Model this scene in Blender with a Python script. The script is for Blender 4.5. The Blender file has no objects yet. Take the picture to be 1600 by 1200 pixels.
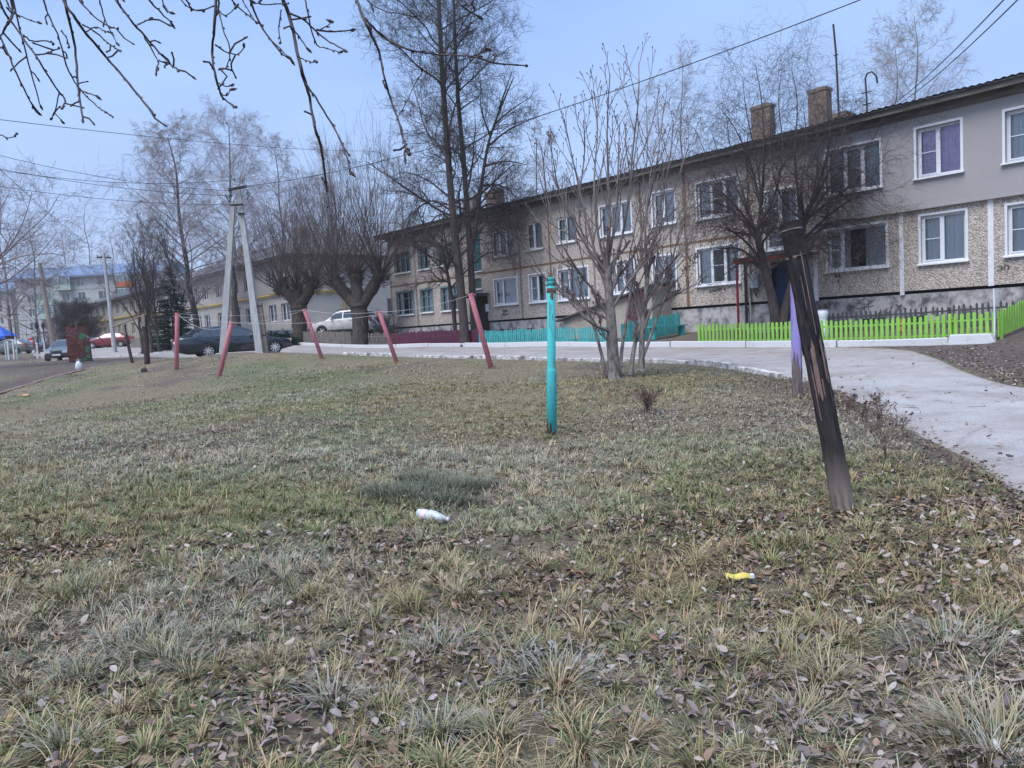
import bpy, bmesh, math, random
import numpy as np
from mathutils import Vector, Matrix
R_ = math.radians
random.seed(7)
RNG = np.random.default_rng(7)
C = bpy.context.scene.collection
SC = bpy.context.scene

# ------------------------------------------------------------------ camera
FPX = 1180.0; ROLL = R_(3.2); PITCH = math.atan(86/FPX); CAM_H = 1.6
fwd = np.array([0, math.cos(PITCH), -math.sin(PITCH)])
r0 = np.array([1.0, 0, 0]); u0 = np.cross(r0, fwd)
RT = r0*math.cos(ROLL) - u0*math.sin(ROLL)
UP = u0*math.cos(ROLL) + r0*math.sin(ROLL)
CAM = np.array([0, 0, CAM_H])
cd = bpy.data.cameras.new('camera'); cam = bpy.data.objects.new('camera', cd); C.objects.link(cam)
cd.sensor_width = 36; cd.lens = 36*FPX/1600; cd.clip_end = 2000; cd.clip_start = 0.05
M = Matrix(((RT[0], UP[0], -fwd[0], 0), (RT[1], UP[1], -fwd[1], 0), (RT[2], UP[2], -fwd[2], CAM_H), (0, 0, 0, 1)))
cam.matrix_world = M
SC.camera = cam

# ------------------------------------------------------------------ sky, sun, exposure
SUN_EL, SUN_AZ = R_(59), R_(222)
w = bpy.data.worlds.new('World'); SC.world = w; w.use_nodes = True
nt = w.node_tree; nt.nodes.clear()
out = nt.nodes.new('ShaderNodeOutputWorld'); bg = nt.nodes.new('ShaderNodeBackground')
sky = nt.nodes.new('ShaderNodeTexSky'); sky.sky_type = 'NISHITA'; sky.sun_disc = False
sky.sun_elevation = SUN_EL; sky.sun_rotation = SUN_AZ; sky.air_density = 1.0; sky.dust_density = 2.0
# overcast: an even cloud layer laid over the clear sky
tc = nt.nodes.new('ShaderNodeTexCoord'); no = nt.nodes.new('ShaderNodeTexNoise')
no.inputs['Scale'].default_value = 2.6; no.inputs['Detail'].default_value = 3; no.inputs['Roughness'].default_value = 0.55
mp = nt.nodes.new('ShaderNodeMapping'); mp.inputs['Scale'].default_value = (1, 1, 3.0)
cr = nt.nodes.new('ShaderNodeValToRGB')
cr.color_ramp.elements[0].position = 0.3; cr.color_ramp.elements[0].color = (1.95, 3.12, 5.85, 1)
cr.color_ramp.elements[1].position = 0.75; cr.color_ramp.elements[1].color = (2.7, 4.05, 6.6, 1)
mx = nt.nodes.new('ShaderNodeMixRGB'); mx.inputs[0].default_value = 0.86
nt.links.new(tc.outputs['Generated'], mp.inputs[0]); nt.links.new(mp.outputs[0], no.inputs['Vector'])
nt.links.new(no.outputs['Fac'], cr.inputs[0])
sxyz = nt.nodes.new('ShaderNodeSeparateXYZ'); nt.links.new(tc.outputs['Generated'], sxyz.inputs[0])
hr = nt.nodes.new('ShaderNodeValToRGB'); hr.color_ramp.elements[0].position = .0; hr.color_ramp.elements[0].color = (.75, .75, .75, 1); hr.color_ramp.elements[1].position = .42; hr.color_ramp.elements[1].color = (0, 0, 0, 1)
nt.links.new(sxyz.outputs[2], hr.inputs[0]); hm = nt.nodes.new('ShaderNodeMixRGB'); hm.inputs[2].default_value = (3.6, 4.45, 6.3, 1)      # paler towards the horizon
nt.links.new(hr.outputs[0], hm.inputs[0]); nt.links.new(cr.outputs[0], hm.inputs[1])
nt.links.new(sky.outputs[0], mx.inputs[1]); nt.links.new(hm.outputs[0], mx.inputs[2])
nt.links.new(mx.outputs[0], bg.inputs[0]); bg.inputs[1].default_value = 0.10
nt.links.new(bg.outputs[0], out.inputs[0])
sd = bpy.data.lights.new('sun', 'SUN'); sun = bpy.data.objects.new('sun', sd); C.objects.link(sun)
sd.energy = 2.2; sd.angle = R_(42); sd.color = (0.98, 0.955, 0.95)
sun.rotation_euler = (R_(90)-SUN_EL, 0, R_(180)-SUN_AZ)
SC.view_settings.view_transform = 'Standard'; SC.view_settings.look = 'None'
SC.view_settings.exposure = 0.84; SC.view_settings.gamma = 1.0
SC.cycles.max_bounces = 5; SC.cycles.diffuse_bounces = 3; SC.cycles.glossy_bounces = 3
SC.cycles.transparent_max_bounces = 10; SC.cycles.transmission_bounces = 3
SC.cycles.caustics_reflective = False; SC.cycles.caustics_refractive = False

# ------------------------------------------------------------------ geometry helpers
def ray(px, py):
    d = fwd*FPX + RT*(px-800) + UP*(600-py)
    return d/FPX                                            # unit forward depth
def P(px, py, d): return CAM + ray(px, py)*d

class MB:
    def __init__(s): s.v = []; s.f = []; s.m = []; s.cur = 0
    def add(s, vs, fs):
        o = len(s.v); s.v += [tuple(map(float, p)) for p in vs]
        s.f += [tuple(i+o for i in f) for f in fs]; s.m += [s.cur]*len(fs); return s
    def box(s, x0, x1, y0, y1, z0, z1, M=None):
        vs = [(x, y, z) for x in (x0, x1) for y in (y0, y1) for z in (z0, z1)]
        if M is not None: vs = [tuple(M @ Vector(p)) for p in vs]
        return s.add(vs, [(0, 1, 3, 2), (4, 6, 7, 5), (0, 4, 5, 1), (2, 3, 7, 6), (0, 2, 6, 4), (1, 5, 7, 3)])
    def tube(s, pts, r, k=8, cap=True):
        pts = np.asarray(pts, float); n = len(pts)
        r = np.full(n, r) if np.isscalar(r) else np.asarray(r, float)
        t = np.gradient(pts, axis=0); t /= np.linalg.norm(t, axis=1)[:, None]+1e-9
        ref = np.array([0, 0, 1.0]) if abs(t[0][2]) < .9 else np.array([1.0, 0, 0])
        a = np.cross(t, ref); a /= np.linalg.norm(a, axis=1)[:, None]+1e-9; b = np.cross(t, a)
        an = np.linspace(0, 2*math.pi, k, endpoint=False)
        vs = (pts[:, None]+r[:, None, None]*(np.cos(an)[None, :, None]*a[:, None]+np.sin(an)[None, :, None]*b[:, None])).reshape(-1, 3)
        fs = [(i*k+j, i*k+(j+1) % k, (i+1)*k+(j+1) % k, (i+1)*k+j) for i in range(n-1) for j in range(k)]
        if cap: fs += [tuple(range(k)), tuple(range((n-1)*k, n*k))[::-1]]
        return s.add(vs, fs)
    def lathe(s, prof, k=16, M=None):
        an = np.linspace(0, 2*math.pi, k, endpoint=False)
        vs = [(r*math.cos(a), r*math.sin(a), z) for r, z in prof for a in an]
        if M is not None: vs = [tuple(M @ Vector(p)) for p in vs]
        n = len(prof)
        fs = [(i*k+j, i*k+(j+1) % k, (i+1)*k+(j+1) % k, (i+1)*k+j) for i in range(n-1) for j in range(k)]
        fs += [tuple(range(k))[::-1], tuple(range((n-1)*k, n*k))]
        return s.add(vs, fs)
    def prism(s, poly, M, t):                                # polygon in local xy, extruded t along local z
        n = len(poly)
        vs = [tuple(M @ Vector((x, y, 0))) for x, y in poly]+[tuple(M @ Vector((x, y, t))) for x, y in poly]
        fs = [tuple(range(n))[::-1], tuple(range(n, 2*n))]+[(i, (i+1) % n, n+(i+1) % n, n+i) for i in range(n)]
        return s.add(vs, fs)

def obj(name, mb, mat, parent=None, smooth=False, loc=(0, 0, 0)):
    me = bpy.data.meshes.new(name); me.from_pydata(mb.v, [], mb.f); 
    mats = mat if isinstance(mat, (list, tuple)) else [mat]
    for m in mats: me.materials.append(m)
    if len(mats) > 1: me.polygons.foreach_set('material_index', mb.m)
    if smooth: me.polygons.foreach_set('use_smooth', [True]*len(me.polygons))
    me.update()
    o = bpy.data.objects.new(name, me); C.objects.link(o); o.location = loc
    if parent is not None: o.parent = parent
    return o
def raw_mesh(name, V, Q, mat, col=None, parent=None, smooth=True, loc=(0, 0, 0)):
    """numpy verts (n,3), faces (m,k) of one size, optional colours (n,3)"""
    V = np.ascontiguousarray(V, np.float32); Q = np.ascontiguousarray(Q, np.int32); k = Q.shape[1]
    me = bpy.data.meshes.new(name); me.vertices.add(len(V)); me.vertices.foreach_set('co', V.ravel())
    me.loops.add(Q.size); me.loops.foreach_set('vertex_index', Q.ravel())
    me.polygons.add(len(Q)); me.polygons.foreach_set('loop_start', np.arange(0, Q.size, k, dtype=np.int32))
    if smooth: me.polygons.foreach_set('use_smooth', np.ones(len(Q), bool))
    if col is not None:
        a = me.color_attributes.new('Col', 'FLOAT_COLOR', 'POINT')
        a.data.foreach_set('color', np.concatenate([col, np.ones((len(col), 1))], 1).astype(np.float32).ravel())
    me.materials.append(mat); me.update(calc_edges=True); me.validate()
    o = bpy.data.objects.new(name, me); C.objects.link(o); o.location = loc
    if parent is not None: o.parent = parent
    return o
def tag(o, label=None, cat=None, group=None, kind=None):
    if label: o['label'] = label
    if cat: o['category'] = cat
    if group: o['group'] = group
    if kind: o['kind'] = kind
    return o
def thing(name, label, cat, loc=(0, 0, 0), rz=0, group=None):
    o = bpy.data.objects.new(name, None); C.objects.link(o); o.empty_display_size = .2
    o.location = tuple(loc); o.rotation_euler = (0, 0, rz)
    return tag(o, label, cat, group)
def copy_tree(o, parent=None):
    c = o.copy(); C.objects.link(c)
    if parent is not None: c.parent = parent
    for ch in [x for x in C.objects if x.parent == o]: copy_tree(ch, c)
    return c

# smooth lattice noise
class VN:
    def __init__(s, seed): s.t = np.random.default_rng(seed).random((257, 257))
    def __call__(s, x, y, sc=1.0):
        x = np.asarray(x, float)/sc+1000; y = np.asarray(y, float)/sc+1000
        xi = np.floor(x).astype(int); yi = np.floor(y).astype(int); fx = x-xi; fy = y-yi
        fx = fx*fx*(3-2*fx); fy = fy*fy*(3-2*fy); a = xi % 256; b = yi % 256
        t = s.t
        return (t[a, b]*(1-fx)+t[a+1, b]*fx)*(1-fy)+(t[a, b+1]*(1-fx)+t[a+1, b+1]*fx)*fy
n1, n2, n3, n4 = VN(1), VN(2), VN(3), VN(4)

# ------------------------------------------------------------------ materials
def mat(name, c1, c2=None, scale=6, rough=.8, bump=0, bscale=40, spec=.3, metal=0, detail=6, stretch=None, c3=None, p=(.35, .65)):
    m = bpy.data.materials.new(name); m.use_nodes = True; t = m.node_tree; b = t.nodes['Principled BSDF']
    b.inputs['Roughness'].default_value = rough; b.inputs['Metallic'].default_value = metal
    b.inputs['Specular IOR Level'].default_value = spec
    b.inputs['Base Color'].default_value = (*c1, 1)
    tc = t.nodes.new('ShaderNodeTexCoord'); src = tc.outputs['Object']
    if stretch:
        mp = t.nodes.new('ShaderNodeMapping'); mp.inputs['Scale'].default_value = stretch
        t.links.new(src, mp.inputs[0]); src = mp.outputs[0]
    if c2 is not None:
        n = t.nodes.new('ShaderNodeTexNoise'); n.inputs['Scale'].default_value = scale; n.inputs['Detail'].default_value = detail
        n.inputs['Roughness'].default_value = .65
        r = t.nodes.new('ShaderNodeValToRGB'); e = r.color_ramp.elements
        e[0].position, e[1].position = p; e[0].color = (*c1, 1); e[1].color = (*c2, 1)
        if c3 is not None:
            q = e.new((p[0]+p[1])/2); q.color = (*c3, 1)
        t.links.new(src, n.inputs['Vector']); t.links.new(n.outputs['Fac'], r.inputs[0]); t.links.new(r.outputs[0], b.inputs['Base Color'])
    if bump:
        n = t.nodes.new('ShaderNodeTexNoise'); n.inputs['Scale'].default_value = bscale; n.inputs['Detail'].default_value = 4
        u = t.nodes.new('ShaderNodeBump'); u.inputs['Strength'].default_value = bump; u.inputs['Distance'].default_value = .02
        t.links.new(src, n.inputs['Vector']); t.links.new(n.outputs['Fac'], u.inputs['Height']); t.links.new(u.outputs[0], b.inputs['Normal'])
    return m
def mat_attr(name, rough=.85, spec=.2):
    m = bpy.data.materials.new(name); m.use_nodes = True; t = m.node_tree; b = t.nodes['Principled BSDF']
    a = t.nodes.new('ShaderNodeAttribute'); a.attribute_name = 'Col'
    t.links.new(a.outputs['Color'], b.inputs['Base Color']); b.inputs['Roughness'].default_value = rough; b.inputs['Specular IOR Level'].default_value = spec
    return m
def nodes(m): return m.node_tree, m.node_tree.nodes['Principled BSDF']

def pebble(name, c1, c2, scale, bumpd=.02, stain=(.2, .17, .14)):
    m = bpy.data.materials.new(name); m.use_nodes = True; t, b = nodes(m)
    b.inputs['Roughness'].default_value = .9; b.inputs['Specular IOR Level'].default_value = .2
    tc = t.nodes.new('ShaderNodeTexCoord')
    v = t.nodes.new('ShaderNodeTexVoronoi'); v.inputs['Scale'].default_value = scale; v.inputs['Randomness'].default_value = 1
    t.links.new(tc.outputs['Object'], v.inputs['Vector'])
    bw = t.nodes.new('ShaderNodeSeparateColor'); t.links.new(v.outputs['Color'], bw.inputs[0])
    r = t.nodes.new('ShaderNodeValToRGB'); e = r.color_ramp.elements; e[0].color = (*c1, 1); e[1].color = (*c2, 1); e[0].position = .1
    t.links.new(bw.outputs[0], r.inputs[0])
    d = t.nodes.new('ShaderNodeValToRGB'); d.color_ramp.elements[0].position = .35; d.color_ramp.elements[1].position = .75
    d.color_ramp.elements[0].color = (1, 1, 1, 1); d.color_ramp.elements[1].color = (.62, .6, .58, 1)     # mortar between the pebbles
    t.links.new(v.outputs['Distance'], d.inputs[0])
    mu = t.nodes.new('ShaderNodeMixRGB'); mu.blend_type = 'MULTIPLY'; mu.inputs[0].default_value = 1
    t.links.new(r.outputs[0], mu.inputs[1]); t.links.new(d.outputs[0], mu.inputs[2])
    n = t.nodes.new('ShaderNodeTexNoise'); n.inputs['Scale'].default_value = .9; n.inputs['Detail'].default_value = 8; n.inputs['Roughness'].default_value = .7
    mp = t.nodes.new('ShaderNodeMapping'); mp.inputs['Scale'].default_value = (1.3, 1, .45)
    t.links.new(tc.outputs['Object'], mp.inputs[0]); t.links.new(mp.outputs[0], n.inputs['Vector'])
    s = t.nodes.new('ShaderNodeValToRGB'); s.color_ramp.elements[0].position = .5; s.color_ramp.elements[1].position = .75
    s.color_ramp.elements[0].color = (0, 0, 0, 1); s.color_ramp.elements[1].color = (.42, .42, .42, 1)
    t.links.new(n.outputs['Fac'], s.inputs[0])
    mx = t.nodes.new('ShaderNodeMixRGB'); mx.inputs[2].default_value = (*stain, 1)
    t.links.new(s.outputs[0], mx.inputs[0]); t.links.new(mu.outputs[0], mx.inputs[1]); t.links.new(mx.outputs[0], b.inputs['Base Color'])
    u = t.nodes.new('ShaderNodeBump'); u.inputs['Strength'].default_value = .8; u.inputs['Distance'].default_value = bumpd; u.invert = True
    t.links.new(v.outputs['Distance'], u.inputs['Height']); t.links.new(u.outputs[0], b.inputs['Normal'])
    return m

def glass(name, tint=(.93, .95, .96)):
    m = bpy.data.materials.new(name); m.use_nodes = True; t = m.node_tree; t.nodes.clear()
    o = t.nodes.new('ShaderNodeOutputMaterial'); x = t.nodes.new('ShaderNodeMixShader'); f = t.nodes.new('ShaderNodeFresnel'); f.inputs[0].default_value = 1.5
    a = t.nodes.new('ShaderNodeBsdfTransparent'); a.inputs[0].default_value = (*tint, 1)
    g = t.nodes.new('ShaderNodeBsdfGlossy'); g.inputs['Roughness'].default_value = .02; g.inputs[0].default_value = (.9, .9, .9, 1)
    k = t.nodes.new('ShaderNodeMath'); k.operation = 'MULTIPLY_ADD'; k.inputs[1].default_value = 1.2; k.inputs[2].default_value = .03
    t.links.new(f.outputs[0], k.inputs[0]); t.links.new(k.outputs[0], x.inputs[0]); t.links.new(a.outputs[0], x.inputs[1]); t.links.new(g.outputs[0], x.inputs[2]); t.links.new(x.outputs[0], o.inputs[0])
    return m

MT = {}
MT['white'] = mat('white_plastic', (.74, .76, .8), (.66, .68, .72), 3, .5)
MT['wornwhite'] = mat('worn_white_paint', (.75, .75, .76), (.5, .49, .48), 7, .8, .4, 30, p=(.5, .8))
MT['kerb'] = mat('whitewash', (.6, .61, .62), (.4, .385, .37), 5, .9, .5, 25, p=(.55, .8))
MT['kerbold'] = mat('old_whitewash', (.62, .61, .6), (.22, .2, .185), 6, .9, .7, 25, p=(.42, .62))
MT['glass'] = glass('window_glass')
MT['dark'] = mat('interior_and_shade_dark', (.02, .02, .022), rough=.9)
MT['curtain'] = mat('pale_curtain', (.86, .9, .93), (.58, .63, .68), 7, .9, stretch=(6, 1, .15))
MT['curtain_lilac'] = mat('lilac_curtain', (.85, .66, .98), (.7, .52, .88), 4, .9)
MT['tealframe'] = mat('teal_paint', (.11, .2, .22), (.2, .26, .26), 8, .7)
MT['tealblock'] = mat('teal_glass_block', (.02, .1, .11), (.04, .17, .17), 5, .4)
MT['concrete'] = mat('concrete', (.34, .33, .32), (.24, .23, .22), 4, .9, .4, 35)
MT['polecon'] = mat('pole_concrete', (.44, .44, .44), (.32, .32, .32), 3, .9, .3, 40, stretch=(3, 3, .6))
MT['found'] = mat('foundation_concrete', (.48, .455, .445), (.1, .1, .105), 2.6, .9, .5, 20, p=(.44, .66), stretch=(1, 1, .8))
MT['slate'] = mat('roof_sheet', (.09, .09, .1), (.05, .05, .055), 6, .7, .3, 30)
MT['slate_pale'] = mat('pale_roof_sheet', (.3, .29, .28), (.2, .2, .2), 3, .85, .3, 30)
MT['soffit'] = mat('soffit_wood', (.2, .18, .165), (.09, .08, .073), 3, .9, .4, 20, stretch=(.5, 3, 3))
MT['rust'] = mat('rust', (.23, .1, .05), (.1, .055, .035), 9, .9, .4, 40)
MT['rustjoint'] = mat('rust_streaked_sealant', (.26, .14, .075), (.13, .085, .06), 5, .9, .3, 30)
MT['oldjoint'] = mat('old_mortar', (.3, .27, .24), (.16, .14, .125), 5, .9, .4, 30)
MT['plaster'] = mat('beige_plaster', (.365, .35, .35), (.335, .322, .322), .8, .9, .1, 200)
MT['brick'] = mat('pale_chimney_brick', (.27, .215, .175), (.14, .11, .09), 5, .9, .5, 12)
MT['black'] = mat('black_metal', (.02, .02, .022), (.04, .035, .035), 8, .6)
MT['redpaint'] = mat('red_paint', (.3, .03, .04), (.2, .03, .035), 8, .6)
MT['bluedoor'] = mat('dark_blue_door', (.01, .035, .085), (.015, .045, .1), 3, .55)
MT['cream'] = mat('cream_render', (.46, .41, .34), (.36, .32, .27), 2, .9, .2, 30)
MT['metalbox'] = mat('grey_metal', (.42, .44, .45), (.34, .36, .37), 3, .5)
MT['green'] = mat('lime_paint', (.27, .54, .09), (.17, .36, .07), 9, .65, .2, 30, p=(.42, .8), stretch=(1, 1, .35))
MT['turq'] = mat('turquoise_paint', (.07, .45, .44), (.06, .27, .28), 9, .65, .15, 30, stretch=(1, 1, .35))
MT['purple'] = mat('maroon_paint', (.085, .02, .045), (.12, .035, .06), 5, .7, .2, 30)
MT['greywood'] = mat('weathered_wood', (.13, .115, .105), (.24, .215, .195), 4, .9, .4, 30, stretch=(4, 4, .5))
MT['oldwood'] = mat('old_pole_wood', (.3, .25, .2), (.2, .16, .13), 6, .9, .4, 30, stretch=(5, 5, .4))
MT['yellow'] = mat('yellow_pipe_paint', (.5, .33, .03), (.42, .27, .03), 5, .6)
MT['pink'] = mat('pink_paint', (.62, .22, .26), (.42, .17, .18), 6, .65, .2, 30, p=(.4, .75))
MT['wire'] = mat('black_cable', (.03, .03, .033), rough=.6)
MT['line'] = mat('pale_line', (.55, .55, .55), rough=.7)
MT['barkdark'] = mat('dark_bark', (.045, .036, .034), (.1, .082, .075), 5, .95, .8, 25, stretch=(3, 3, .7))
MT['barkgrey'] = mat('grey_bark', (.27, .245, .225), (.075, .065, .06), 6, .95, .6, 30, stretch=(2, 2, .7))
MT['barkwillow'] = mat('willow_bark', (.033, .028, .025), (.11, .09, .075), 4, .95, 1, 14, stretch=(3, 3, .5))
MT['barkbirch'] = mat('birch_bark', (.3, .28, .275), (.1, .085, .08), 3, .95, .3, 30, stretch=(1, 1, 1.5))
MT['twigdark'] = mat('dark_twig', (.055, .042, .042), (.09, .068, .065), 3, .9)
MT['twigash'] = mat('ash_twig', (.22, .19, .18), (.13, .1, .1), 3, .9)
MT['twigash_red'] = mat('reddish_twig', (.12, .065, .065), (.17, .12, .115), 3, .9)
MT['twigbirch'] = mat('birch_twig', (.25, .215, .22), (.36, .325, .33), .5, .9)
MT['twigwillow'] = mat('willow_twig', (.06, .048, .044), (.13, .1, .09), 1, .9)
MT['twigred'] = mat('red_brown_twig', (.2, .155, .155), (.29, .235, .235), 1, .9)
MT['needles'] = mat('spruce_needles', (.012, .03, .02), (.03, .055, .04), 3, .9)
MT['grass'] = mat_attr('grass_blades', .75, .25)
MT['leaf'] = mat_attr('dead_leaf', .8, .25)
exec_ground = None

# ------------------------------------------------------------------ terrain
_cp = [(0, 0, 0), (-3, 2, 0), (3, 2, 0), (0, 4, 0), (-5, 5, .02), (4.5, 4, 0), (0, -20, 0), (-20, 0, .05), (30, -10, 0), (-40, 5, .3),
       (-45, 30, 1.0), (-70, 60, 1.7), (-60, 110, 2.0), (-105, 150, 2.1), (0, 150, 2.2), (100, 100, 2), (60, 40, 1.5), (34, 10, .6), (22, 6, .2),
       (-120, 60, 1.9), (-40, 85, 1.95), (-20, 70, 1.9), (150, -50, 0), (-150, -50, 0), (8, 0, 0), (9, 9, .06)]
for px, py, d in [(1318, 803, 5.9), (862, 685, 10.8), (1245, 620, 12.8), (965, 590, 17), (767, 573, 21.8), (620, 567, 27), (504, 562, 29.5),
                  (342, 592, 25.5), (276, 577, 27.5), (407, 551, 31), (350, 553, 31), (1480, 548, 19.1), (1300, 548, 21.6), (1100, 548, 24.8),
                  (940, 546, 28.3), (770, 545, 33.3), (600, 545, 40.4), (490, 541, 47), (1223, 591, 16.2), (1080, 568, 19), (860, 563, 22.5),
                  (762, 560, 25), (658, 558, 28), (506, 553, 34), (530, 524.5, 58), (175, 543, 75), (100, 563, 58), (128, 566, 42),
                  (380, 556.5, 37.5), (330, 557, 37), (440, 554, 38.5), (0, 615, 27), (175, 568, 38), (0, 800, 7.5), (0, 680, 15), (100, 640, 20), (1600, 606, 12.8), (1480, 558, 17.8), (600, 640, 13), (420, 610, 20)]:
    _cp.append(tuple(P(px, py, d)))
FD = np.array([-0.65068, 0.75935]); NN = np.array([0.75935, 0.65068]); P0 = np.array([14.569, 22.292])   # facade: direction, inward normal, origin
for u in (-6, 0, 8, 16, 24, 33): _cp.append((*(P0+FD*u), 1.15)); _cp.append((*(P0+FD*u+NN*14), 1.3))
_cp = np.array(_cp)
_n = len(_cp); _D = np.linalg.norm(_cp[:, None, :2]-_cp[None, :, :2], axis=2)
_A = np.zeros((_n+1, _n+1)); _A[:_n, :_n] = -np.sqrt(_D**2+4.0)+np.eye(_n)*.5; _A[:_n, _n] = 1; _A[_n, :_n] = 1
_w = np.linalg.solve(_A, np.append(_cp[:, 2], 0))
def h(x, y):
    x = np.asarray(x, float); y = np.asarray(y, float); sh = x.shape; x = x.ravel(); y = y.ravel(); o = np.empty(len(x))
    for i in range(0, len(x), 20000):
        q = np.sqrt((x[i:i+20000, None]-_cp[None, :, 0])**2+(y[i:i+20000, None]-_cp[None, :, 1])**2+4.0)
        o[i:i+20000] = -q @ _w[:_n]+_w[_n]
    o = np.clip(o, -.3, 2.6)
    return o.reshape(sh) if sh else float(o[0])
def G(px, py):                                              # where the line of sight meets the ground
    r = ray(px, py); d = 1.5
    while d < 160:
        p = CAM+r*d
        if p[2] <= h(p[0], p[1]): break
        d *= 1.004
    return np.array([p[0], p[1], h(p[0], p[1])])
def at(px, py, d, dz=0):                                    # column px at forward depth d, set on the ground
    p = P(px, py, d); return np.array([p[0], p[1], h(p[0], p[1])+dz])
def facade(u, off=0, z=None):
    q = P0+FD*u-NN*off; return np.array([q[0], q[1], h(*q) if z is None else z])

def resample(pts, n):
    pts = np.asarray(pts, float); s = np.concatenate([[0], np.cumsum(np.linalg.norm(np.diff(pts, axis=0), axis=1))])
    t = np.linspace(0, s[-1], n); return np.stack([np.interp(t, s, pts[:, k]) for k in range(pts.shape[1])], 1)
def smooth(pts, it=2):
    pts = np.asarray(pts, float)
    for _ in range(it):
        a = pts[:-1]*.75+pts[1:]*.25; b = pts[:-1]*.25+pts[1:]*.75
        pts = np.concatenate([pts[:1], np.stack([a, b], 1).reshape(-1, pts.shape[1]), pts[-1:]])
    return pts

# the road: lawn edge E1, far edge E2
E1g = [G(*q)[:2] for q in [(1600, 785), (1530, 728), (1450, 688), (1380, 650), (1310, 612), (1262, 598), (1223, 590), (1150, 577), (1080, 569), (985, 566), (860, 563), (762, 560), (658, 558), (580, 556), (506, 553)]]
E1 = smooth([(6.6, -6), (5.4, 2)]+E1g+[(-14, 37), (-24, 47), (-37, 60), (-50, 78)])
KOFF = 3.85
E2k = [facade(u, KOFF)[:2] for u in (1.4, 8, 14, 20, 26, 32, 38)]
E2 = smooth([(15, -6), (11.2, 3), (9.6, 9.0)]+[G(*q)[:2] for q in [(1600, 607), (1540, 592), (1490, 573), (1470, 560)]]+E2k+[(-20, 58), (-27, 70), (-36, 90)])
NR = 260
def u_kerb(px):
    r = ray(px, 550); d = ((P0-NN*KOFF) @ NN)/(r[:2] @ NN); return float((r[:2]*d-P0) @ FD)
E1f, E2f = resample(E1, 1500), resample(E2, 1500)
def near(L, p): return int(np.argmin(np.linalg.norm(L-np.asarray(p)[:2], axis=1)))
_an = [(0, 0)]+[(near(E1f, a_), near(E2f, b_)) for a_, b_ in ((G(1600, 785), G(1600, 607)), (G(1400, 662), G(1545, 593)), (G(1300, 609), G(1476, 562)), (G(1223, 590), facade(u_kerb(1400), KOFF)), (G(1080, 569), facade(u_kerb(1150), KOFF)), (G(762, 560), facade(u_kerb(800), KOFF)), (G(506, 553), facade(u_kerb(540), KOFF)))]+[(1499, 1499)]
_p1, _p2 = [], []
for (i0, j0), (i1, j1), k in zip(_an[:-1], _an[1:], (20, 40, 50, 40, 40, 40, 30, 30)):
    _p1.append(resample(E1f[i0:i1+1], k+1)[:-1]); _p2.append(resample(E2f[j0:j1+1], k+1)[:-1])
E1r, E2m = np.concatenate(_p1), np.concatenate(_p2); NR = len(E1r)
def in_poly(x, y, poly):
    x = np.asarray(x); ins = np.zeros(x.shape, bool); j = len(poly)-1
    for i in range(len(poly)):
        xi, yi = poly[i]; xj, yj = poly[j]
        if yi != yj:
            c = ((yi > y) != (yj > y)) & (x < (xj-xi)*(y-yi)/(yj-yi)+xi); ins ^= c
        j = i
    return ins
ROADPOLY = np.concatenate([E1r, E2m[::-1]])
def dist_line(x, y, L):
    d = np.full(np.shape(x), 1e9)
    for a, b in zip(L[:-1], L[1:]):
        ab = b-a; t = np.clip(((x-a[0])*ab[0]+(y-a[1])*ab[1])/(ab@ab+1e-9), 0, 1)
        d = np.minimum(d, np.hypot(x-a[0]-t*ab[0], y-a[1]-t*ab[1]))
    return d
E1c = E1r[::3]; E2c = E2m[::3]
# dirt masks
LEFTEDGE = np.array([G(*q)[:2] for q in [(-60, 628), (0, 615), (60, 597), (120, 581), (175, 569)]]+[at(230, 562, 40)[:2]])
LEFTPOLY = np.concatenate([[(-60, 15)], LEFTEDGE, [(-16, 46), (-30, 62), (-80, 110), (-120, 90)]])
def bumps(x, y): return (n1(x, y, 1.3)-.5)*.07+(n2(x, y, .45)-.5)*.05+(n3(x, y, 4)-.5)*.12
def ground_h(x, y):
    x = np.asarray(x, float); y = np.asarray(y, float)
    z = h(x, y)
    road = in_poly(x, y, ROADPOLY); d1 = np.minimum(dist_line(x, y, E1c), dist_line(x, y, E2c))
    f = np.clip(d1/1.5, 0.15, 1)
    return np.where(road, z-.06*np.clip(d1/.25, 0, 1)-.0, z+bumps(x, y)*f), road, d1
def axis(lo, hi, a, b, st):
    mid = np.arange(a, b+1e-6, st); L = []; s = st; v = a
    while v > lo: s *= 1.25; v -= s; L.append(v)
    Rr = []; s = st; v = b
    while v < hi: s *= 1.25; v += s; Rr.append(v)
    return np.concatenate([L[::-1], mid, Rr])
gx = axis(-500, 500, -20, 18, .2); gy = axis(-300, 700, 1.5, 42, .2)
XX, YY = np.meshgrid(gx, gy, indexing='ij'); ZZ, RD, D1 = ground_h(XX, YY)
nx, ny = XX.shape
ii, jj = np.meshgrid(np.arange(nx-1), np.arange(ny-1), indexing='ij'); a = (ii*ny+jj).ravel()
Q = np.stack([a, a+ny, a+ny+1, a+1], 1)
LEFTM = in_poly(XX, YY, LEFTPOLY)
e2d = dist_line(XX, YY, E2c)
right_dirt = (~RD) & (XX*NN[0]+YY*NN[1] > (P0@NN)-9.5) & (XX > 4)
behind = ((XX*NN[0]+YY*NN[1]) > (P0@NN)-3.9)
dirt = np.where(LEFTM, np.clip((n1(XX, YY, 6)-.28)*2.6, .1, 1), 0)
dirt = np.where(right_dirt | behind, np.clip(.75+(n2(XX, YY, 2.2)-.4)*1.2, 0, 1), dirt)
edge = np.where(~RD & (dist_line(XX, YY, E1c[:56]) < 1.6), np.clip(1-dist_line(XX, YY, E1c[:56])/1.6, 0, 1)*.85, 0)
dirt = np.maximum(dirt, edge)
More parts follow.
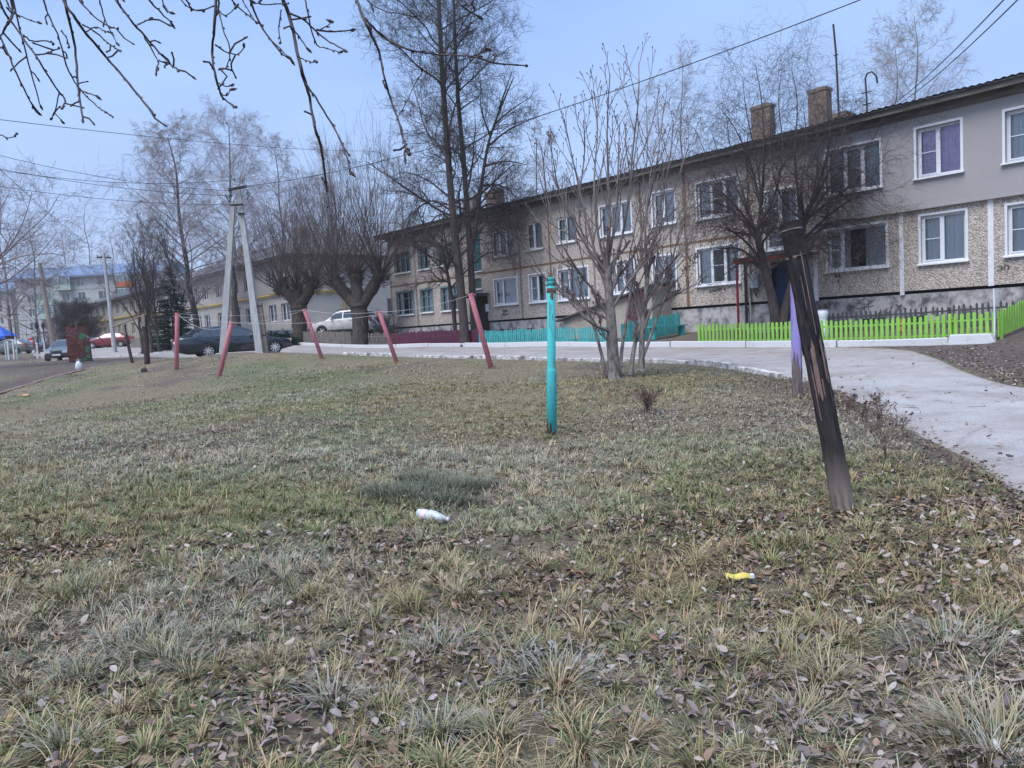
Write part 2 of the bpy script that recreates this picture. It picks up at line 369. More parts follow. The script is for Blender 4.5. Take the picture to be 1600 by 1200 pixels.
patch = np.clip((n4(XX, YY, 2.2)*.6+n2(XX, YY, .8)*.4-.58)*5, 0, 1)*.7
dirt = np.maximum(dirt, patch); dirt = np.maximum(dirt, np.where(RD, 0, np.clip((13-YY)/9, 0, .75)*np.clip(.35+(n4(XX, YY, .9)-.3)*1.4, 0, 1)))
green = np.clip((n3(XX, YY, 3.0)-.45)*3, 0, 1)
col = np.stack([dirt.ravel(), green.ravel(), n1(XX, YY, 9).ravel()], 1)
gm = bpy.data.materials.new('ground_soil_and_turf'); gm.use_nodes = True; t, b = nodes(gm)
b.inputs['Roughness'].default_value = .95; b.inputs['Specular IOR Level'].default_value = .1
at_ = t.nodes.new('ShaderNodeAttribute'); at_.attribute_name = 'Col'; sp = t.nodes.new('ShaderNodeSeparateColor'); t.links.new(at_.outputs['Color'], sp.inputs[0])
tcn = t.nodes.new('ShaderNodeTexCoord')
def ramp(src, stops):
    r = t.nodes.new('ShaderNodeValToRGB'); e = r.color_ramp.elements
    while len(e) < len(stops): e.new(.5)
    for k, (p_, c_) in enumerate(stops): e[k].position = p_; e[k].color = (*c_, 1)
    t.links.new(src, r.inputs[0]); return r.outputs[0]
def noise(sc, det=8, rough=.65, st=None):
    n = t.nodes.new('ShaderNodeTexNoise'); n.inputs['Scale'].default_value = sc; n.inputs['Detail'].default_value = det; n.inputs['Roughness'].default_value = rough
    if st:
        mp_ = t.nodes.new('ShaderNodeMapping'); mp_.inputs['Scale'].default_value = st; t.links.new(tcn.outputs['Object'], mp_.inputs[0]); t.links.new(mp_.outputs[0], n.inputs['Vector'])
    else: t.links.new(tcn.outputs['Object'], n.inputs['Vector'])
    return n.outputs['Fac']
def mixc(f, a_, b_):
    m_ = t.nodes.new('ShaderNodeMixRGB')
    if isinstance(f, float): m_.inputs[0].default_value = f
    else: t.links.new(f, m_.inputs[0])
    t.links.new(a_, m_.inputs[1]); t.links.new(b_, m_.inputs[2]); return m_.outputs[0]
turf = ramp(noise(14, 10, .75), [(.3, (.07, .06, .038)), (.5, (.2, .175, .115)), (.72, (.36, .325, .235))])
turfg = ramp(noise(17, 10, .75), [(.3, (.05, .058, .03)), (.5, (.14, .155, .085)), (.72, (.3, .3, .2))])
soil = ramp(noise(9, 12, .75), [(.3, (.05, .041, .036)), (.55, (.14, .115, .105)), (.75, (.31, .27, .26))])
c_ = mixc(sp.outputs[1], turf, turfg); c_ = mixc(sp.outputs[0], c_, soil)
t.links.new(c_, b.inputs['Base Color'])
bu = t.nodes.new('ShaderNodeBump'); bu.inputs['Strength'].default_value = .9; bu.inputs['Distance'].default_value = .05
t.links.new(noise(22, 8, .7), bu.inputs['Height']); t.links.new(bu.outputs[0], b.inputs['Normal'])
g = raw_mesh('ground', np.stack([XX.ravel(), YY.ravel(), ZZ.ravel()], 1), Q, gm, col); tag(g, kind='structure')

# road surface
NA = 15; ss = np.linspace(0, 1, NA)
rp = E1r[:, None]*(1-ss)[None, :, None]+E2m[:, None]*ss[None, :, None]
rp[:, 0] += (n1(rp[:, 0, 0], rp[:, 0, 1], .5)-.5)[:, None]*.25; 
rz = h(rp[..., 0], rp[..., 1])+.012+.07*np.sin(ss*math.pi)[None]*0.6
rz[:, 0] -= .035; rz[:, -1] -= .03
ii, jj = np.meshgrid(np.arange(NR-1), np.arange(NA-1), indexing='ij'); a = (ii*NA+jj).ravel()
rm = bpy.data.materials.new('worn_asphalt'); rm.use_nodes = True; t, b = nodes(rm); tcn = t.nodes.new('ShaderNodeTexCoord')
b.inputs['Roughness'].default_value = .85; b.inputs['Specular IOR Level'].default_value = .25
base = ramp(noise(.9, 9, .65), [(.3, (.3, .285, .275)), (.5, (.45, .438, .44)), (.7, (.53, .52, .525))])
grit = ramp(noise(38, 6, .8), [(.32, (.42, .41, .4)), (.52, (.88, .87, .86)), (.7, (1.0, 1.0, 1.0))])
m_ = t.nodes.new('ShaderNodeMixRGB'); m_.blend_type = 'MULTIPLY'; m_.inputs[0].default_value = .9; t.links.new(base, m_.inputs[1]); t.links.new(grit, m_.inputs[2])
spots = ramp(noise(3.5, 5, .55, (1, 1, 1)), [(.62, (0, 0, 0)), (.68, (.8, .8, .8))])
dk = t.nodes.new('ShaderNodeRGB'); dk.outputs[0].default_value = (.15, .12, .105, 1)
cc = mixc(spots, m_.outputs[0], dk.outputs[0])
vo = t.nodes.new('ShaderNodeTexVoronoi'); vo.feature = 'DISTANCE_TO_EDGE'; vo.inputs['Scale'].default_value = .45; wn = t.nodes.new('ShaderNodeMixRGB'); wn.inputs[0].default_value = .25; nz = t.nodes.new('ShaderNodeTexNoise'); nz.inputs['Scale'].default_value = 2.5; nz.inputs['Detail'].default_value = 6
t.links.new(tcn.outputs['Object'], wn.inputs[1]); t.links.new(tcn.outputs['Object'], nz.inputs['Vector']); t.links.new(nz.outputs['Color'], wn.inputs[2]); t.links.new(wn.outputs[0], vo.inputs['Vector'])
crk = ramp(vo.outputs['Distance'], [(.0, (.75, .75, .75)), (.012, (0, 0, 0))]); cmask = t.nodes.new('ShaderNodeMixRGB'); cmask.blend_type = 'MULTIPLY'; cmask.inputs[0].default_value = 1; t.links.new(crk, cmask.inputs[1]); t.links.new(ramp(noise(.35, 3), [(.45, (0, 0, 0)), (.6, (1, 1, 1))]), cmask.inputs[2])
cc = mixc(cmask.outputs[0], cc, dk.outputs[0])
mud = t.nodes.new('ShaderNodeRGB'); mud.outputs[0].default_value = (.27, .225, .2, 1)
cc = mixc(ramp(noise(.5, 8, .7), [(.5, (0, 0, 0)), (.7, (.6, .6, .6))]), cc, mud.outputs[0])
ea = t.nodes.new('ShaderNodeAttribute'); ea.attribute_name = 'Col'; em_ = t.nodes.new('ShaderNodeMixRGB'); em_.blend_type = 'MULTIPLY'; em_.inputs[0].default_value = 1; t.links.new(ea.outputs['Color'], em_.inputs[1]); t.links.new(ramp(noise(2.2, 9, .7), [(.35, (.05, .05, .05)), (.6, (.95, .95, .95))]), em_.inputs[2])
cc = mixc(em_.outputs[0], cc, mud.outputs[0])
t.links.new(cc, b.inputs['Base Color'])
bu = t.nodes.new('ShaderNodeBump'); bu.inputs['Strength'].default_value = .5; bu.inputs['Distance'].default_value = .02
t.links.new(noise(30, 6, .7), bu.inputs['Height']); t.links.new(bu.outputs[0], b.inputs['Normal'])
em = np.clip(1-np.minimum(ss, 1-ss)/.16, 0, 1)[None]*np.ones((NR, 1)); em = np.clip(em*.9+np.clip((rp[..., 1]-14)/16, 0, .55), 0, 1); rcol = np.stack([em.ravel()]*3, 1)
road = raw_mesh('road', np.stack([rp[..., 0].ravel(), rp[..., 1].ravel(), rz.ravel()], 1), np.stack([a, a+NA, a+NA+1, a+1], 1), rm, rcol); tag(road, kind='structure')

# whitewashed kerbs
def strip(mb, line, wd, ht, jit=0.0, base=-.12):
    line = np.asarray(line); tn = np.gradient(line, axis=0); tn /= np.linalg.norm(tn, axis=1)[:, None]; nn = np.stack([-tn[:, 1], tn[:, 0]], 1)
    k = len(line); hh = h(line[:, 0], line[:, 1])
    vs = []
    for i in range(k):
        a_ = line[i]-nn[i]*wd/2; c2 = line[i]+nn[i]*wd/2; j = random.uniform(-jit, jit)
        vs += [(*a_, hh[i]+base), (*a_, hh[i]+ht+j-.015), (*(a_+nn[i]*.02), hh[i]+ht+j), (*(c2-nn[i]*.02), hh[i]+ht+j), (*c2, hh[i]+ht+j-.015), (*c2, hh[i]+base)]
    fs = [(i*6+q, i*6+q+1, i*6+7+q, i*6+6+q) for i in range(k-1) for q in range(5)]+[tuple(range(5, -1, -1)), tuple(range((k-1)*6, k*6))]
    mb.add(vs, fs)
kl = MB(); u = u_kerb(1483)
while u < 37:
    L = 2.95
    strip(kl, [facade(u+q*L/4, KOFF)[:2]+NN*random.uniform(-.012, .012) for q in range(5)], .2, .17+random.uniform(-.015, .015), .003); u += 3.0
k_ = obj('kerb', kl, MT['kerb']); tag(k_, kind='structure')
kl = MB(); L1 = resample(E1, 900); d_ = np.hypot(np.diff(L1[:, 0]), np.diff(L1[:, 1])); s_ = 0; i = 0
start = int(np.argmin(np.hypot(L1[:, 0]-E1g[6][0], L1[:, 1]-E1g[6][1]))); i = start; end = int(np.argmin(np.hypot(L1[:, 0]-E1g[14][0], L1[:, 1]-E1g[14][1])))
while i < end-8:
    k = random.randint(9, 16); seg = L1[i:min(i+k, end)]
    if random.random() < .86 and len(seg) > 3: strip(kl, seg[:-1], .17, random.uniform(.07, .14), .012)
    i += k
k_ = obj('kerb', kl, MT['kerbold']); tag(k_, kind='structure')
kl = MB(); L2 = resample(LEFTEDGE, 40); strip(kl, L2, .22, .05, .015)
k_ = obj('path_edging', kl, mat('brown_edging', (.16, .1, .085), (.26, .2, .18), 4, .9, .4, 20)); tag(k_, kind='structure')
# pale broken slab strips beside the left drive
kl = MB()
for q0, q1 in (((70, 560.5, 50), (112, 556, 54)), ((145, 557, 52), (225, 550.5, 50)), ((225, 548, 50), (275, 545, 52))):
    p0_, p1_ = at(*q0)[:2], at(*q1)[:2]; strip(kl, resample([p0_, p1_], 8), .9, .06, .02)
k_ = obj('broken_slab_path', kl, MT['kerbold']); tag(k_, kind='structure')
# the white slab at the end of the kerb
q = facade(u_kerb(1520), KOFF+.03); bm_ = thing('concrete_block', 'white painted concrete slab lying askew past the end of the kerb', 'concrete block', q, math.atan2(FD[1], FD[0])+.17)
mb = MB(); mb.add([(-.53, -.22, -.05), (.53, -.22, -.05), (.53, .22, -.05), (-.53, .22, -.05), (-.47, -.2, .2), (.5, -.18, .2), (.48, .2, .24), (-.42, .2, .24)], [(3, 2, 1, 0), (4, 5, 6, 7), (0, 1, 5, 4), (1, 2, 6, 5), (2, 3, 7, 6), (3, 0, 4, 7)])
o = obj('slab', mb, MT['kerb'], bm_); bv = o.modifiers.new('b', 'BEVEL'); bv.width = .03; bv.segments = 2

# ------------------------------------------------------------------ main building
RZ = math.atan2(FD[1], FD[0])
UMIN, UMAX, DEPTH = -9.0, 33.6, 12.0
ZF, ZG, ZE, ZB = 2.10, .7, 7.72, 4.64        # panel bottom, ground, wall top, floor joint
B = thing('apartment_building', 'long two storey panel apartment building with pebble dashed walls behind the green fence', 'building', (*P0, 0), RZ)
def rev(px, py, off=0):                       # photo column and row on the facade plane -> (u, z)
    r = ray(px, py); d = (np.array([*(P0-NN*off), 0])-CAM) @ np.array([*NN, 0])/(r @ np.array([*NN, 0])); p = CAM+r*d
    return float((p[:2]-P0) @ FD), float(p[2])
# u0,u1,z0,z1, columns (relative widths, right to left), kind
UP_W = [(-7.6, -5.9, 5.5, 6.95, 3, 'white'), (-4.6, -3.4, 5.55, 7.0, 2, 'white'), (-1.4, -.12, 5.58, 7.02, 2, 'white'), (1.04, 2.29, 5.58, 7.08, 2, 'lilac'), (3.41, 5.2, 5.54, 7.0, 3, 'white'),
        (8.7, 10.54, 5.5, 6.88, 3, 'white'), (11.63, 12.74, 5.56, 6.88, 2, 'white'), (13.93, 15.7, 5.48, 6.78, 3, 'white'), (17.27, 18.49, 5.52, 6.7, 2, 'old'), (19.53, 20.68, 5.45, 6.76, 2, 'old'),
        (21.68, 23.4, 5.4, 6.72, 3, 'old'), (26.88, 28.35, 5.42, 6.6, 3, 'teal'), (29.21, 30.26, 5.4, 6.6, 2, 'teal'), (31.21, 32.89, 5.4, 6.58, 3, 'teal')]
LO_W = [(-7.6, -5.9, 2.93, 4.35, 3, 'white'), (-4.6, -3.4, 2.93, 4.35, 2, 'white'), (-1.42, -.13, 2.93, 4.36, 2, 'white'), (.97, 2.24, 2.93, 4.4, 2, 'white'), (3.3, 5.27, 2.97, 4.36, 'wide', 'white'),
        (8.75, 10.62, 2.9, 4.33, 3, 'white'), (11.7, 12.85, 2.87, 4.26, 2, 'white'), (13.89, 15.02, 2.9, 4.26, 2, 'white'), (16.63, 18.55, 2.83, 4.25, 'wide2', 'white'), (19.45, 20.61, 2.86, 4.2, 2, 'white'),
        (21.59, 23.37, 2.88, 4.2, 'wide2', 'white'), (26.54, 28.18, 2.84, 4.16, 3, 'teal'), (29.09, 30.28, 2.86, 4.18, 2, 'teal'), (31.11, 32.9, 2.83, 4.22, 3, 'teal')]
STAIR = [(6.38, 7.6, 4.78, 6.05, 2, 'white'), (6.5, 7.6, 3.95, 4.58, 1, 'white'), (24.35, 25.05, 4.8, 7.0, 1, 'block'), (24.45, 25.15, 3.86, 4.42, 1, 'block')]
DOORS = [(6.2, 7.42, 1.25, 3.5), (24.0, 25.25, 1.25, 3.45)]
def wall_holes(mb, u0, u1, z0, z1, holes, y=0.0, rev_d=.16):
    us = sorted({u0, u1, *[a for q in holes for a in q[:2] if u0 < a < u1]}); zs = sorted({z0, z1, *[a for q in holes for a in q[2:4] if z0 < a < z1]})
    for i in range(len(us)-1):
        for j in range(len(zs)-1):
            cu, cz = (us[i]+us[i+1])/2, (zs[j]+zs[j+1])/2
            if any(q[0] < cu < q[1] and q[2] < cz < q[3] for q in holes): continue
            mb.add([(us[i], y, zs[j]), (us[i+1], y, zs[j]), (us[i+1], y, zs[j+1]), (us[i], y, zs[j+1])], [(3, 2, 1, 0)])
    for q in holes:
        a, b_, c, d = q[:4]; e = y-rev_d
        if a < u0 or b_ > u1 or c < z0-1e-6 or d > z1+1e-6: continue
        mb.add([(a, y, c), (b_, y, c), (b_, y, d), (a, y, d), (a, e, c), (b_, e, c), (b_, e, d), (a, e, d)], [(0, 1, 5, 4), (1, 2, 6, 5), (2, 3, 7, 6), (3, 0, 4, 7)])
INS = 5.75                                      # left end of the insulated upper panel
holesL = LO_W+STAIR[:]+DOORS
mb = MB(); wall_holes(mb, UMIN, UMAX, ZF, ZB, [q for q in LO_W+DOORS+STAIR if q[2] < ZB])
# doors reach below the panels, so the panel course stops at them
obj('wall', mb, pebble('pebble_dash', (.43, .375, .33), (.7, .63, .56), 24), B)
mb = MB(); wall_holes(mb, INS, UMAX, ZB, ZE, [q for q in UP_W+STAIR if q[1] > INS and q[3] > ZB])
for x in (UMIN, UMAX): mb.add([(x, 0, ZG), (x, 0, ZE), (x, -DEPTH, ZE), (x, -DEPTH, ZG)], [(0, 1, 2, 3)])
mb.add([(UMIN, -DEPTH, ZG), (UMAX, -DEPTH, ZG), (UMAX, -DEPTH, ZE), (UMIN, -DEPTH, ZE)], [(0, 1, 2, 3)])
o = obj('wall', mb, pebble('fine_pebble_dash', (.42, .375, .335), (.65, .595, .53), 32), B)
mb = MB(); wall_holes(mb, UMIN, INS, ZB+.02, ZE, [q for q in UP_W if q[1] < INS], .11, .27)
mb.add([(INS, 0, ZB), (INS, .11, ZB+.02), (INS, .11, ZE), (INS, 0, ZE)], [(0, 1, 2, 3)]); mb.box(UMIN, INS, -.02, .14, ZB-.03, ZB+.018)
tag(obj('insulation_panel', mb, MT['plaster'], B), 'smooth beige rendered upper wall panel')
# foundation, set back under the panels, with a recessed dark strip painting the shadow line
mb = MB(); wall_holes(mb, UMIN, UMAX, ZG-.5, ZF-.1, [(a, b_, ZG-.5, ZF-.1) for a, b_, _, _ in DOORS], -.06, .3)
obj('foundation', mb, MT['found'], B)
mb = MB()
for a, b_ in ((UMIN, 6.2), (7.42, 24.0), (25.25, UMAX)): mb.box(a, b_, -.3, -.1, ZF-.1, ZF)
obj('shadow_line', mb, MT['dark'], B)
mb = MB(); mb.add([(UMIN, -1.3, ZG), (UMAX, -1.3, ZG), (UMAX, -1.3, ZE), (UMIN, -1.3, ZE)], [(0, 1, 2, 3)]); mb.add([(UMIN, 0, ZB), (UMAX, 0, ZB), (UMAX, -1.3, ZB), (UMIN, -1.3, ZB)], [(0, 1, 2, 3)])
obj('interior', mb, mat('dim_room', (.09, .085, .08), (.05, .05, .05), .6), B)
# joints between panels
mb = MB()
for a, b_ in ((7.45, 24.2), (25.2, UMAX)): mb.box(a, b_, -.02, .012, ZB-.045, ZB+.045)
obj('rusty_joint', mb, MT['rustjoint'], B)
for uu, z0, z1, m_, wd in ((11.13, ZF, ZE, 'rustjoint', .13), (13.4, ZB+.05, ZE, 'rustjoint', .09), (16.2, ZF, ZE, 'oldjoint', .1), (19.05, ZF, ZE, 'rustjoint', .08), (21.25, ZF, ZE, 'oldjoint', .14), (30.7, ZF, ZE, 'oldjoint', .13), (26.0, ZF, ZE, 'oldjoint', .1), (8.25, ZF, ZE, 'oldjoint', .1),
                           (2.83, ZF-.12, ZB-.03, 'wornwhite', .13), (.3, ZF-.02, ZB-.03, 'wornwhite', .15), (5.72, ZF-.12, ZB-.03, 'wornwhite', .16), (-2.5, ZF, ZB-.03, 'wornwhite', .13), (33.5, ZF, ZE, 'oldjoint', .12)):
    mb = MB(); zz = z0
    if m_ != 'wornwhite' and z0 < ZB < z1:
        mb.box(uu-wd/2, uu+wd/2, -.02, .016, z0, ZB-.05); mb.box(uu-wd/2, uu+wd/2, -.02, .016, ZB+.05, z1)
    else: mb.box(uu-wd/2, uu+wd/2, -.02, .018, z0, z1)
    obj('panel_joint', mb, MT[m_], B)
CURT = {}
def window(parent, q, y=0.0, back=-.14, detail=True, kind=None):
    u0, u1, z0, z1, cols, kd = q; wdt = u1-u0; f = .065
    fm = {'white': MT['white'], 'lilac': MT['white'], 'old': MT['wornwhite'], 'teal': MT['tealframe'], 'block': MT['greywood']}[kd]
    W = bpy.data.objects.new('window', None); C.objects.link(W); W.parent = parent; W.location = (u0, y, z0); W.empty_display_size = .2
    hh = z1-z0; mb = MB(); yb, yf = back, back+.06
    mb.box(0, f, yb, yf, 0, hh); mb.box(wdt-f, wdt, yb, yf, 0, hh); mb.box(f, wdt-f, yb, yf, 0, f); mb.box(f, wdt-f, yb, yf, hh-f, hh)
    if cols == 3: cuts = [.33, .67]
    elif cols == 2: cuts = [.52]
    elif cols == 'wide': cuts = [.74]
    elif cols == 'wide2': cuts = [.64]
    else: cuts = []
    m = .042
    for c in cuts: mb.box(wdt*c-m, wdt*c+m, yb+.002, yf+.012, f, hh-f)
    if kd in ('white', 'lilac', 'old') and detail:
        # an opening sash with a fly screen bar in one light
        e = [0]+cuts+[1]; k = len(e)-2 if cols != 3 else 1
        a, b_ = wdt*e[k]+(f if e[k] == 0 else m), wdt*e[k+1]-(f if e[k+1] == 1 else m)
        s = .035; mb.box(a, a+s, yb+.01, yf+.02, f, hh-f); mb.box(b_-s, b_, yb+.01, yf+.02, f, hh-f); mb.box(a+s, b_-s, yb+.01, yf+.02, f, f+s); mb.box(a+s, b_-s, yb+.01, yf+.02, hh-f-s, hh-f)
        if cols != 3 or random.random() < .6: mb.box(a+s, b_-s, yb+.015, yb+.04, hh*.5, hh*.5+.025)
    if kd in ('white', 'lilac') and detail:       # outer trim
        tr = .07; mb.box(-tr, 0, -.004, .022, -.02, hh+tr); mb.box(wdt, wdt+tr, -.004, .022, -.02, hh+tr); mb.box(0, wdt, -.004, .022, hh, hh+tr)
    if kd == 'teal':
        tr = .1; mb.box(-tr, 0, -.01, .02, -.02, hh+tr); mb.box(wdt, wdt+tr, -.01, .02, -.02, hh+tr); mb.box(0, wdt, -.01, .02, hh, hh+tr)
        mb.box(f, wdt-f, yb+.004, yf+.006, hh*.68, hh*.68+.04)
    if kd == 'block':
        for i in range(1, 4): mb.box(f, wdt-f, yb+.004, yf+.008, hh*i/4-.015, hh*i/4+.015)
    obj('frame', mb, fm, W)
    mb = MB(); mb.add([(f*.6, yb+.03, f*.6), (wdt-f*.6, yb+.03, f*.6), (wdt-f*.6, yb+.03, hh-f*.6), (f*.6, yb+.03, hh-f*.6)], [(3, 2, 1, 0)])
    obj('pane', mb, MT['tealblock'] if kd == 'block' else MT['glass'], W)
    if detail:
        mb = MB(); x0, x1 = -.1, wdt+.1
        mb.add([(x0, yb+.02, .03), (x1, yb+.02, .03), (x1, .1, -.03), (x0, .1, -.03), (x0, yb+.02, -.02), (x1, yb+.02, -.02), (x1, .1, -.07), (x0, .1, -.07)], [(0, 3, 2, 1), (4, 5, 6, 7), (3, 7, 6, 2), (0, 4, 7, 3), (1, 2, 6, 5), (0, 1, 5, 4)])
        obj('sill', mb, MT['wornwhite' if kd in ('teal', 'old', 'block') else 'white'], W)
        if kd != 'block':
            mb = MB(); N = 40; rng = random.Random(int(u0*100)+int(z0*7))
            full = rng.random() < .6; sp_ = [(0, 1)] if full or kd == 'lilac' else [(0, rng.uniform(.25, .42)), (rng.uniform(.6, .75), 1)]
            for a, b_ in sp_:
                k = max(6, int(N*(b_-a))); ph = rng.uniform(0, 6)
                vs = []
                for i in range(k+1):
                    x = f+(wdt-2*f)*(a+(b_-a)*i/k); yy = yb-.065+.03*math.sin(ph+i*1.7)+.015*math.sin(i*.6)
                    vs += [(x, yy, f*.3), (x, yy-.02, hh-.02)]
                mb.add(vs, [(2*i, 2*i+2, 2*i+3, 2*i+1) for i in range(k)])
            obj('curtain', mb, MT['curtain_lilac'] if kd == 'lilac' else MT['curtain'], W, True)
    return W
for q in UP_W: window(B, q, .11 if q[1] < INS else 0, -.2 if q[1] < INS else -.14)
for q in LO_W+STAIR: window(B, q)
# flower pots on two sills
for q in ((17.0, 2.95), (14.6, 5.6)):
    pl = MB(); M_ = Matrix.Translation((q[0], -.24, q[1])); pl.lathe([(.05, 0), (.075, .14)], 10, M_)
    for k in range(26):
        a = random.uniform(0, 6.28); r = random.uniform(.05, .2); z = random.uniform(.12, .42); c = np.array([q[0]+r*math.cos(a), -.24+.3*r*math.sin(a), q[1]+z]); e = RNG.normal(0, .05, (2, 3)); pl.add([c, c+e[0], c+e[0]+e[1], c+e[1]], [(0, 1, 2, 3)])
    t_ = tag(obj('house_plant', pl, mat('house_plant_green', (.03, .07, .03), (.06, .1, .04), 20), None), 'dark leafy pot plant behind the glass of a '+('lower wide window' if q[1] < 4 else 'three light upper window'), 'house plant')
    t_.location = (*P0, 0); t_.rotation_euler = (0, 0, RZ)
# doors
for (a, b_, z0, z1), dm, hd in zip(DOORS, (MT['bluedoor'], mat('dark_brown_door', (.016, .012, .012), (.03, .02, .02), 4, .6)), (0, 1)):
    D = bpy.data.objects.new('entrance_door', None); C.objects.link(D); D.parent = B; D.location = (a, -.14, z0)
    wd = b_-a; hh = z1-z0; mb = MB(); mb.box(.06, wd-.06, -.05, 0, 0, hh-.06)
    for k in range(2): mb.box(.2, wd-.2, -.001, .014, .25+k*1.0, .95+k*1.0)
    obj('door_leaf', mb, dm, D)
    mb = MB(); mb.box(0, .06, -.06, .03, 0, hh); mb.box(wd-.06, wd, -.06, .03, 0, hh); mb.box(.06, wd-.06, -.06, .03, hh-.06, hh); obj('door_frame', mb, MT['black'], D)
    mb = MB(); mb.box(.12, .16, .0, .06, .95, 1.15); mb.box(.11, .17, 0, .02, .85, 1.25); obj('handle', mb, MT['metalbox'], D)
    if hd == 1:
        mb = MB(); mb.box(-.1, .18, .17, .18, 1.35, 1.75); tag(obj('notice_sheet', mb, MT['white'], D), 'white paper notice beside the dark door')
    else:
        mb = MB(); mb.box(-.42, -.16, .15, .165, 1.5, 1.95); obj('notice_sheet', mb, mat('notice_paper', (.6, .55, .62), (.35, .2, .28), 14, .8), D)
    mb = MB(); mb.box(a-.3, b_+.3, .0, 1.1, ZG, 1.22); obj('doorstep', mb, MT['concrete'], B)
# roof: soffit board, cornice, sloping sheets with ribs, gable ends
OV = .55; RY = -DEPTH/2; RH = .85
mb = MB(); mb.box(UMIN-.3, UMAX+.45, -.3, OV, ZE-.02, ZE+.06); mb.box(UMIN-.3, UMAX+.45, OV-.05, OV+.02, ZE-.1, ZE+.12); mb.box(UMIN, UMAX, .115, .2, ZE-.28, ZE-.02)
mb.box(UMIN-.3, UMAX+.45, -DEPTH-OV, -DEPTH+.3, ZE-.02, ZE+.06)
obj('eaves', mb, MT['soffit'], B)
mb = MB(); n = int((UMAX-UMIN+1)/.1); z0 = ZE+.13; x0 = UMIN-.35
vs = []
for i in range(n+1):
    x = x0+i*.1; wv = .018*(1 if i % 2 else -1)+.012*math.sin(i*.37)
    vs += [(x, OV+.12, z0+wv), (x, RY, z0+RH+wv), (x, -DEPTH-OV-.12, z0+wv)]
fs = []
for i in range(n): fs += [(3*i, 3*i+3, 3*i+4, 3*i+1), (3*i+1, 3*i+4, 3*i+5, 3*i+2)]
mb.add(vs, fs); mb.add([(p_[0], p_[1], p_[2]-.025) for p_ in vs], [f_[::-1] for f_ in fs])
mb.tube([(x0, RY, z0+RH+.03), (x0+n*.1, RY, z0+RH+.03)], .07, 8)
mb.box(x0, x0+n*.1, OV+.07, OV+.1, z0-.07, z0-.03)
roof = obj('roof', mb, MT['slate'], B)
mb = MB()
for x, s in ((UMAX, 1), (UMIN, -1)): mb.add([(x, .3, ZE), (x, -DEPTH-.3, ZE), (x, RY, ZE+RH)], [(0, 1, 2)])
mb.add([(UMAX+.5, OV+.1, z0-.02), (UMAX+.5, OV+.1, z0-.3), (UMAX+.5, RY, z0+RH-.3), (UMAX+.5, RY, z0+RH-.02)], [(0, 1, 2, 3)])
obj('gable_board', mb, MT['slate_pale'], roof)
def chimney(pxl, pxr, pytop, off, zb):
    pc = (pxl+pxr)/2; u1, zt = rev(pxl, pytop, -off); u0, _ = rev(pxr, pytop, -off)
    wd = u1-u0; mb = MB(); mb.box(u0, u1, -off-.42, -off, ZE+.3, zt); mb.box(u0-.03, u1+.03, -off-.45, -off+.03, zt-.13, zt-.02); mb.box(u0+.15, u1-.15, -off-.32, -off-.1, zt, zt+.05)
    return obj('chimney', mb, MT['brick'], roof)
chimney(1173, 1202, 168, 3.2, 0); chimney(1262, 1291, 142, 3.2, 0); chimney(758, 779, 300, 3.2, 0); chimney(722, 738, 312, 4.5, 0)
for pl_, pr_, pt_ in ((1300, 1322, 178), (790, 822, 322)):      # low brick vents
    u1, zt = rev(pl_, pt_, -3.0); u0, _ = rev(pr_, pt_, -3.0); mb = MB(); mb.box(u0, u1, -3.8, -3.0, ZE+.7, zt); obj('roof_vent', mb, MT['brick'], roof)
# drainpipe, window stains and basement opening
mb = MB(); mb.tube([(8.45, .09, 1.3), (8.45, .09, 3.55)], .05, 8); obj('drainpipe', mb, MT['black'], B)
mb = MB(); mb.tube([(8.28, .08, 1.3), (8.28, .08, ZE)], .03, 8); obj('drainpipe', mb, MT['found'], B)
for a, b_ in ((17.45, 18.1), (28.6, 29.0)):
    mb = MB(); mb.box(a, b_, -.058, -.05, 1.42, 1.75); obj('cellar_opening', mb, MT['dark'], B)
for a, b_ in ((2.15, 2.75), (3.4, 4.2)):
    mb = MB(); mb.box(a, b_, -.05, .25, 1.28, 1.42); obj('vent_ledge', mb, MT['slate_pale'], B)
# stencilled writing
tm = mat('black_stencil_paint', (.015, .015, .018), rough=.9)
def text(s, size, loc, rot, name='stencil_marking', parent=B, m=None, ext=.002):
    cu = bpy.data.curves.new('txt', 'FONT'); cu.body = s; cu.size = size; cu.extrude = ext; cu.align_x = 'CENTER'; cu.space_line = .9
    o = bpy.data.objects.new('txt', cu); C.objects.link(o); bpy.context.view_layer.update()
    me = bpy.data.meshes.new_from_object(o.evaluated_get(bpy.context.evaluated_depsgraph_get())); bpy.data.objects.remove(o); bpy.data.curves.remove(cu)
    me.materials.clear(); me.materials.append(m or tm); t_ = bpy.data.objects.new(name, me); C.objects.link(t_); t_.location = loc; t_.rotation_euler = rot; t_.parent = parent; return t_
tr = (R_(90), 0, R_(180))
text('дом№ 4', .2, (9.75, .022, 2.6), tr); text('N\n4', .22, (4.92, .022, 2.72), tr); text('ЭО', .22, (-.02, .03, 2.5), tr); text('дом\nмос 4', .2, (22.6, .022, 2.5), tr)
mb = MB(); g0 = (4.05, -.05, 1.75)
for s in ([(-.3, -.12), (.28, -.05)], [(-.05, .2), (-.02, -.22)], [(.1, .18), (.12, -.2)], [(-.28, .02), (0, .22), (.25, .06)], [(-.2, -.22), (.3, .16)], [(-.1, .02), (.2, .02)]):
    mb.tube([(g0[0]-a, g0[1], g0[2]+c) for a, c in s], .011, 5)
obj('graffiti_mark', mb, mat('faded_spray_paint', (.09, .09, .095), (.16, .155, .155), 9, .9), B)
mb = MB()
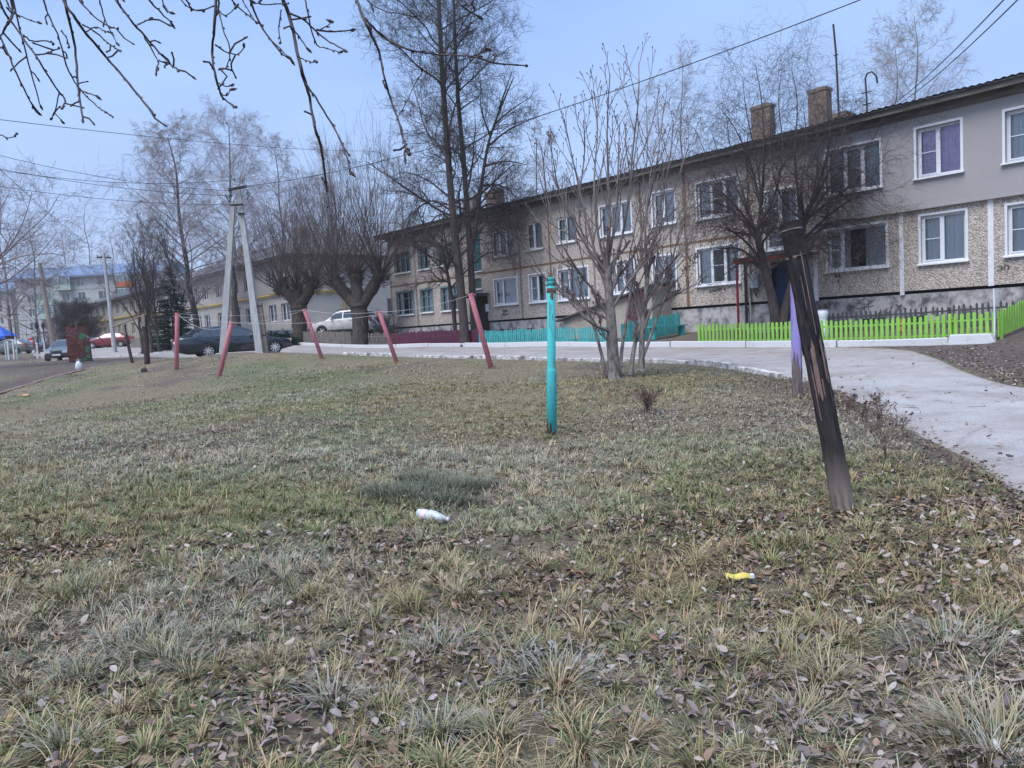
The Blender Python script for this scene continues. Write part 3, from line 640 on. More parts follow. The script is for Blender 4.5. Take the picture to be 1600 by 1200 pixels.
for k in range(16):
    a = random.uniform(0, 6.28); r = abs(random.gauss(0, .2)); mb.tube([(2.95+r*math.cos(a), -.052, 1.6+r*math.sin(a)*.9), (2.95+r*math.cos(a)+random.uniform(-.1, .1), -.052, 1.6+r*math.sin(a)*.9+random.uniform(-.1, .1))], random.uniform(.006, .02), 5)
obj('damp_stain', mb, mat('dark_damp', (.07, .07, .072), (.14, .135, .135), 9, .9), B)
# meter box with cables
mb = MB(); mb.box(7.88, 8.2, 0, .16, 2.62, 3.14); mb.box(7.92, 8.16, .158, .17, 2.9, 3.1); mx_ = obj('meter_box', mb, MT['metalbox'], B)
mb = MB()
for k in range(4): mb.tube([(7.95+k*.06, .08, 2.62), (7.97+k*.05, .1, 2.45), (8.02+k*.02, .06, 2.25+k*.04)], .012, 5)
obj('cable', mb, MT['wire'], mx_)
# entrance canopies
def canopy(label, u0, u1, z, out_, posts, m1, m2, grp):
    T = thing('door_canopy', label, 'canopy', (*P0, 0), RZ, grp)
    mb = MB(); mb.box(u0, u1, .03, out_, z, z+.07); obj('canopy_roof', mb, m1, T)
    mb = MB(); mb.box(u0, u1, out_-.04, out_+.02, z-.09, z-.002); mb.box(u1-.04, u1+.02, .03, out_-.05, z-.09, z-.002); obj('edge_rail', mb, m2, T)
    for uu in posts:
        q = P0+FD*uu-NN*(out_-.08); mb = MB(); mb.tube([(uu, out_-.08, h(*q)-.1), (uu, out_-.08, z-.09)], .045, 8); obj('post', mb, m2, T)
canopy('flat entrance canopy with dark red posts over the blue door', 5.55, 8.15, 3.6, 1.35, (8.05, 5.7), mat('dark_felt', (.06, .05, .05), (.09, .085, .07), 5), MT['redpaint'], 'entrance canopies')
canopy('flat dark canopy over the brown door behind the linden trunks', 23.8, 25.6, 3.5, 1.2, (25.45,), MT['slate'], MT['black'], 'entrance canopies')
# basement entrance lean-to
T = thing('basement_entrance', 'low cream lean-to over the basement stair with a sloping sheet roof', 'lean-to', (*P0, 0), RZ)
ua, ub, oy = 12.0, 17.1, 1.25
M_ = Matrix(((1, 0, 0, 0), (0, 0, -1, oy), (0, 1, 0, 0), (0, 0, 0, 1)))
mb = MB(); mb.add([(ua, oy, .7), (ub, oy, .7), (ub, oy, 1.9), (ua, oy, 3.0), (ua, -.05, .7), (ub, -.05, .7), (ub, -.05, 1.9), (ua, -.05, 3.0)], [(0, 3, 2, 1), (4, 0, 1, 5), (0, 4, 7, 3), (1, 2, 6, 5)]); obj('wall', mb, MT['cream'], T)
mb = MB(); mb.add([(ua-.25, oy+.22, 3.1), (ub+.3, oy+.22, 1.87), (ub+.3, -.0, 1.95), (ua-.25, -.0, 3.18), (ua-.25, oy+.22, 3.02), (ub+.3, oy+.22, 1.79), (ub+.3, 0, 1.87), (ua-.25, 0, 3.1)], [(0, 1, 2, 3), (7, 6, 5, 4), (0, 4, 5, 1), (1, 5, 6, 2), (3, 7, 4, 0)]); obj('roof', mb, MT['slate'], T)
D = bpy.data.objects.new('door', None); C.objects.link(D); D.parent = T; D.location = (12.3, oy, 1.1)
mb = MB(); mb.box(.09, .82, .005, .03, 0, 1.62); obj('door_leaf', mb, mat('brown_plank', (.1, .065, .055), (.16, .11, .1), 4, .8), D)
mb = MB(); mb.box(0, .09, .0, .07, 0, 1.75); mb.box(.82, .91, 0, .07, 0, 1.75); mb.box(.09, .82, 0, .07, 1.62, 1.75); obj('door_frame', mb, MT['redpaint'], D)
# rooftop aerials
def aerial(pxb, pyb, pts, r, label, name='aerial_mast', extra=None):
    off = -2.6; T = None; wp = []
    for px, py in pts:
        rr = ray(px, py); d = (np.array([*(P0-NN*off), 0])-CAM) @ np.array([*NN, 0])/(rr @ np.array([*NN, 0])); wp.append(CAM+rr*d)
    wp = np.array(wp); b0 = wp[0].copy(); T = thing(name, label, 'aerial', b0)
    mb = MB(); mb.tube(wp-b0, r, 6); obj('mast', mb, MT['black'], T)
    mb = MB()
    for (i, f, wd) in extra or []:
        c = wp[i]*(1-f)+wp[i+1]*f-b0; v = np.array([*FD, 0])*wd; mb.tube([c-v, c+v], r*.7, 5)
    if extra: obj('crossbar', mb, MT['black'], T)
aerial(0, 0, [(1311, 188), (1309, 140), (1306, 80), (1302, 38)], .035, 'tall straight black mast beside the right brick chimney', extra=[(0, .1, .25), (1, .9, .08)])
aerial(0, 0, [(1355, 178), (1354, 150), (1352, 122), (1355, 115), (1362, 112), (1369, 118), (1371, 130)], .03, 'hook topped black pipe aerial standing on the roof', extra=[(0, .55, .15), (1, .2, .18)])
aerial(0, 0, [(839, 316), (838, 270), (838, 218)], .025, 'thin black mast rising from the roof beyond the young ash', extra=[(0, .1, .2)])

# ------------------------------------------------------------------ fences
def fence(name, label, pts, ht, pw, sp, m, grp, rails=(.2, .75), posts=2.0, wob=.0, top='flat', gaps=.0, seed=1):
    rng = random.Random(seed); L = np.asarray(pts, float); T = thing(name, label, 'fence', (*L[0], h(*L[0])), 0, grp); b0 = np.array([*L[0], h(*L[0])])
    s = np.concatenate([[0], np.cumsum(np.linalg.norm(np.diff(L, axis=0), axis=1))]); tot = s[-1]
    def pos(x): return np.array([np.interp(x, s, L[:, 0]), np.interp(x, s, L[:, 1])])
    mb = MB(); x = 0.0
    while x < tot:
        if rng.random() >= gaps:
            p = pos(x); q = pos(min(x+.05, tot))-pos(max(0, x-.05)); an = math.atan2(q[1], q[0]); hh = ht*(1+rng.uniform(-.05, .05)); wd = pw*rng.uniform(.92, 1.06)
            M_ = Matrix.Translation((*(p-b0[:2]), h(*p)-b0[2]+.04)) @ Matrix.Rotation(an, 4, 'Z') @ Matrix.Rotation(rng.gauss(0, wob), 4, 'Y') @ Matrix.Rotation(R_(90), 4, 'X')
            if top == 'flat': pl = [(-wd/2, 0), (wd/2, 0), (wd/2, hh), (-wd/2, hh)]
            elif top == 'round': pl = [(-wd/2, 0), (wd/2, 0), (wd/2, hh-.03), (wd*.3, hh), (-wd*.3, hh), (-wd/2, hh-.03)]
            else: pl = [(-wd/2, 0), (wd/2, 0), (wd/2, hh-.06), (0, hh), (-wd/2, hh-.06)]
            mb.prism(pl, M_, .02)
        x += sp
    obj('picket_panel', mb, m, T)
    mb = MB()
    for f in rails:
        k = max(2, int(tot)); pp = [pos(i*tot/k) for i in range(k+1)]
        for a_, c_ in zip(pp[:-1], pp[1:]):
            za, zc = h(*a_)-b0[2]+ht*f, h(*c_)-b0[2]+ht*f; tn = (c_-a_)/np.linalg.norm(c_-a_); nn_ = np.array([-tn[1], tn[0]])
            if (nn_ @ NN) < 0: nn_ = -nn_
            a2, c2 = a_-b0[:2]+nn_*.012, c_-b0[:2]+nn_*.012; w2 = nn_*.035
            mb.add([(*a2, za), (*c2, zc), (*(c2+w2), zc), (*(a2+w2), za), (*a2, za+.05), (*c2, zc+.05), (*(c2+w2), zc+.05), (*(a2+w2), za+.05)], [(3, 2, 1, 0), (4, 5, 6, 7), (0, 1, 5, 4), (2, 3, 7, 6), (0, 4, 7, 3), (1, 2, 6, 5)])
    obj('rail', mb, m, T)
    x = .05
    while x < tot:
        p = pos(x)+NN*.09; mb = MB(); z = h(*p)-b0[2]; mb.box(p[0]-b0[0]-.035, p[0]-b0[0]+.035, p[1]-b0[1]-.035, p[1]-b0[1]+.035, z-.1, z+ht*.92); obj('post', mb, m, T); x += posts
    return T
def fu(u, off): return facade(u, off)[:2]
def u_of(px, off, py=540): return rev(px, py, off)[0]
FO = KOFF-.4
uG0, uG1 = u_of(1093, FO), u_of(1556, FO)
fence('picket_fence', 'long lime green picket fence along the white kerb', [fu(uG0, FO), fu((uG0+uG1)/2, FO), fu(uG1, FO)], .66, .085, .148, MT['green'], 'lime green fence runs', top='round', wob=.006)
fence('picket_fence', 'short lime green picket fence run turning back towards the wall', [fu(uG1-.05, FO-.05), fu(uG1-.35, FO-2.6)], .68, .085, .142, MT['green'], 'lime green fence runs', top='round', seed=4)
fence('picket_fence', 'low dark grey picket fence close under the building wall', [fu(-3, 1.25), fu(2, 1.25), fu(6.0, 1.3)], .6, .06, .15, mat('dark_grey_wood', (.06, .06, .065), (.1, .1, .1), 4, .9), None, top='point', wob=.02, seed=5)
uT0, uT1 = u_of(955, FO), u_of(748, FO)
fence('picket_fence', 'turquoise picket fence along the kerb beyond the turquoise post', [fu(uT0, FO), fu(uT1, FO)], .66, .085, .125, MT['turq'], 'turquoise fence runs', wob=.025, seed=6, gaps=.02)
fence('picket_fence', 'turquoise picket fence beside the entrance path behind the bench', [fu(11.75, FO), fu(11.15, .6)], .8, .09, .115, MT['turq'], 'turquoise fence runs', wob=.01, seed=7)
uP1 = u_of(612, FO)
fence('picket_fence', 'dark maroon picket fence between two linden trunks and the willow', [fu(uT1+.08, FO), fu(uP1, FO)], .72, .1, .118, MT['purple'], 'maroon fence runs', wob=.02, seed=8)
fence('picket_fence', 'low maroon picket fence nearer the building wall', [fu(18.6, 1.7), fu(30.5, 1.7)], .55, .1, .13, MT['purple'], 'maroon fence runs', wob=.03, seed=9)
a_, c_ = fu(uP1+.3, FO), fu(u_of(572, FO)+.3, FO-.3)
fence('picket_fence', 'short gappy bare wooden picket fence left of the maroon fence', [a_, c_], .75, .08, .2, MT['redpaint'] if False else MT['greywood'], 'weathered wooden fence runs', wob=.03, seed=10)
fence('picket_fence', 'weathered grey wooden fence between the two pollard willows', [at(548, 540, 46.5)[:2], at(468, 540, 50)[:2]], .78, .16, .17, MT['greywood'], 'weathered wooden fence runs', wob=.015, seed=11)
fence('picket_fence', 'long low grey fence beyond the parked dark sedan', [at(290, 545, 66)[:2], at(205, 546, 70)[:2]], .9, .12, .2, MT['greywood'], 'weathered wooden fence runs', seed=12)
# bench, white pole, garden figure, small bits behind the green fence
q = fu(11.0, 1.6); bt = thing('bench', 'turquoise plank bench against the turquoise fence on the entrance path', 'bench', (*q, h(*q)), RZ-R_(90)-.16)
for nm, (x0, x1, y0, y1, z0, z1) in (('seat', (-.95, .95, -.16, .16, .42, .47)), ('leg', (-.8, -.68, -.12, .12, -.05, .42)), ('leg', (.68, .8, -.12, .12, -.05, .42))):
    mb = MB(); mb.box(x0, x1, y0, y1, z0, z1); obj(nm, mb, MT['turq'], bt)
q = fu(u_of(1554, FO+.05), FO+.06); mb = MB(); mb.tube([(0, 0, -.1), (.01, 0, .6), (-.005, 0, 1.3)], .022, 7); tag(obj('marker_stake', mb, MT['white'], None, loc=(*q, h(*q))), 'thin white stake standing at the corner of the green fence', 'stake')
q = at(1286, 515, 23.4); fg = thing('garden_figure', 'white painted two bulge garden figure with black top behind the green fence', 'garden ornament', q, RZ)
mb = MB(); mb.lathe([(.12, 0), (.17, .1), (.19, .3), (.15, .5), (.11, .6), (.14, .72), (.17, .85), (.15, .98), (.08, 1.05)], 16); obj('body', mb, MT['white'], fg, True)
mb = MB(); mb.lathe([(.19, 1.0), (.19, 1.03), (.13, 1.04), (.12, 1.16), (.04, 1.18)], 14); mb.add([(-.2, 0, 1.02), (-.1, 0, 1.06), (-.22, 0, 1.3), (-.2, .03, 1.02), (-.1, .03, 1.06), (-.22, .03, 1.3)], [(0, 1, 2), (5, 4, 3), (0, 3, 4, 1), (1, 4, 5, 2), (2, 5, 3, 0)]); obj('hat', mb, MT['black'], fg)
for (px, lab, m_, s) in ((1407, 'small orange clay garden ornament under the vent ledge', mat('orange_clay', (.4, .16, .03), (.3, .1, .03), 8), .3),):
    q = at(px, 500, 22.6); mb = MB(); mb.lathe([(.06, 0), (.1, .06), (.07, .16), (.03, .22), (.08, .3), (.05, .42), (.02, .44)], 12); mb.tube([(-.16, 0, .3), (0, 0, .24), (.15, 0, .34)], .03, 6); tag(obj('garden_ornament', mb, m_, None, loc=q), lab, 'garden ornament')

# ------------------------------------------------------------------ posts on the lawn
def wood_burnt(name):
    m = bpy.data.materials.new(name); m.use_nodes = True; t, b = nodes(m); b.inputs['Roughness'].default_value = .75; b.inputs['Specular IOR Level'].default_value = .25
    tcn_ = t.nodes.new('ShaderNodeTexCoord'); mp = t.nodes.new('ShaderNodeMapping'); mp.inputs['Scale'].default_value = (14, 14, 1.6); t.links.new(tcn_.outputs['Object'], mp.inputs[0])
    n = t.nodes.new('ShaderNodeTexNoise'); n.inputs['Scale'].default_value = 1.5; n.inputs['Detail'].default_value = 8; n.inputs['Roughness'].default_value = .7; t.links.new(mp.outputs[0], n.inputs['Vector'])
    sx = t.nodes.new('ShaderNodeSeparateXYZ'); t.links.new(tcn_.outputs['Object'], sx.inputs[0])
    r1 = t.nodes.new('ShaderNodeValToRGB'); e = r1.color_ramp.elements; e[0].color = (.008, .008, .01, 1); e[0].position = .35; e[1].color = (.06, .05, .05, 1); e[1].position = .7
    r2 = t.nodes.new('ShaderNodeValToRGB'); e = r2.color_ramp.elements; e[0].color = (.09, .075, .065, 1); e[0].position = .3; e[1].color = (.3, .245, .215, 1); e[1].position = .65
    t.links.new(n.outputs['Fac'], r1.inputs[0]); t.links.new(n.outputs['Fac'], r2.inputs[0])
    a = t.nodes.new('ShaderNodeMath'); a.operation = 'MULTIPLY_ADD'; a.inputs[1].default_value = .9; t.links.new(n.outputs['Fac'], a.inputs[0]); t.links.new(sx.outputs[2], a.inputs[2])
    q = t.nodes.new('ShaderNodeValToRGB'); q.color_ramp.elements[0].position = .62; q.color_ramp.elements[1].position = .98      # unburnt foot, charred above
    t.links.new(a.outputs[0], q.inputs[0]); x = t.nodes.new('ShaderNodeMixRGB'); t.links.new(q.outputs[0], x.inputs[0]); t.links.new(r2.outputs[0], x.inputs[1]); t.links.new(r1.outputs[0], x.inputs[2]); t.links.new(x.outputs[0], b.inputs['Base Color'])
    u = t.nodes.new('ShaderNodeBump'); u.inputs['Strength'].default_value = 1; u.inputs['Distance'].default_value = .02; t.links.new(n.outputs['Fac'], u.inputs['Height']); t.links.new(u.outputs[0], b.inputs['Normal'])
    return m
def lean(base, top):                          # rotation that stands a z-up thing along base->top
    v = Vector(top)-Vector(base); z = v.normalized(); x = Vector((0, 1, 0)).cross(z).normalized(); y = z.cross(x)
    return Matrix((x, y, z)).transposed().to_euler(), v.length
base = G(1319, 803); dB = float((base-CAM) @ fwd); top = P(1234, 347, dB+.05)
eu, L = lean(base, top)
T = thing('charred_post', 'charred leaning wooden post with a rusty metal collar beside the road', 'post', base); T.rotation_euler = eu
def log(mb, z0, z1, r0_, r1_, k=28, n=26, rough=.006, jag0=0, jag1=0, seed=3, a0=0, a1=2*math.pi):
    rg = random.Random(seed); ph = [rg.uniform(0, 6.28) for _ in range(6)]; full = a1-a0 > 6.2; kk = k if full else k+1
    vs = []; j0 = [rg.uniform(-jag0, jag0) for _ in range(kk)]; j1 = [rg.uniform(-jag1, jag1) for _ in range(kk)]
    for i in range(n):
        f = i/(n-1)
        for j in range(kk):
            an = a0+(a1-a0)*j/k; z = z0+j0[j]*(1-f)+(z1-z0)*f+j1[j]*f; r = r0_+(r1_-r0_)*f
            r += rough*(math.sin(3*an+ph[0]+z*2)+.7*math.sin(7*an+ph[1]+z*3)+.6*math.sin(13*an+ph[2]-z*5)+.5*math.sin(z*22+ph[3]+2*an))*.6
            vs.append((r*math.cos(an), r*math.sin(an), z))
    fs = [(i*kk+j, i*kk+(j+1) % kk, (i+1)*kk+(j+1) % kk, (i+1)*kk+j) for i in range(n-1) for j in range(kk if full else kk-1)]
    if full: fs += [tuple(range(kk))[::-1], tuple(range((n-1)*kk, n*kk))]
    mb.add(vs, fs)
MT['burnt'] = wood_burnt('charred_wood')
mb = MB(); log(mb, -.15, L*.95, .0835, .071); obj('pole', mb, MT['burnt'], T, True)
char = mat('deep_char', (.006, .006, .009), (.035, .03, .034), 3, .7, 1, 12, stretch=(10, 10, 1.2))
mb = MB(); log(mb, L*.56, L*.9, .08, .074, jag0=.06, jag1=.02, seed=5, rough=.005); obj('charred_layer', mb, char, T, True)
mb = MB()
for a0_, a1_, z0, z1 in ((-1.9, -1.5, L*.47, L*.6), (-2.6, -2.2, L*.35, L*.52), (-1.1, -.85, L*.4, L*.62), (-.5, -.1, L*.44, L*.58)): log(mb, z0, z1, .082, .083, k=5, n=10, a0=a0_, a1=a1_, jag0=.05, jag1=.03, seed=int(a0_*10), rough=.003)
obj('loose_shell', mb, char, T)
mb = MB()
for a0_, a1_, z0, z1, r_ in ((-2.25, -1.85, L*.4, L*.575, .0855), (-2.5, -2.38, L*.3, L*.5, .083), (-1.3, -1.1, L*.46, L*.6, .0885), (-1.5, -1.42, L*.62, L*.9, .0835), (-1.0, -.95, L*.38, L*.5, .084), (-1.9, -1.84, L*.7, L*.8, .0835), (-1.75, -1.6, L*.4, L*.52, .084)): log(mb, z0, z1, r_, r_, k=3, n=10, a0=a0_, a1=a1_, jag0=.05, jag1=.05, seed=int(a0_*13), rough=.002)
obj('bare_wood_split', mb, mat('split_wood', (.26, .18, .16), (.13, .085, .08), 8, .85, .5, 30, stretch=(10, 10, 1)), T)
mb = MB(); M_ = None
pr = [(.076, L*.875), (.08, L*.877), (.082, L*.968), (.084, L*.97), (.084, L*.976), (.081, L*.978), (.08, L*.999), (.073, L)]; mb.lathe(pr, 24); obj('metal_collar', mb, mat('burnt_steel', (.012, .01, .01), (.035, .024, .02), 12, .7, .4, 30, metal=.2), T, False)
mb = MB(); mb.lathe([(.084, L*.9685), (.0855, L*.9695), (.0855, L*.972), (.084, L*.973)], 24); log(mb, L*.876, L*.881, .081, .083, n=3, jag0=.012, jag1=.003); obj('ash_ring', mb, mat('pale_ash', (.05, .045, .04), (.26, .23, .21), 14, .9), T)

base = G(1246, 622); dB = float((base-CAM) @ fwd); top = P(1242, 402, dB); eu, L = lean(base, top)
T = thing('purple_post', 'lilac painted wooden post standing just behind the charred post', 'post', base); T.rotation_euler = eu
def two_tone(name, c_hi, c_lo, c_lo2, zsplit, sc=3):
    m = mat(name, c_lo, c_lo2, 5, .85, .5, 25, stretch=(9, 9, 1)); t, b = nodes(m); tcn_ = t.nodes.new('ShaderNodeTexCoord'); sx = t.nodes.new('ShaderNodeSeparateXYZ'); t.links.new(tcn_.outputs['Object'], sx.inputs[0])
    mp = t.nodes.new('ShaderNodeMapping'); mp.inputs['Scale'].default_value = (12, 12, 1.2); t.links.new(tcn_.outputs['Object'], mp.inputs[0])
    n = t.nodes.new('ShaderNodeTexNoise'); n.inputs['Scale'].default_value = 1.4; n.inputs['Detail'].default_value = 7; t.links.new(mp.outputs[0], n.inputs['Vector'])
    a = t.nodes.new('ShaderNodeMath'); a.operation = 'MULTIPLY_ADD'; a.inputs[1].default_value = 1.8; t.links.new(n.outputs['Fac'], a.inputs[0])
    k = t.nodes.new('ShaderNodeMapRange'); k.inputs['From Min'].default_value = zsplit-.25; k.inputs['From Max'].default_value = zsplit+.25; k.inputs['To Min'].default_value = -.75; k.inputs['To Max'].default_value = -.06
    t.links.new(sx.outputs[2], k.inputs['Value']); t.links.new(k.outputs[0], a.inputs[2])
    r = t.nodes.new('ShaderNodeValToRGB'); r.color_ramp.elements[0].position = .6; r.color_ramp.elements[1].position = .68; t.links.new(a.outputs[0], r.inputs[0])
    old = b.inputs['Base Color'].links[0].from_socket; x = t.nodes.new('ShaderNodeMixRGB'); x.inputs[2].default_value = (*c_hi, 1); t.links.new(r.outputs[0], x.inputs[0]); t.links.new(old, x.inputs[1]); t.links.new(x.outputs[0], b.inputs['Base Color']); return m
mb = MB(); log(mb, -.1, L, .086, .072, rough=.007, seed=9); obj('pole', mb, two_tone('lilac_peeling_paint', (.29, .24, .53), (.2, .165, .16), (.08, .06, .065), .55), T, True)
base = G(862.5, 685); dB = float((base-CAM) @ fwd); top = P(861, 433, dB); eu, L = lean(base, top)
T = thing('turquoise_post', 'turquoise painted steel pipe post standing in the middle of the lawn', 'post', base); T.rotation_euler = eu
turq2 = two_tone('turquoise_pipe_paint', (.07, .47, .48), (.2, .12, .09), (.1, .07, .06), .02)
mb = MB(); mb.lathe([(.062, L*.42), (.059, L*.43), (.057, L*.97), (.05, L*.972)], 20); obj('pipe', mb, turq2, T, True)
mb = MB(); mb.lathe([(.07, -.1), (.07, L*.41), (.066, L*.425), (.058, L*.43)], 20); obj('lower_sleeve', mb, turq2, T, True)
mb = MB(); mb.lathe([(.058, L*.9), (.066, L*.905), (.066, L*.925), (.058, L*.93)], 20); mb.lathe([(.058, L*.945), (.066, L*.95), (.066, L*.965), (.058, L*.97)], 20); mb.lathe([(.05, L*.97), (.052, L*.99), (.03, L)], 16); obj('cap_ring', mb, two_tone('rusty_turquoise', (.03, .32, .33), (.13, .08, .05), (.08, .05, .04), L*.93), T, True)
mb = MB()
for k in range(14):
    an = -1.6+random.gauss(0, .22); z = L*(.93-.36*random.random()**1.5); l = random.uniform(.04, .16); log(mb, z-l, z, .0585, .0587, k=2, n=3, a0=an, a1=an+random.uniform(.05, .16), jag0=.03, jag1=.02, rough=0, seed=k)
log(mb, L*.865, L*.925, .067, .067, k=6, n=3, a0=-1.75, a1=-1.2, jag0=.02, jag1=.01, rough=0)
obj('rust_streak', mb, MT['rust'], T)

PINK = []
for (pb, pt, lab) in [((767, 573), (735, 459), 'pink leaning clothes post in front of the brown entrance, tallest in the photo'), ((620, 567), (592, 486), 'pink leaning clothes post in front of the right pollard willow'),
                      ((504, 562), (475, 483), 'pink leaning clothes post in front of the left pollard willow'), ((342, 592), (362, 504), 'pink clothes post leaning the other way across the sedan'), ((276, 577), (277, 489), 'upright pink clothes post behind the sedan boot')]:
    base = G(*pb); dB = float((base-CAM) @ fwd); top = P(*pt, dB); eu, L = lean(base, top)
    T = thing('clothes_post', lab, 'post', base, 0, 'pink clothes line posts'); T.rotation_euler = eu
    mb = MB(); mb.lathe([(.076, -.15), (.076, L-.05), (.072, L-.03)], 14); obj('pipe', mb, MT['pink'], T, True)
    mb = MB(); mb.lathe([(.086, L-.05), (.089, L-.045), (.089, L-.005), (.07, L)], 14); mb.tube([(.08, 0, L-.07), (.14, 0, L-.06), (.14, 0, L-.02)], .012, 5); obj('hook_cap', mb, MT['pink'], T)
    PINK.append(top)
PINK = [np.array(p) for p in PINK]
def sagline(a, b_, sag, n=14):
    t_ = np.linspace(0, 1, n)[:, None]; p = a*(1-t_)+b_*t_; p[:, 2] -= (4*sag*t_*(1-t_))[:, 0]; return p
def wire(name, label, cat, a, b_, sag, r, m, grp, n=14):
    mb = MB(); p = sagline(np.array(a), np.array(b_), sag, n); mb.tube(p-p[0], r, 5, False); return tag(obj(name, mb, m, None, loc=p[0]), label, cat, grp)
for (i, j, sg, lab, dz) in [(0, 1, .12, 'thin clothes line strung from the tallest pink post to the next one', -.03), (1, 2, .1, 'thin clothes line between the two pink posts before the willows', -.03), (2, 3, .12, 'thin clothes line running down to the oppositely leaning pink post', -.03),
                            (2, 4, .15, 'long upper clothes line reaching the upright pink post', -.02), (4, 3, .35, 'slack loop of clothes line hanging between the two pink posts by the sedan', -.04), (1, 4, .3, 'lower slack clothes line passing behind the concrete pole', -.12)]:
    z_ = np.array([0, 0, dz]); wire('clothes_line', lab, 'clothes line', PINK[i]+z_, PINK[j]+z_, sg, .0052, MT['line'], 'clothes lines on the pink posts')
# two dark drying posts with a rail on the left
pa, pb = at(230, 566, 33), at(206, 561, 36)
for q, hh, r, lab, lx in ((pa, 2.1, .12, 'dark charred stub post nearer the pink posts under the thin rail', .03), (pb, 1.85, .07, 'thin dark brown post holding the far end of the thin rail', -.12)):
    T = thing('drying_post', lab, 'post', q, 0, 'dark drying posts'); T.rotation_euler = (0, lx, 0); mb = MB(); log(mb, -.1, hh, r, r*.85, n=12, seed=int(hh*10)); obj('pole', mb, mat('dark_post_wood', (.03, .022, .02), (.1, .07, .06), 5, .9, .6, 20, stretch=(6, 6, .8)), T, True)
    mb = MB(); mb.box(-r*.6, r*.6, -r*1.3, -r*.9, hh-.5, hh); obj('bracket', mb, MT['oldwood'], T)
mb = MB(); e = pb+np.array([-1.0, .4, 1.75]); f_ = pa+np.array([.2, -.2, 2.12]); mb.tube([np.zeros(3), f_-e], .035, 6); tag(obj('drying_rail', mb, MT['oldwood'], None, loc=e), 'thin wooden rail laid across the two dark drying posts', 'rail')

# ------------------------------------------------------------------ utility poles
dP = 31.0
ba, bb = at(347, 552, dP+.3), at(407, 551, dP); tp = P(372, 291, dP+.1); j = P(371, 335, dP)
T = thing('utility_pole', 'double legged concrete utility pole with black crossarm beside the dark sedan', 'utility pole', bb)
def taper(mb, a, b_, w0, w1):
    a = np.array(a); b_ = np.array(b_); v = (b_-a)/np.linalg.norm(b_-a); s = np.cross(v, [0, 1, 0]); s /= np.linalg.norm(s); q = np.cross(v, s); vs = []
    for c, w_ in ((a, w0), (b_, w1)): vs += [tuple(c+s*w_*i+q*w_*j_*.85) for i, j_ in ((-1, -1), (1, -1), (1, 1), (-1, 1))]
    mb.add(vs, [(3, 2, 1, 0), (4, 5, 6, 7), (0, 1, 5, 4), (1, 2, 6, 5), (2, 3, 7, 6), (3, 0, 4, 7)])
lo = np.array([0, 0, -.3])
mb = MB(); taper(mb, lo, tp-bb, .15, .085); obj('pole', mb, MT['polecon'], T)
mb = MB(); taper(mb, ba-bb+lo, P(364, 318, dP+.25)-bb, .14, .095); obj('strut', mb, MT['polecon'], T)
ax = RT*.95+np.array([0, .3, 0]); ax /= np.linalg.norm(ax)
def xarm(px, py, hl, th, tilt=.0):
    c = P(px, py, dP-.12)-bb; v = ax*hl+np.array([0, 0, tilt]); mb = MB(); a_, b_ = c-v, c+v; taper(mb, a_, b_, th, th); return mb
obj('crossarm', xarm(371, 294, .36, .05, .1), MT['black'], T); obj('crossarm', xarm(370, 320, .26, .035, .03), MT['black'], T)
insm = mat('glass_insulator', (.25, .28, .27), (.12, .13, .13), 9, .3)
INSUL = []
for px, py in ((359, 298), (383, 291), (366, 281), (379, 282), (361, 306), (386, 302)):
    c = P(px, py, dP-.1)-bb; mb = MB(); M_ = Matrix.Translation(Vector(c)); mb.lathe([(.015, -.08), (.02, -.03), (.05, -.02), (.055, .03), (.04, .07), (.02, .09)], 10, M_); obj('insulator', mb, insm, T, True); INSUL.append(c+bb)
mb = MB()
c = P(377, 334, dP)-bb; mb.lathe([(.13, -.015), (.135, -.015), (.135, .015), (.13, .015)], 12, Matrix.Translation(Vector(c))); mb.tube([P(362, 300, dP-.1)-bb, P(358, 309, dP-.3)-bb, P(352, 305, dP-.2)-bb, P(359, 316, dP-.1)-bb], .02, 5); mb.tube([P(385, 296, dP-.1)-bb, P(390, 302, dP-.2)-bb, P(386, 312, dP-.1)-bb], .02, 5)
obj('bracket', mb, MT['black'], T)
q = at(416, 551, dP+.2); tt = P(405, 474, dP+.2); eu, L = lean(q, tt)
T = thing('wooden_stub_post', 'weathered squared wooden stub post strapped close to the concrete pole foot', 'post', q); T.rotation_euler = eu
mb = MB(); mb.box(-.11, .1, -.1, .1, -.2, L); mb.box(-.19, -.112, -.07, .07, -.2, L*.93); obj('timber', mb, MT['oldwood'], T); mb = MB(); mb.box(-.21, .12, -.12, -.1, L*.35, L*.37); mb.box(-.21, .12, -.12, -.1, L*.93, L*.95); obj('wire_strap', mb, MT['black'], T)
# far poles
def simple_pole(label, pb, pt, d, r0_, r1_, m, arm=True, name='utility_pole', lamp=False):
    b0 = at(*pb, d); tpp = P(*pt, d); T = thing(name, label, 'utility pole', b0); mb = MB(); mb.tube([lo, tpp-b0], [r0_, r1_], 10); obj('pole', mb, m, T)
    if arm:
        v = ax*.55; c = tpp-b0-np.array([0, 0, .35]); mb = MB(); taper(mb, c-v, c+v, .05, .05); obj('crossarm', mb, MT['black'], T)
        for s in (-.9, -.3, .5): mb = MB(); mb.lathe([(.02, 0), (.05, .06), (.05, .14), (.02, .18)], 8, Matrix.Translation(Vector(c+v*s+np.array([0, 0, .04])))); obj('insulator', mb, insm, T)
    if lamp:
        c = (tpp-b0)*.78; mb = MB(); mb.tube([c, c+np.array([.6, -.3, .35]), c+np.array([1.2, -.6, .55])], .04, 6); mb.lathe([(.05, -.1), (.16, -.08), (.14, .06), (.05, .1)], 10, Matrix.Translation(Vector(c+np.array([1.25, -.6, .55])))); obj('street_lamp', mb, MT['metalbox'], T)
    return T, tpp
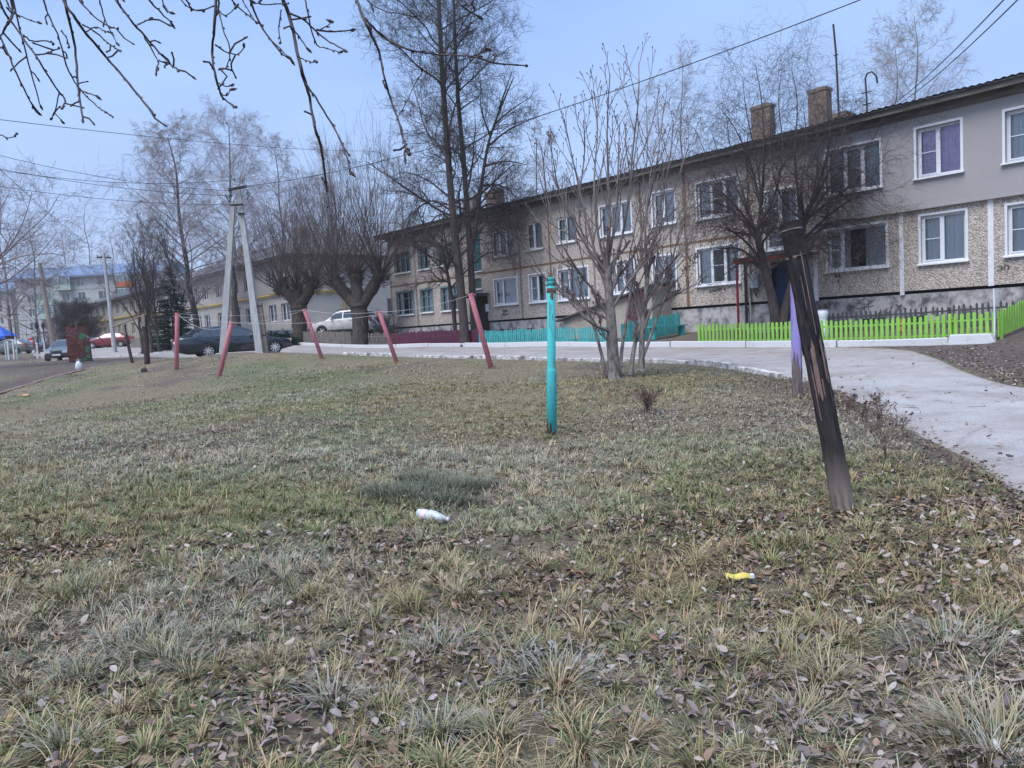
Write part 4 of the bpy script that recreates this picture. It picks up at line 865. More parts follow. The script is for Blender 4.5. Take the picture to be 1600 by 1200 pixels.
TC, tpc = simple_pole('slim grey concrete pole with crossarm rising behind the red hatchback', (179, 544), (162, 396), 64, .2, .12, MT['polecon'])
TW, tpw = simple_pole('brown wooden pole with a small lamp arm leaning before the five storey block', (85, 545), (62, 411), 66, .22, .16, MT['oldwood'], False, lamp=True)
# overhead wires
wl = [((0, 187, 26), (600, 236, 58), .3, .012, 'highest thin cable crossing the left sky above the birch crowns'), ((-20, 238, 27), tuple(INSUL[0]), .25, .009, 'upper power wire running from the left edge to the double pole'),
      ((-20, 260, 27), tuple(INSUL[4]), .2, .009, 'middle power wire running from the left edge to the double pole'), ((-20, 263, 26), tuple(INSUL[2]), .3, .009, 'power wire just under the middle one at the left sky'),
      ((-20, 288, 27), tuple(P(371, 320, dP)), .2, .009, 'lowest power wire ending on the short lower crossarm'), ((-20, 246, 24), tuple(tpc), .3, .01, 'slanting wire dropping from the left edge to the slim far pole')]
for a, b_, sg, r, lab in wl:
    b2 = P(*b_) if isinstance(b_[0], int) else b_
    wire('overhead_wire', lab, 'wire', P(*a), b2, sg, r, MT['wire'], 'overhead wires')
wire('overhead_wire', 'thick black cable climbing from the double pole across the ash crown to the top edge', 'wire', INSUL[1], P(1400, -22, 13), .55, .0105, MT['wire'], 'overhead wires', 30)
for (pa_, pb_, lab) in (((1572, -4, 11), (1388, 168, 27), 'left one of two cables descending to the roof edge at right'), ((1600, -10, 11), (1402, 164, 27), 'right one of two cables descending to the roof edge at right')): wire('overhead_wire', lab, 'wire', P(*pa_), P(*pb_), .12, .011, MT['wire'], 'overhead wires')

# ------------------------------------------------------------------ cars
def paint(name, c, coat=.6, rough=.35, dirt=None):
    m = mat(name, c, dirt or c, 3, rough, spec=.5); nodes(m)[1].inputs['Coat Weight'].default_value = coat; nodes(m)[1].inputs['Coat Roughness'].default_value = .08; return m
carglass = mat('car_glass', (.03, .036, .045), rough=.05, spec=1.0); nodes(carglass)[1].inputs['Coat Weight'].default_value = 1; nodes(carglass)[1].inputs['Coat IOR'].default_value = 1.6; rubber = mat('tyre_rubber', (.018, .018, .019), rough=.85); alloy = mat('wheel_alloy', (.6, .6, .61), (.48, .48, .49), 5, .4)
redl = mat('tail_lamp', (.4, .015, .02), rough=.2, spec=.6); headl = mat('head_lamp', (.6, .62, .64), rough=.1, spec=.8); blackpl = mat('black_plastic', (.025, .025, .027), rough=.6); amber = mat('indicator', (.6, .2, .03), rough=.3)
def car(name, label, loc, rz, S, body_m, group='parked cars'):
    L, W, H = S['L'], S['W'], S['H']; T = thing(name, label, 'car', loc, rz, group)
    sx, sb = zip(*S['belt']); rx, rz_ = zip(*S['roof']); N = 40; xs = np.unique(np.concatenate([np.linspace(0, L, N), rx, sx, [.03, L-.03]]))
    bz = np.interp(xs, sx, sb); tz = np.maximum(np.interp(xs, rx, rz_, left=-1, right=-1), bz); hw0 = W/2
    e0 = np.clip(xs/.75, 0, 1); e1 = np.clip((L-xs)/.7, 0, 1); pw = hw0*(1-.2*(1-e0)**2.2-.15*(1-e1)**2.2)
    zlo = .2+.12*np.clip(1-xs/.5, 0, 1)+.14*np.clip(1-(L-xs)/.5, 0, 1)
    RW = S.get('rw', .7)
    def sect(x):
        i = np.interp; b_ = float(i(x, xs, bz)); t_ = float(i(x, xs, tz)); w_ = float(i(x, xs, pw)); z0 = float(i(x, xs, zlo)); g_ = min(1, max(0, (t_-b_)/(H-b_+1e-6))); rw = w_*(.93-(.93-RW)*g_)
        return [(0, z0), (w_*.86, z0), (w_*.98, z0+.12), (w_, z0*.4+b_*.6), (w_*.985, b_-.06), (w_*.945, b_), (rw, t_-.05*g_+.005), (rw*.9, t_+.012), (rw*.5, t_+.03), (0, t_+.035)]
    secs = [sect(x) for x in xs]; k = len(secs[0]); vs = []; 
    for x, s in zip(xs, secs): vs += [(L/2-x, y, z) for y, z in s]+[(L/2-x, -y, z) for y, z in s[1:-1][::-1]]
    kk = 2*k-2; fs = [(i*kk+j_, i*kk+(j_+1) % kk, (i+1)*kk+(j_+1) % kk, (i+1)*kk+j_) for i in range(len(xs)-1) for j_ in range(kk)]; fs += [tuple(range(kk)), tuple(range((len(xs)-1)*kk, len(xs)*kk))[::-1]]
    mb = MB(); mb.add(vs, fs); o = obj('body', mb, body_m, T, True); o.modifiers.new('e', 'EDGE_SPLIT').split_angle = R_(50)
    for sgn in (1, -1):                        # side windows on the greenhouse
        for a, b_ in S['win']:
            mb = MB(); n = 8; v2 = []
            for i in range(n+1):
                x = a+(b_-a)*i/n; s = sect(x); p, q = np.array(s[5]), np.array(s[6]); lo_, hi_ = p+(q-p)*.1, p+(q-p)*.9; v2 += [(L/2-x, sgn*(lo_[0]+.012), lo_[1]), (L/2-x, sgn*(hi_[0]+.012), hi_[1])]
            mb.add(v2, [(2*i, 2*i+2, 2*i+3, 2*i+1) for i in range(n)]); obj('side_window', mb, carglass, T)
        mb = MB(); x0, x1 = S['win'][0][0], S['win'][-1][1]
        for a in [w_[0]-.03 for w_ in S['win'][1:]]:
            s0 = sect(a); mb.tube([(L/2-a, sgn*(s0[2][0]+.004), s0[2][1]+.1), (L/2-a, sgn*(s0[3][0]+.002), s0[3][1]), (L/2-a, sgn*(s0[5][0]+.004), s0[5][1])], .006, 4)
        obj('door_seam', mb, blackpl, T)
        for a in [w_[1]-.22 for w_ in S['win'][:2]]:
            s0 = sect(a); mb = MB(); yy = s0[4][0]; mb.box(L/2-a-.1, L/2-a+.1, sgn*yy-.01, sgn*(yy+.03)+.0, s0[4][1]-.06, s0[4][1]-.02); obj('door_handle', mb, body_m if S.get('bh', 1) else blackpl, T)
        xm = S['win'][0][0]+.12; s0 = sect(xm); mb = MB(); c = Vector((L/2-xm, sgn*(s0[5][0]+.12), s0[5][1]+.07)); bmx = bmesh.new(); bmesh.ops.create_icosphere(bmx, subdivisions=2, radius=1); mb.add([(c.x+v.co.x*.07, c.y+v.co.y*.11, c.z+v.co.z*.08) for v in bmx.verts], [tuple(v.index for v in f.verts) for f in bmx.faces]); bmx.free(); obj('mirror', mb, S.get('mm', body_m), T, True)
        for nm, xw in (('f', S['ax'][0]), ('r', S['ax'][1])):
            R = S['wr']; ww = float(np.interp(xw, xs, pw)); y = sgn*(ww-.07)
            mb = MB(); n = 18; arc = [math.pi*(i/n*1.12-.06) for i in range(n+1)]; yo = sgn*(ww+.004); va = [(L/2-xw+(R+.07)*math.cos(a), yo, R+(R+.07)*math.sin(a)) for a in arc]; va = [(x, y_, max(z, .2)) for x, y_, z in va]
            mb.add(va+[(x, yo-sgn*.2, z) for x, _, z in va], [tuple(range(n+1))]+[(i, i+1, n+2+i, n+1+i) for i in range(n)]); obj('wheel_arch', mb, blackpl, T)
            Wt = bpy.data.objects.new('wheel', None); C.objects.link(Wt); Wt.parent = T; Wt.location = (L/2-xw, y, R); Wt.rotation_euler = (R_(-90)*sgn, 0, 0)
            mb = MB(); mb.lathe([(R*.66, -.1), (R*.95, -.1), (R, -.06), (R, .07), (R*.95, .115), (R*.7, .12), (R*.66, .1)], 24); obj('tyre', mb, rubber, Wt, True)
            mb = MB(); mb.lathe([(.02, .11), (R*.16, .108), (R*.2, .1), (R*.2, .07), (.02, .06)], 14); mb.lathe([(R*.58, .03), (R*.66, .112), (R*.69, .112), (R*.69, 0), (R*.6, 0)], 24)
            ns = S.get('spokes', 5)
            for q in range(ns):
                a = q*2*math.pi/ns; M_ = Matrix.Rotation(a, 4, 'Z'); mb.box(R*.12, R*.64, -R*S.get('sw', .09), R*S.get('sw', .09), .075, .105, M_)
            obj('rim', mb, S.get('rim', alloy), Wt); mb = MB(); mb.lathe([(.01, .0), (R*.64, .0), (R*.64, .02), (.01, .02)], 20); obj('brake_disc', mb, blackpl, Wt)
    for (nm, a, b_) in (('windscreen', S['ws'][0], S['ws'][1]), ('rear_window', S['rw_'][0], S['rw_'][1])):
        mb = MB(); n = 6; v2 = []
        for i in range(n+1):
            x = a+(b_-a)*i/n; s = sect(x); 
            for f in (-1, -.5, 0, .5, 1):
                y = s[7][0]*.97*f; z = np.interp(abs(y), [0, s[8][0], s[7][0]], [s[9][1], s[8][1], s[7][1]]); v2.append((L/2-x+(.004 if nm == 'windscreen' else -.004), y, z+.012))
        mb.add(v2, [(i*5+j_, i*5+j_+1, i*5+j_+6, i*5+j_+5) for i in range(n) for j_ in range(4)]); obj(nm, mb, carglass, T, True)
    fz = S['fz']
    for sgn in (1, -1):
        mb = MB(); y0, y1 = sorted((sgn*hw0*.45, sgn*hw0*.78)); mb.box(L/2-.16, L/2+.006, y0, y1, fz[0], fz[0]+fz[1]); obj('headlight', mb, headl, T)
        mb = MB(); mb.box(L/2-.3, L/2-.1, min(sgn*hw0*.78, sgn*hw0*.845), max(sgn*hw0*.78, sgn*hw0*.845), fz[0], fz[0]+fz[1]*.9); obj('indicator', mb, amber if S.get('amber') else headl, T)
        rz2 = S['rz']; mb = MB(); y0, y1 = sorted((sgn*hw0*(.5 if S.get('wide_tail', 1) else .68), sgn*hw0*.855)); mb.box(-L/2-.008, -L/2+.25, y0, y1, rz2[0], rz2[0]+rz2[1]); obj('tail_light', mb, redl, T)
    mb = MB(); mb.box(L/2-.1, L/2+.03, -hw0*.78, hw0*.78, .3, .5); obj('front_bumper', mb, S.get('bm', body_m), T); mb = MB(); mb.box(-L/2-.03, -L/2+.1, -hw0*.8, hw0*.8, .36, .6); obj('rear_bumper', mb, S.get('bm', body_m), T)
    mb = MB(); mb.box(L/2-.06, L/2+.012, -hw0*.36, hw0*.36, fz[0]-.02, fz[0]+fz[1]*.7); obj('grille', mb, blackpl, T)
    mb = MB(); mb.box(L/2+.03, L/2+.036, -.26, .26, .36, .47); obj('number_plate', mb, MT['white'], T); mb = MB(); zz = S.get('pz', .66); mb.box(-L/2-.02, -L/2-.01, -.26, .26, zz, zz+.11); obj('number_plate', mb, MT['white'], T)
    if S.get('rails'):
        for sgn in (1, -1): mb = MB(); x0, x1 = S['rails']; y = sgn*hw0*RW*.9; mb.tube([(L/2-x0, y, H-.03), (L/2-x0-.1, y, H+.05), (L/2-x1+.1, y, H+.05), (L/2-x1, y, H-.03)], .025, 6); obj('roof_rail', mb, S.get('railm', blackpl), T)
    if S.get('clad'):
        for sgn in (1, -1): mb = MB(); mb.box(L/2-S['ax'][1]+S['wr']+.1, L/2-S['ax'][0]-S['wr']-.1, min(sgn*hw0*.9, sgn*(hw0+.01)), max(sgn*hw0*.9, sgn*(hw0+.01)), .24, .42); obj('sill_cladding', mb, blackpl, T)
    return T
SED = dict(L=5.0, W=1.82, H=1.43, wr=.325, belt=[(0, .5), (.06, .68), (.5, .75), (1.45, .88), (3.9, .92), (4.2, .97), (4.85, .96), (4.97, .86), (5, .56)], roof=[(1.42, .88), (2.1, 1.32), (2.45, 1.4), (3.0, 1.43), (3.45, 1.41), (3.85, 1.27), (4.3, .98)], win=[(1.72, 2.68), (2.75, 3.55), (3.6, 3.95)], ws=(1.5, 2.08), rw_=(3.6, 4.26), ax=(.84, 3.75), fz=(.58, .14), rz=(.72, .2), pz=.72, spokes=9, sw=.075, amber=True, rw=.68)
SUVS = dict(L=4.32, W=1.82, H=1.66, wr=.35, belt=[(0, .6), (.05, .8), (.4, .92), (1.15, 1.04), (3.6, 1.12), (4.25, 1.1), (4.32, .7)], roof=[(1.1, 1.04), (1.85, 1.55), (2.2, 1.63), (3.0, 1.66), (3.7, 1.6), (3.95, 1.5), (4.28, 1.1)], win=[(1.5, 2.35), (2.43, 3.2), (3.26, 3.75)], ws=(1.18, 1.8), rw_=(3.95, 4.22), ax=(.82, 3.49), fz=(.72, .2), rz=(.85, .3), spokes=5, rails=(1.9, 3.6), clad=1, rw=.74, pz=.8)
HAT = dict(L=4.27, W=1.74, H=1.47, wr=.31, belt=[(0, .5), (.06, .7), (.45, .82), (1.2, .97), (3.3, 1.02), (4.1, 1.0), (4.22, .85), (4.27, .55)], roof=[(1.1, .95), (1.95, 1.4), (2.3, 1.46), (2.7, 1.47), (3.2, 1.42), (3.5, 1.32), (4.08, 1.0)], win=[(1.45, 2.25), (2.33, 3.05), (3.1, 3.4)], ws=(1.18, 1.9), rw_=(3.45, 4.05), ax=(.8, 3.4), fz=(.6, .17), rz=(.75, .25), spokes=6, rw=.7)
def spot(px, py, d): return at(px, py, d)
q = at(366, 557, 37.2); T = car('dark_sedan', 'dark blue sedan parked beside the double concrete pole', q, R_(31), SED, paint('midnight_blue_paint', (.012, .017, .032), 1, .3)); T.scale = (1.06, 1.06, 1.03)
q = at(541, 525, 58); car('white_suv', 'white muddy off road car parked between the pollard willows', q, R_(180-14), SUVS, paint('white_car_paint', (.62, .64, .66), .5, .4, (.5, .47, .42))).scale = (1.12, 1.1, 1.16)
q = at(172, 543, 75); T = car('red_hatchback', 'dark red hatchback parked behind the slim concrete pole', q, R_(180+10), HAT, paint('red_car_paint', (.2, .012, .02), .8, .3))
q = at(105, 562, 52); car('grey_green_car', 'small grey green car facing the camera beside the rusty box', q, R_(-90+14), dict(SED, L=4.2, W=1.66, H=1.42, belt=[(0, .5), (.06, .68), (.5, .8), (1.2, .92), (3.3, .98), (4.1, .96), (4.2, .6)], roof=[(1.15, .92), (1.8, 1.34), (2.2, 1.41), (2.6, 1.42), (3.1, 1.36), (3.7, .98)], win=[(1.45, 2.2), (2.28, 2.95), (3.0, 3.2)], ws=(1.2, 1.75), rw_=(3.15, 3.65), ax=(.75, 3.15), bm=blackpl, wr=.29, fz=(.55, .16), mm=blackpl, spokes=6), paint('grey_green_paint', (.1, .13, .135), .5, .4))
q = at(16, 544, 74); car('grey_wagon', 'grey hatchback at the far left edge behind playground posts', q, R_(180-5), dict(HAT), paint('grey_car_paint', (.17, .175, .185), .6, .35, (.13, .12, .11)))
q = at(67, 541, 104); car('dark_blue_car', 'tiny dark blue car far off under the leaning wooden pole', q, R_(-90-6), dict(HAT), paint('blue_black_paint', (.012, .018, .045), .6, .4))
q = at(316, 544, 54); car('dark_estate_car', 'dark car half hidden behind the spruce and the sedan roof', q, R_(160), dict(HAT), paint('charcoal_paint', (.02, .023, .027), .6, .4))
q = at(150, 539, 92); car('navy_hatchback', 'navy car glimpsed between the rusty box and red hatchback', q, R_(170), dict(HAT), paint('navy_paint', (.012, .02, .05), .6, .4))

# ------------------------------------------------------------------ left background objects
q = at(127, 566, 43); eu = (0, R_(-2), R_(29))
T = thing('rusty_metal_box', 'tall rusty red metal box with green paint patches leaning by the drive', 'metal cabinet', q); T.rotation_euler = eu
rustred = mat('rust_red_paint', (.2, .06, .045), (.1, .045, .035), 2.2, .8, .3, 30, p=(.4, .62))
mb = MB(); mb.box(-.58, .58, -.5, .5, .03, 2.12); mb.box(-.56, .56, -.515, -.5, .08, 2.06); obj('cabinet_body', mb, rustred, T)
mb = MB(); mb.box(-.66, .62, -.58, .55, 2.12, 2.2); obj('lid', mb, mat('dark_green_edge', (.03, .06, .05), (.06, .05, .04), 5), T)
mb = MB(); mb.box(-.62, .62, -.55, .55, -.1, .03); obj('plinth', mb, mat('mossy_sleeper', (.06, .065, .05), (.1, .08, .065), 5), T)
gp = mat('green_paint_patch', (.05, .2, .1), (.07, .26, .13), 12, .8)
for (x, z, r) in ((.14, 1.38, .15), (.32, 1.46, .13), (.2, 1.55, .08), (.4, .75, .12), (.38, .58, .1), (.4, .28, .12), (.2, .14, .1), (.02, .1, .08)):
    mb = MB(); k = 11; mb.prism([(r*random.uniform(.6, 1.1)*math.cos(a*2*math.pi/k), r*random.uniform(.7, 1.2)*math.sin(a*2*math.pi/k)) for a in range(k)], Matrix.Translation((x, -.516, z)) @ Matrix.Rotation(R_(90), 4, 'X'), .004+.002*random.random()); obj('paint_patch', mb, gp, T)
mb = MB(); mb.tube([(.46, -.53, 1.4), (.5, -.56, 1.4), (.5, -.53, 1.28)], .03, 6); obj('handle', mb, MT['metalbox'], T)
# bag, road sign, playground posts, kiosk
q = G(124, 579); mb = MB(); bmx = bmesh.new(); bmesh.ops.create_icosphere(bmx, subdivisions=3, radius=1); rg = random.Random(3)
mb.add([(v.co.x*(.14+.03*math.sin(v.co.z*7+v.co.y*5))*(1-.35*max(0, v.co.z)), v.co.y*.13, .2+v.co.z*(.22+.03*math.sin(v.co.x*9))) for v in bmx.verts], [tuple(v.index for v in f.verts) for f in bmx.faces]); bmx.free()
T = tag(obj('plastic_bag', mb, MT['white'], None, True, loc=q), 'white knotted plastic bag lying beside the brown path edging', 'bag')
mb = MB(); mb.tube([(-.07, 0, .36), (-.1, 0, .46), (-.02, 0, .5), (.04, 0, .44), (.03, 0, .38)], .018, 6); mb.tube([(-.02, -.12, .18), (.03, -.13, .26), (.0, -.12, .32)], .012, 5); obj('knot', mb, MT['metalbox'], T)
q = at(51, 541, 80); T = thing('road_sign', 'round red no entry sign on a white block far left', 'road sign', q)
mb = MB(); mb.box(-.24, .24, -.2, .2, -.1, .95); obj('block_base', mb, MT['wornwhite'], T)
mb = MB(); mb.lathe([(.02, 0), (.3, 0), (.3, .03), (.02, .03)], 24, Matrix.Translation((0, -.2, 1.25)) @ Matrix.Rotation(R_(90), 4, 'X')); obj('sign_disc', mb, mat('sign_red', (.5, .02, .03), rough=.4), T); mb = MB(); mb.box(-.2, .2, -.24, -.231, 1.2, 1.3); obj('white_bar', mb, MT['white'], T)
mb = MB(); mb.tube([(0, -.15, .9), (0, -.15, 1.3)], .03, 6); obj('sign_post', mb, MT['metalbox'], T)
tg = mat('pale_turquoise_paint', (.3, .5, .48), (.5, .53, .52), 4, .7)
for px, hh, m_, lab in ((8.5, 1.35, tg, 'leftmost short pale playground post by the grey hatchback'), (12.5, 1.4, MT['wornwhite'], 'short white playground post second from the left edge'), (21, 1.55, MT['wornwhite'], 'taller white playground post near the grey hatchback door'), (26, 1.7, tg, 'pale turquoise playground post before the grey rear wheel'), (58, 1.2, MT['wornwhite'], 'white playground post left of the tiny blue car'), (69.5, 1.3, MT['wornwhite'], 'white playground post right in front of the tiny blue car')):
    q = at(px, 548, 62); T = thing('playground_post', lab, 'post', q, 0, 'playground posts'); mb = MB(); mb.tube([(0, 0, -.1), (.03, 0, hh)], .06, 8); obj('pipe', mb, m_, T); mb = MB(); mb.lathe([(.07, hh-.05), (.075, hh), (.05, hh+.05), (.02, hh+.06)], 8); obj('cap', mb, m_, T)
for px, hh, lab in ((21, 4.6, 'tall thin dark pole with a crossbar beside the blue roofed kiosk'), (61, 2.9, 'left dark climbing bar standing below the leaning wooden pole'), (71, 2.8, 'right dark climbing bar carrying a round dark hoop')):
    q = at(px, 545, 70); T = thing('dark_bar', lab, 'pole', q, 0, 'dark playground bars'); mb = MB(); mb.tube([(0, 0, -.1), (0, 0, hh)], .05, 6); obj('pole', mb, MT['black'], T); mb = MB(); z = hh-.9; mb.tube([(-.55, 0, z), (.9 if hh > 4 else .3, 0, z+.02)], .045, 6); obj('crossbar', mb, MT['black'], T)
    if hh < 4: mb = MB(); mb.lathe([(.06, hh-.6), (.15, hh-.4), (.17, hh-.15), (.06, hh+.1)], 10); obj('hoop', mb, MT['black'], T)
q = at(-8, 543, 92); T = thing('kiosk', 'small kiosk with bright blue roof at the left edge', 'kiosk', q, R_(10))
mb = MB(); mb.box(-2.6, 1.7, -1.4, 1.4, -.2, 2.2); obj('wall', mb, mat('kiosk_brown', (.2, .075, .05), (.16, .06, .045), 4), T)
mb = MB(); mb.add([(-3, -1.8, 2.2), (2, -1.8, 2.2), (2, 1.8, 2.2), (-3, 1.8, 2.2), (-1.8, 0, 3.6), (.6, 0, 3.6)], [(3, 2, 1, 0), (0, 1, 5, 4), (2, 3, 4, 5), (1, 2, 5), (3, 0, 4)]); mb.box(-3.05, 2.05, -1.85, -1.8, 1.85, 2.2); obj('roof', mb, mat('bright_blue_sheet', (.015, .1, .6), (.02, .12, .5), 3, .5), T)
q = at(4, 543, 90)

# ------------------------------------------------------------------ buildings further back
def house(label, corner, rz, Lf, De, ze, hip, wall_m, wall2_m, roof_m, fw, ew, pipe=None, zb=None, group=None, base_m=None):
    """facade along local +x with outward +y; end wall at x=0"""
    T = thing('apartment_building', label, 'building', (*corner, 0), rz, group); zg = (zb if zb is not None else h(*corner))-.4
    fh = [(a, b_, c, d, k, 'white') for a, b_, c, d, k in fw]; mb = MB(); wall_holes(mb, 0, Lf, zg, ze, fh, 0, .2); mb.add([(Lf, 0, zg), (Lf, 0, ze), (Lf, -De, ze), (Lf, -De, zg)], [(0, 1, 2, 3)]); mb.add([(0, -De, zg), (Lf, -De, zg), (Lf, -De, ze), (0, -De, ze)], [(0, 1, 2, 3)]); obj('wall', mb, wall_m, T)
    E = bpy.data.objects.new('end_wall', None); C.objects.link(E); E.parent = T; E.rotation_euler = (0, 0, R_(90)); eh = [(a, b_, c, d, k, 'white') for a, b_, c, d, k in ew]   # local x along the end wall, y outward = -x of the house
    mb = MB(); wall_holes(mb, -De, 0, zg, ze, eh, 0, .2); obj('end_wall_surface', mb, wall2_m, E)
    for q in fh: window(T, q, 0, -.18, False)
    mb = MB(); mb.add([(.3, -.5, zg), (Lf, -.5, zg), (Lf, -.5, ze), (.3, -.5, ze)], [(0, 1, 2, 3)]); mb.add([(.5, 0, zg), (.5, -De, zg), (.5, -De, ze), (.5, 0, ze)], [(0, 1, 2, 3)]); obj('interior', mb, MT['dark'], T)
    for q in eh:
        W = window(T, q, 0, -.18, False); W.rotation_euler = (0, 0, R_(90)); W.location = (0, q[0], q[2])
    mb = MB(); o_ = .6; mb.box(-o_, Lf+o_, -De-o_, o_, ze, ze+.18); obj('eaves', mb, MT['soffit'], T)
    mb = MB(); hp = hip; z1 = ze+.19; zr = ze+De*.24; a = -o_-.1; b_ = Lf+o_+.1; c = o_+.1; d = -De-o_-.1; ry = -De/2
    mb.add([(a, c, z1), (b_, c, z1), (b_, d, z1), (a, d, z1), (a+hp, ry, zr), (b_-hp, ry, zr)], [(0, 1, 5, 4), (2, 3, 4, 5), (3, 0, 4), (1, 2, 5)]); R2 = obj('roof', mb, roof_m, T)
    for f in (.3, .7): mb = MB(); mb.box(Lf*f, Lf*f+.9, ry-.4, ry+.4, zr-.5, zr+.9); obj('chimney', mb, MT['brick'], R2)
    if pipe:
        mb = MB(); mb.tube([(-.15, .14, pipe), (Lf, .14, pipe)], .075, 6); mb.tube([(-.14, -4.2, zg+.5), (-.14, -4.2, pipe), (-.14, .14, pipe)], .09, 6)
        obj('gas_pipe', mb, MT['yellow'], T)
    if base_m: mb = MB(); mb.box(0, Lf, -.1, .03, zg, zg+1.2); mb.box(-.03, .0, -De, .0, zg, zg+1.15); obj('plinth', mb, base_m, T)
    return T
kB = P(464, 520, 58)[:2]; gz = h(*kB)
fw = []
for z0, z1 in ((gz+1.5, gz+2.85), (gz+4.25, gz+5.6)):
    for u in (1.0, 3.4, 8.2, 11.0, 15.0, 18.6, 21.0, 25, 28.5, 32): fw.append((u, u+1.5, z0, z1, 2))
ew = [(-9.6, -8.2, gz+1.6, gz+3.0, 2), (-9.6, -8.2, gz+4.4, gz+5.8, 2), (-11.9, -10.6, gz+1.6, gz+3.0, 2), (-11.9, -10.6, gz+4.4, gz+5.8, 2)]
house('grey two storey house with yellow gas pipe behind the double pole', kB, RZ, 36, 13, 8.0, 5.5, mat('grey_render', (.37, .35, .33), (.3, .285, .27), 1, .9), mat('pale_render', (.56, .51, .45), (.48, .44, .4), 1, .9), mat('grey_slate', (.16, .155, .155), (.11, .11, .115), 3, .85), fw, ew, gz+3.6, gz, 'two storey houses further along the street', mat('blue_grey_plinth', (.15, .17, .22), (.12, .14, .18), 2))
kD = kB+FD*38.5-NN*.5; gz = 2.0; fw = []
for z0, z1 in ((gz+1.5, gz+2.85), (gz+4.25, gz+5.6)):
    for u in (1.2, 4, 7.5, 10.5, 14, 17.5, 21, 24.5): fw.append((u, u+1.5, z0, z1, 2))
house('faded yellow two storey house with dark sheet roof beyond the spruce', kD, RZ, 28, 12, 7.9, 1.0, mat('faded_yellow_render', (.34, .29, .22), (.27, .24, .2), 1, .9), mat('faded_yellow_render_end', (.36, .31, .23), (.3, .27, .22), 1, .9), mat('dark_slate', (.1, .1, .105), (.07, .07, .075), 3, .85), fw, [(-4.5, -3.2, gz+1.5, gz+2.9, 2), (-4.5, -3.2, gz+4.3, gz+5.7, 2)], gz+3.7, gz, 'two storey houses further along the street')
# five storey block far left
def block(label, x0, x1, y, gz, storeys, wall_m, cols, orange=(), group='far five storey blocks', sh=2.75, rzz=0.0):
    T = thing('apartment_block', label, 'building', (x0, y, gz), rzz, group); W_ = x1-x0; H_ = storeys*sh+1.2
    wins = []
    for s in range(storeys):
        for i, u in enumerate(cols): wins.append((u, u+(1.9 if i % 3 == 1 else 1.4), 1.2+s*sh+.7, 1.2+s*sh+2.2, 2))
    hl = [(W_-b_, W_-a, c, d, k, 'white') for a, b_, c, d, k in wins]
    # outward is -y here: turn local frame by half a turn
    F = bpy.data.objects.new('facade', None); C.objects.link(F); F.parent = T; F.location = (W_, 0, 0); F.rotation_euler = (0, 0, math.pi)
    mb = MB(); wall_holes(mb, 0, W_, -1, H_, hl, 0, .2); obj('facade_panels', mb, wall_m, F)
    mb = MB(); mb.box(0, W_, .5, 13, -1, H_); obj('wall', mb, wall_m, T)
    pr = None
    for q in hl:
        Wn = window(T, q, 0, -.18, False); Wn.rotation_euler = (0, 0, math.pi); Wn.location = (W_-q[0], 0, q[2])
    mb = MB()
    for s in range(1, storeys+1): mb.box(0, W_, -.03, -.0, 1.2+s*sh-.04, 1.2+s*sh+.04)
    obj('floor_joint', mb, MT['oldjoint'], T)
    mb = MB(); mb.add([(-.7, -.8, H_), (W_+.7, -.8, H_), (W_+.7, 13.8, H_), (-.7, 13.8, H_), (-.7, 6.5, H_+2.7), (W_+.7, 6.5, H_+2.7)], [(3, 2, 1, 0), (0, 1, 5, 4), (2, 3, 4, 5), (1, 2, 5), (3, 0, 4)]); mb.box(-.75, W_+.75, -.95, -.8, H_-.3, H_+.05); obj('roof', mb, mat('blue_roof_sheet', (.13, .2, .33), (.17, .24, .37), 2, .5), T)
    for (u, s, m_) in orange:
        bl = bpy.data.objects.new('balcony', None); C.objects.link(bl); bl.parent = T; bl.location = (u, 0, 1.2+s*sh); mb = MB(); mb.box(0, 3.2, -1.1, -1.0, 0, 1.05); mb.box(0, .08, -1.0, 0, 0, 1.05); mb.box(3.12, 3.2, -1.0, 0, 0, 1.05); mb.box(.08, 3.12, -1, 0, 0, .12); obj('parapet', mb, m_, bl)
        mb = MB(); mb.box(.0, 3.2, -1.08, -1.02, 1.06, 2.5); obj('pane', mb, MT['tealframe'], bl); mb = MB()
        for k in range(5): mb.box(k*.78, k*.78+.06, -1.12, -1.01, 1.06, 2.5)
        mb.box(0, 3.2, -1.11, -1.01, 2.42, 2.5); obj('frame', mb, MT['white'], bl)
    return T
paleg = mat('pale_panel_wall', (.5, .51, .5), (.42, .43, .43), .6, .9); orm = mat('orange_panel', (.5, .14, .05), (.42, .12, .05), 2); grm = mat('pale_green_panel', (.4, .5, .43), (.34, .43, .38), 2)
yb = 152.0
block('five storey pale block with blue roof and orange balconies far left', P(36, 545, yb)[0], P(262, 545, yb)[0], yb, 2.0, 5, paleg, [2.2, 5.2, 9.2, 12.4, 16.5, 19.6, 24.5, 27.5], [(20.6, 4, orm), (20.6, 3, orm), (4.6, 3, grm), (4.6, 2, grm), (20.6, 2, paleg), (20.6, 1, grm), (8.4, 4, grm)])
block('lower set back pale block cut by the left frame edge', P(-150, 548, yb+6)[0], P(36, 548, yb+6)[0]-1, yb+6, 1.6, 5, mat('pale_pinkish_panel', (.5, .47, .45), (.44, .41, .4), .6, .9), [1.5, 5, 8.5, 11.5, 14.5, 17.4, 20.4], [(3, 3, orm)], sh=2.5)

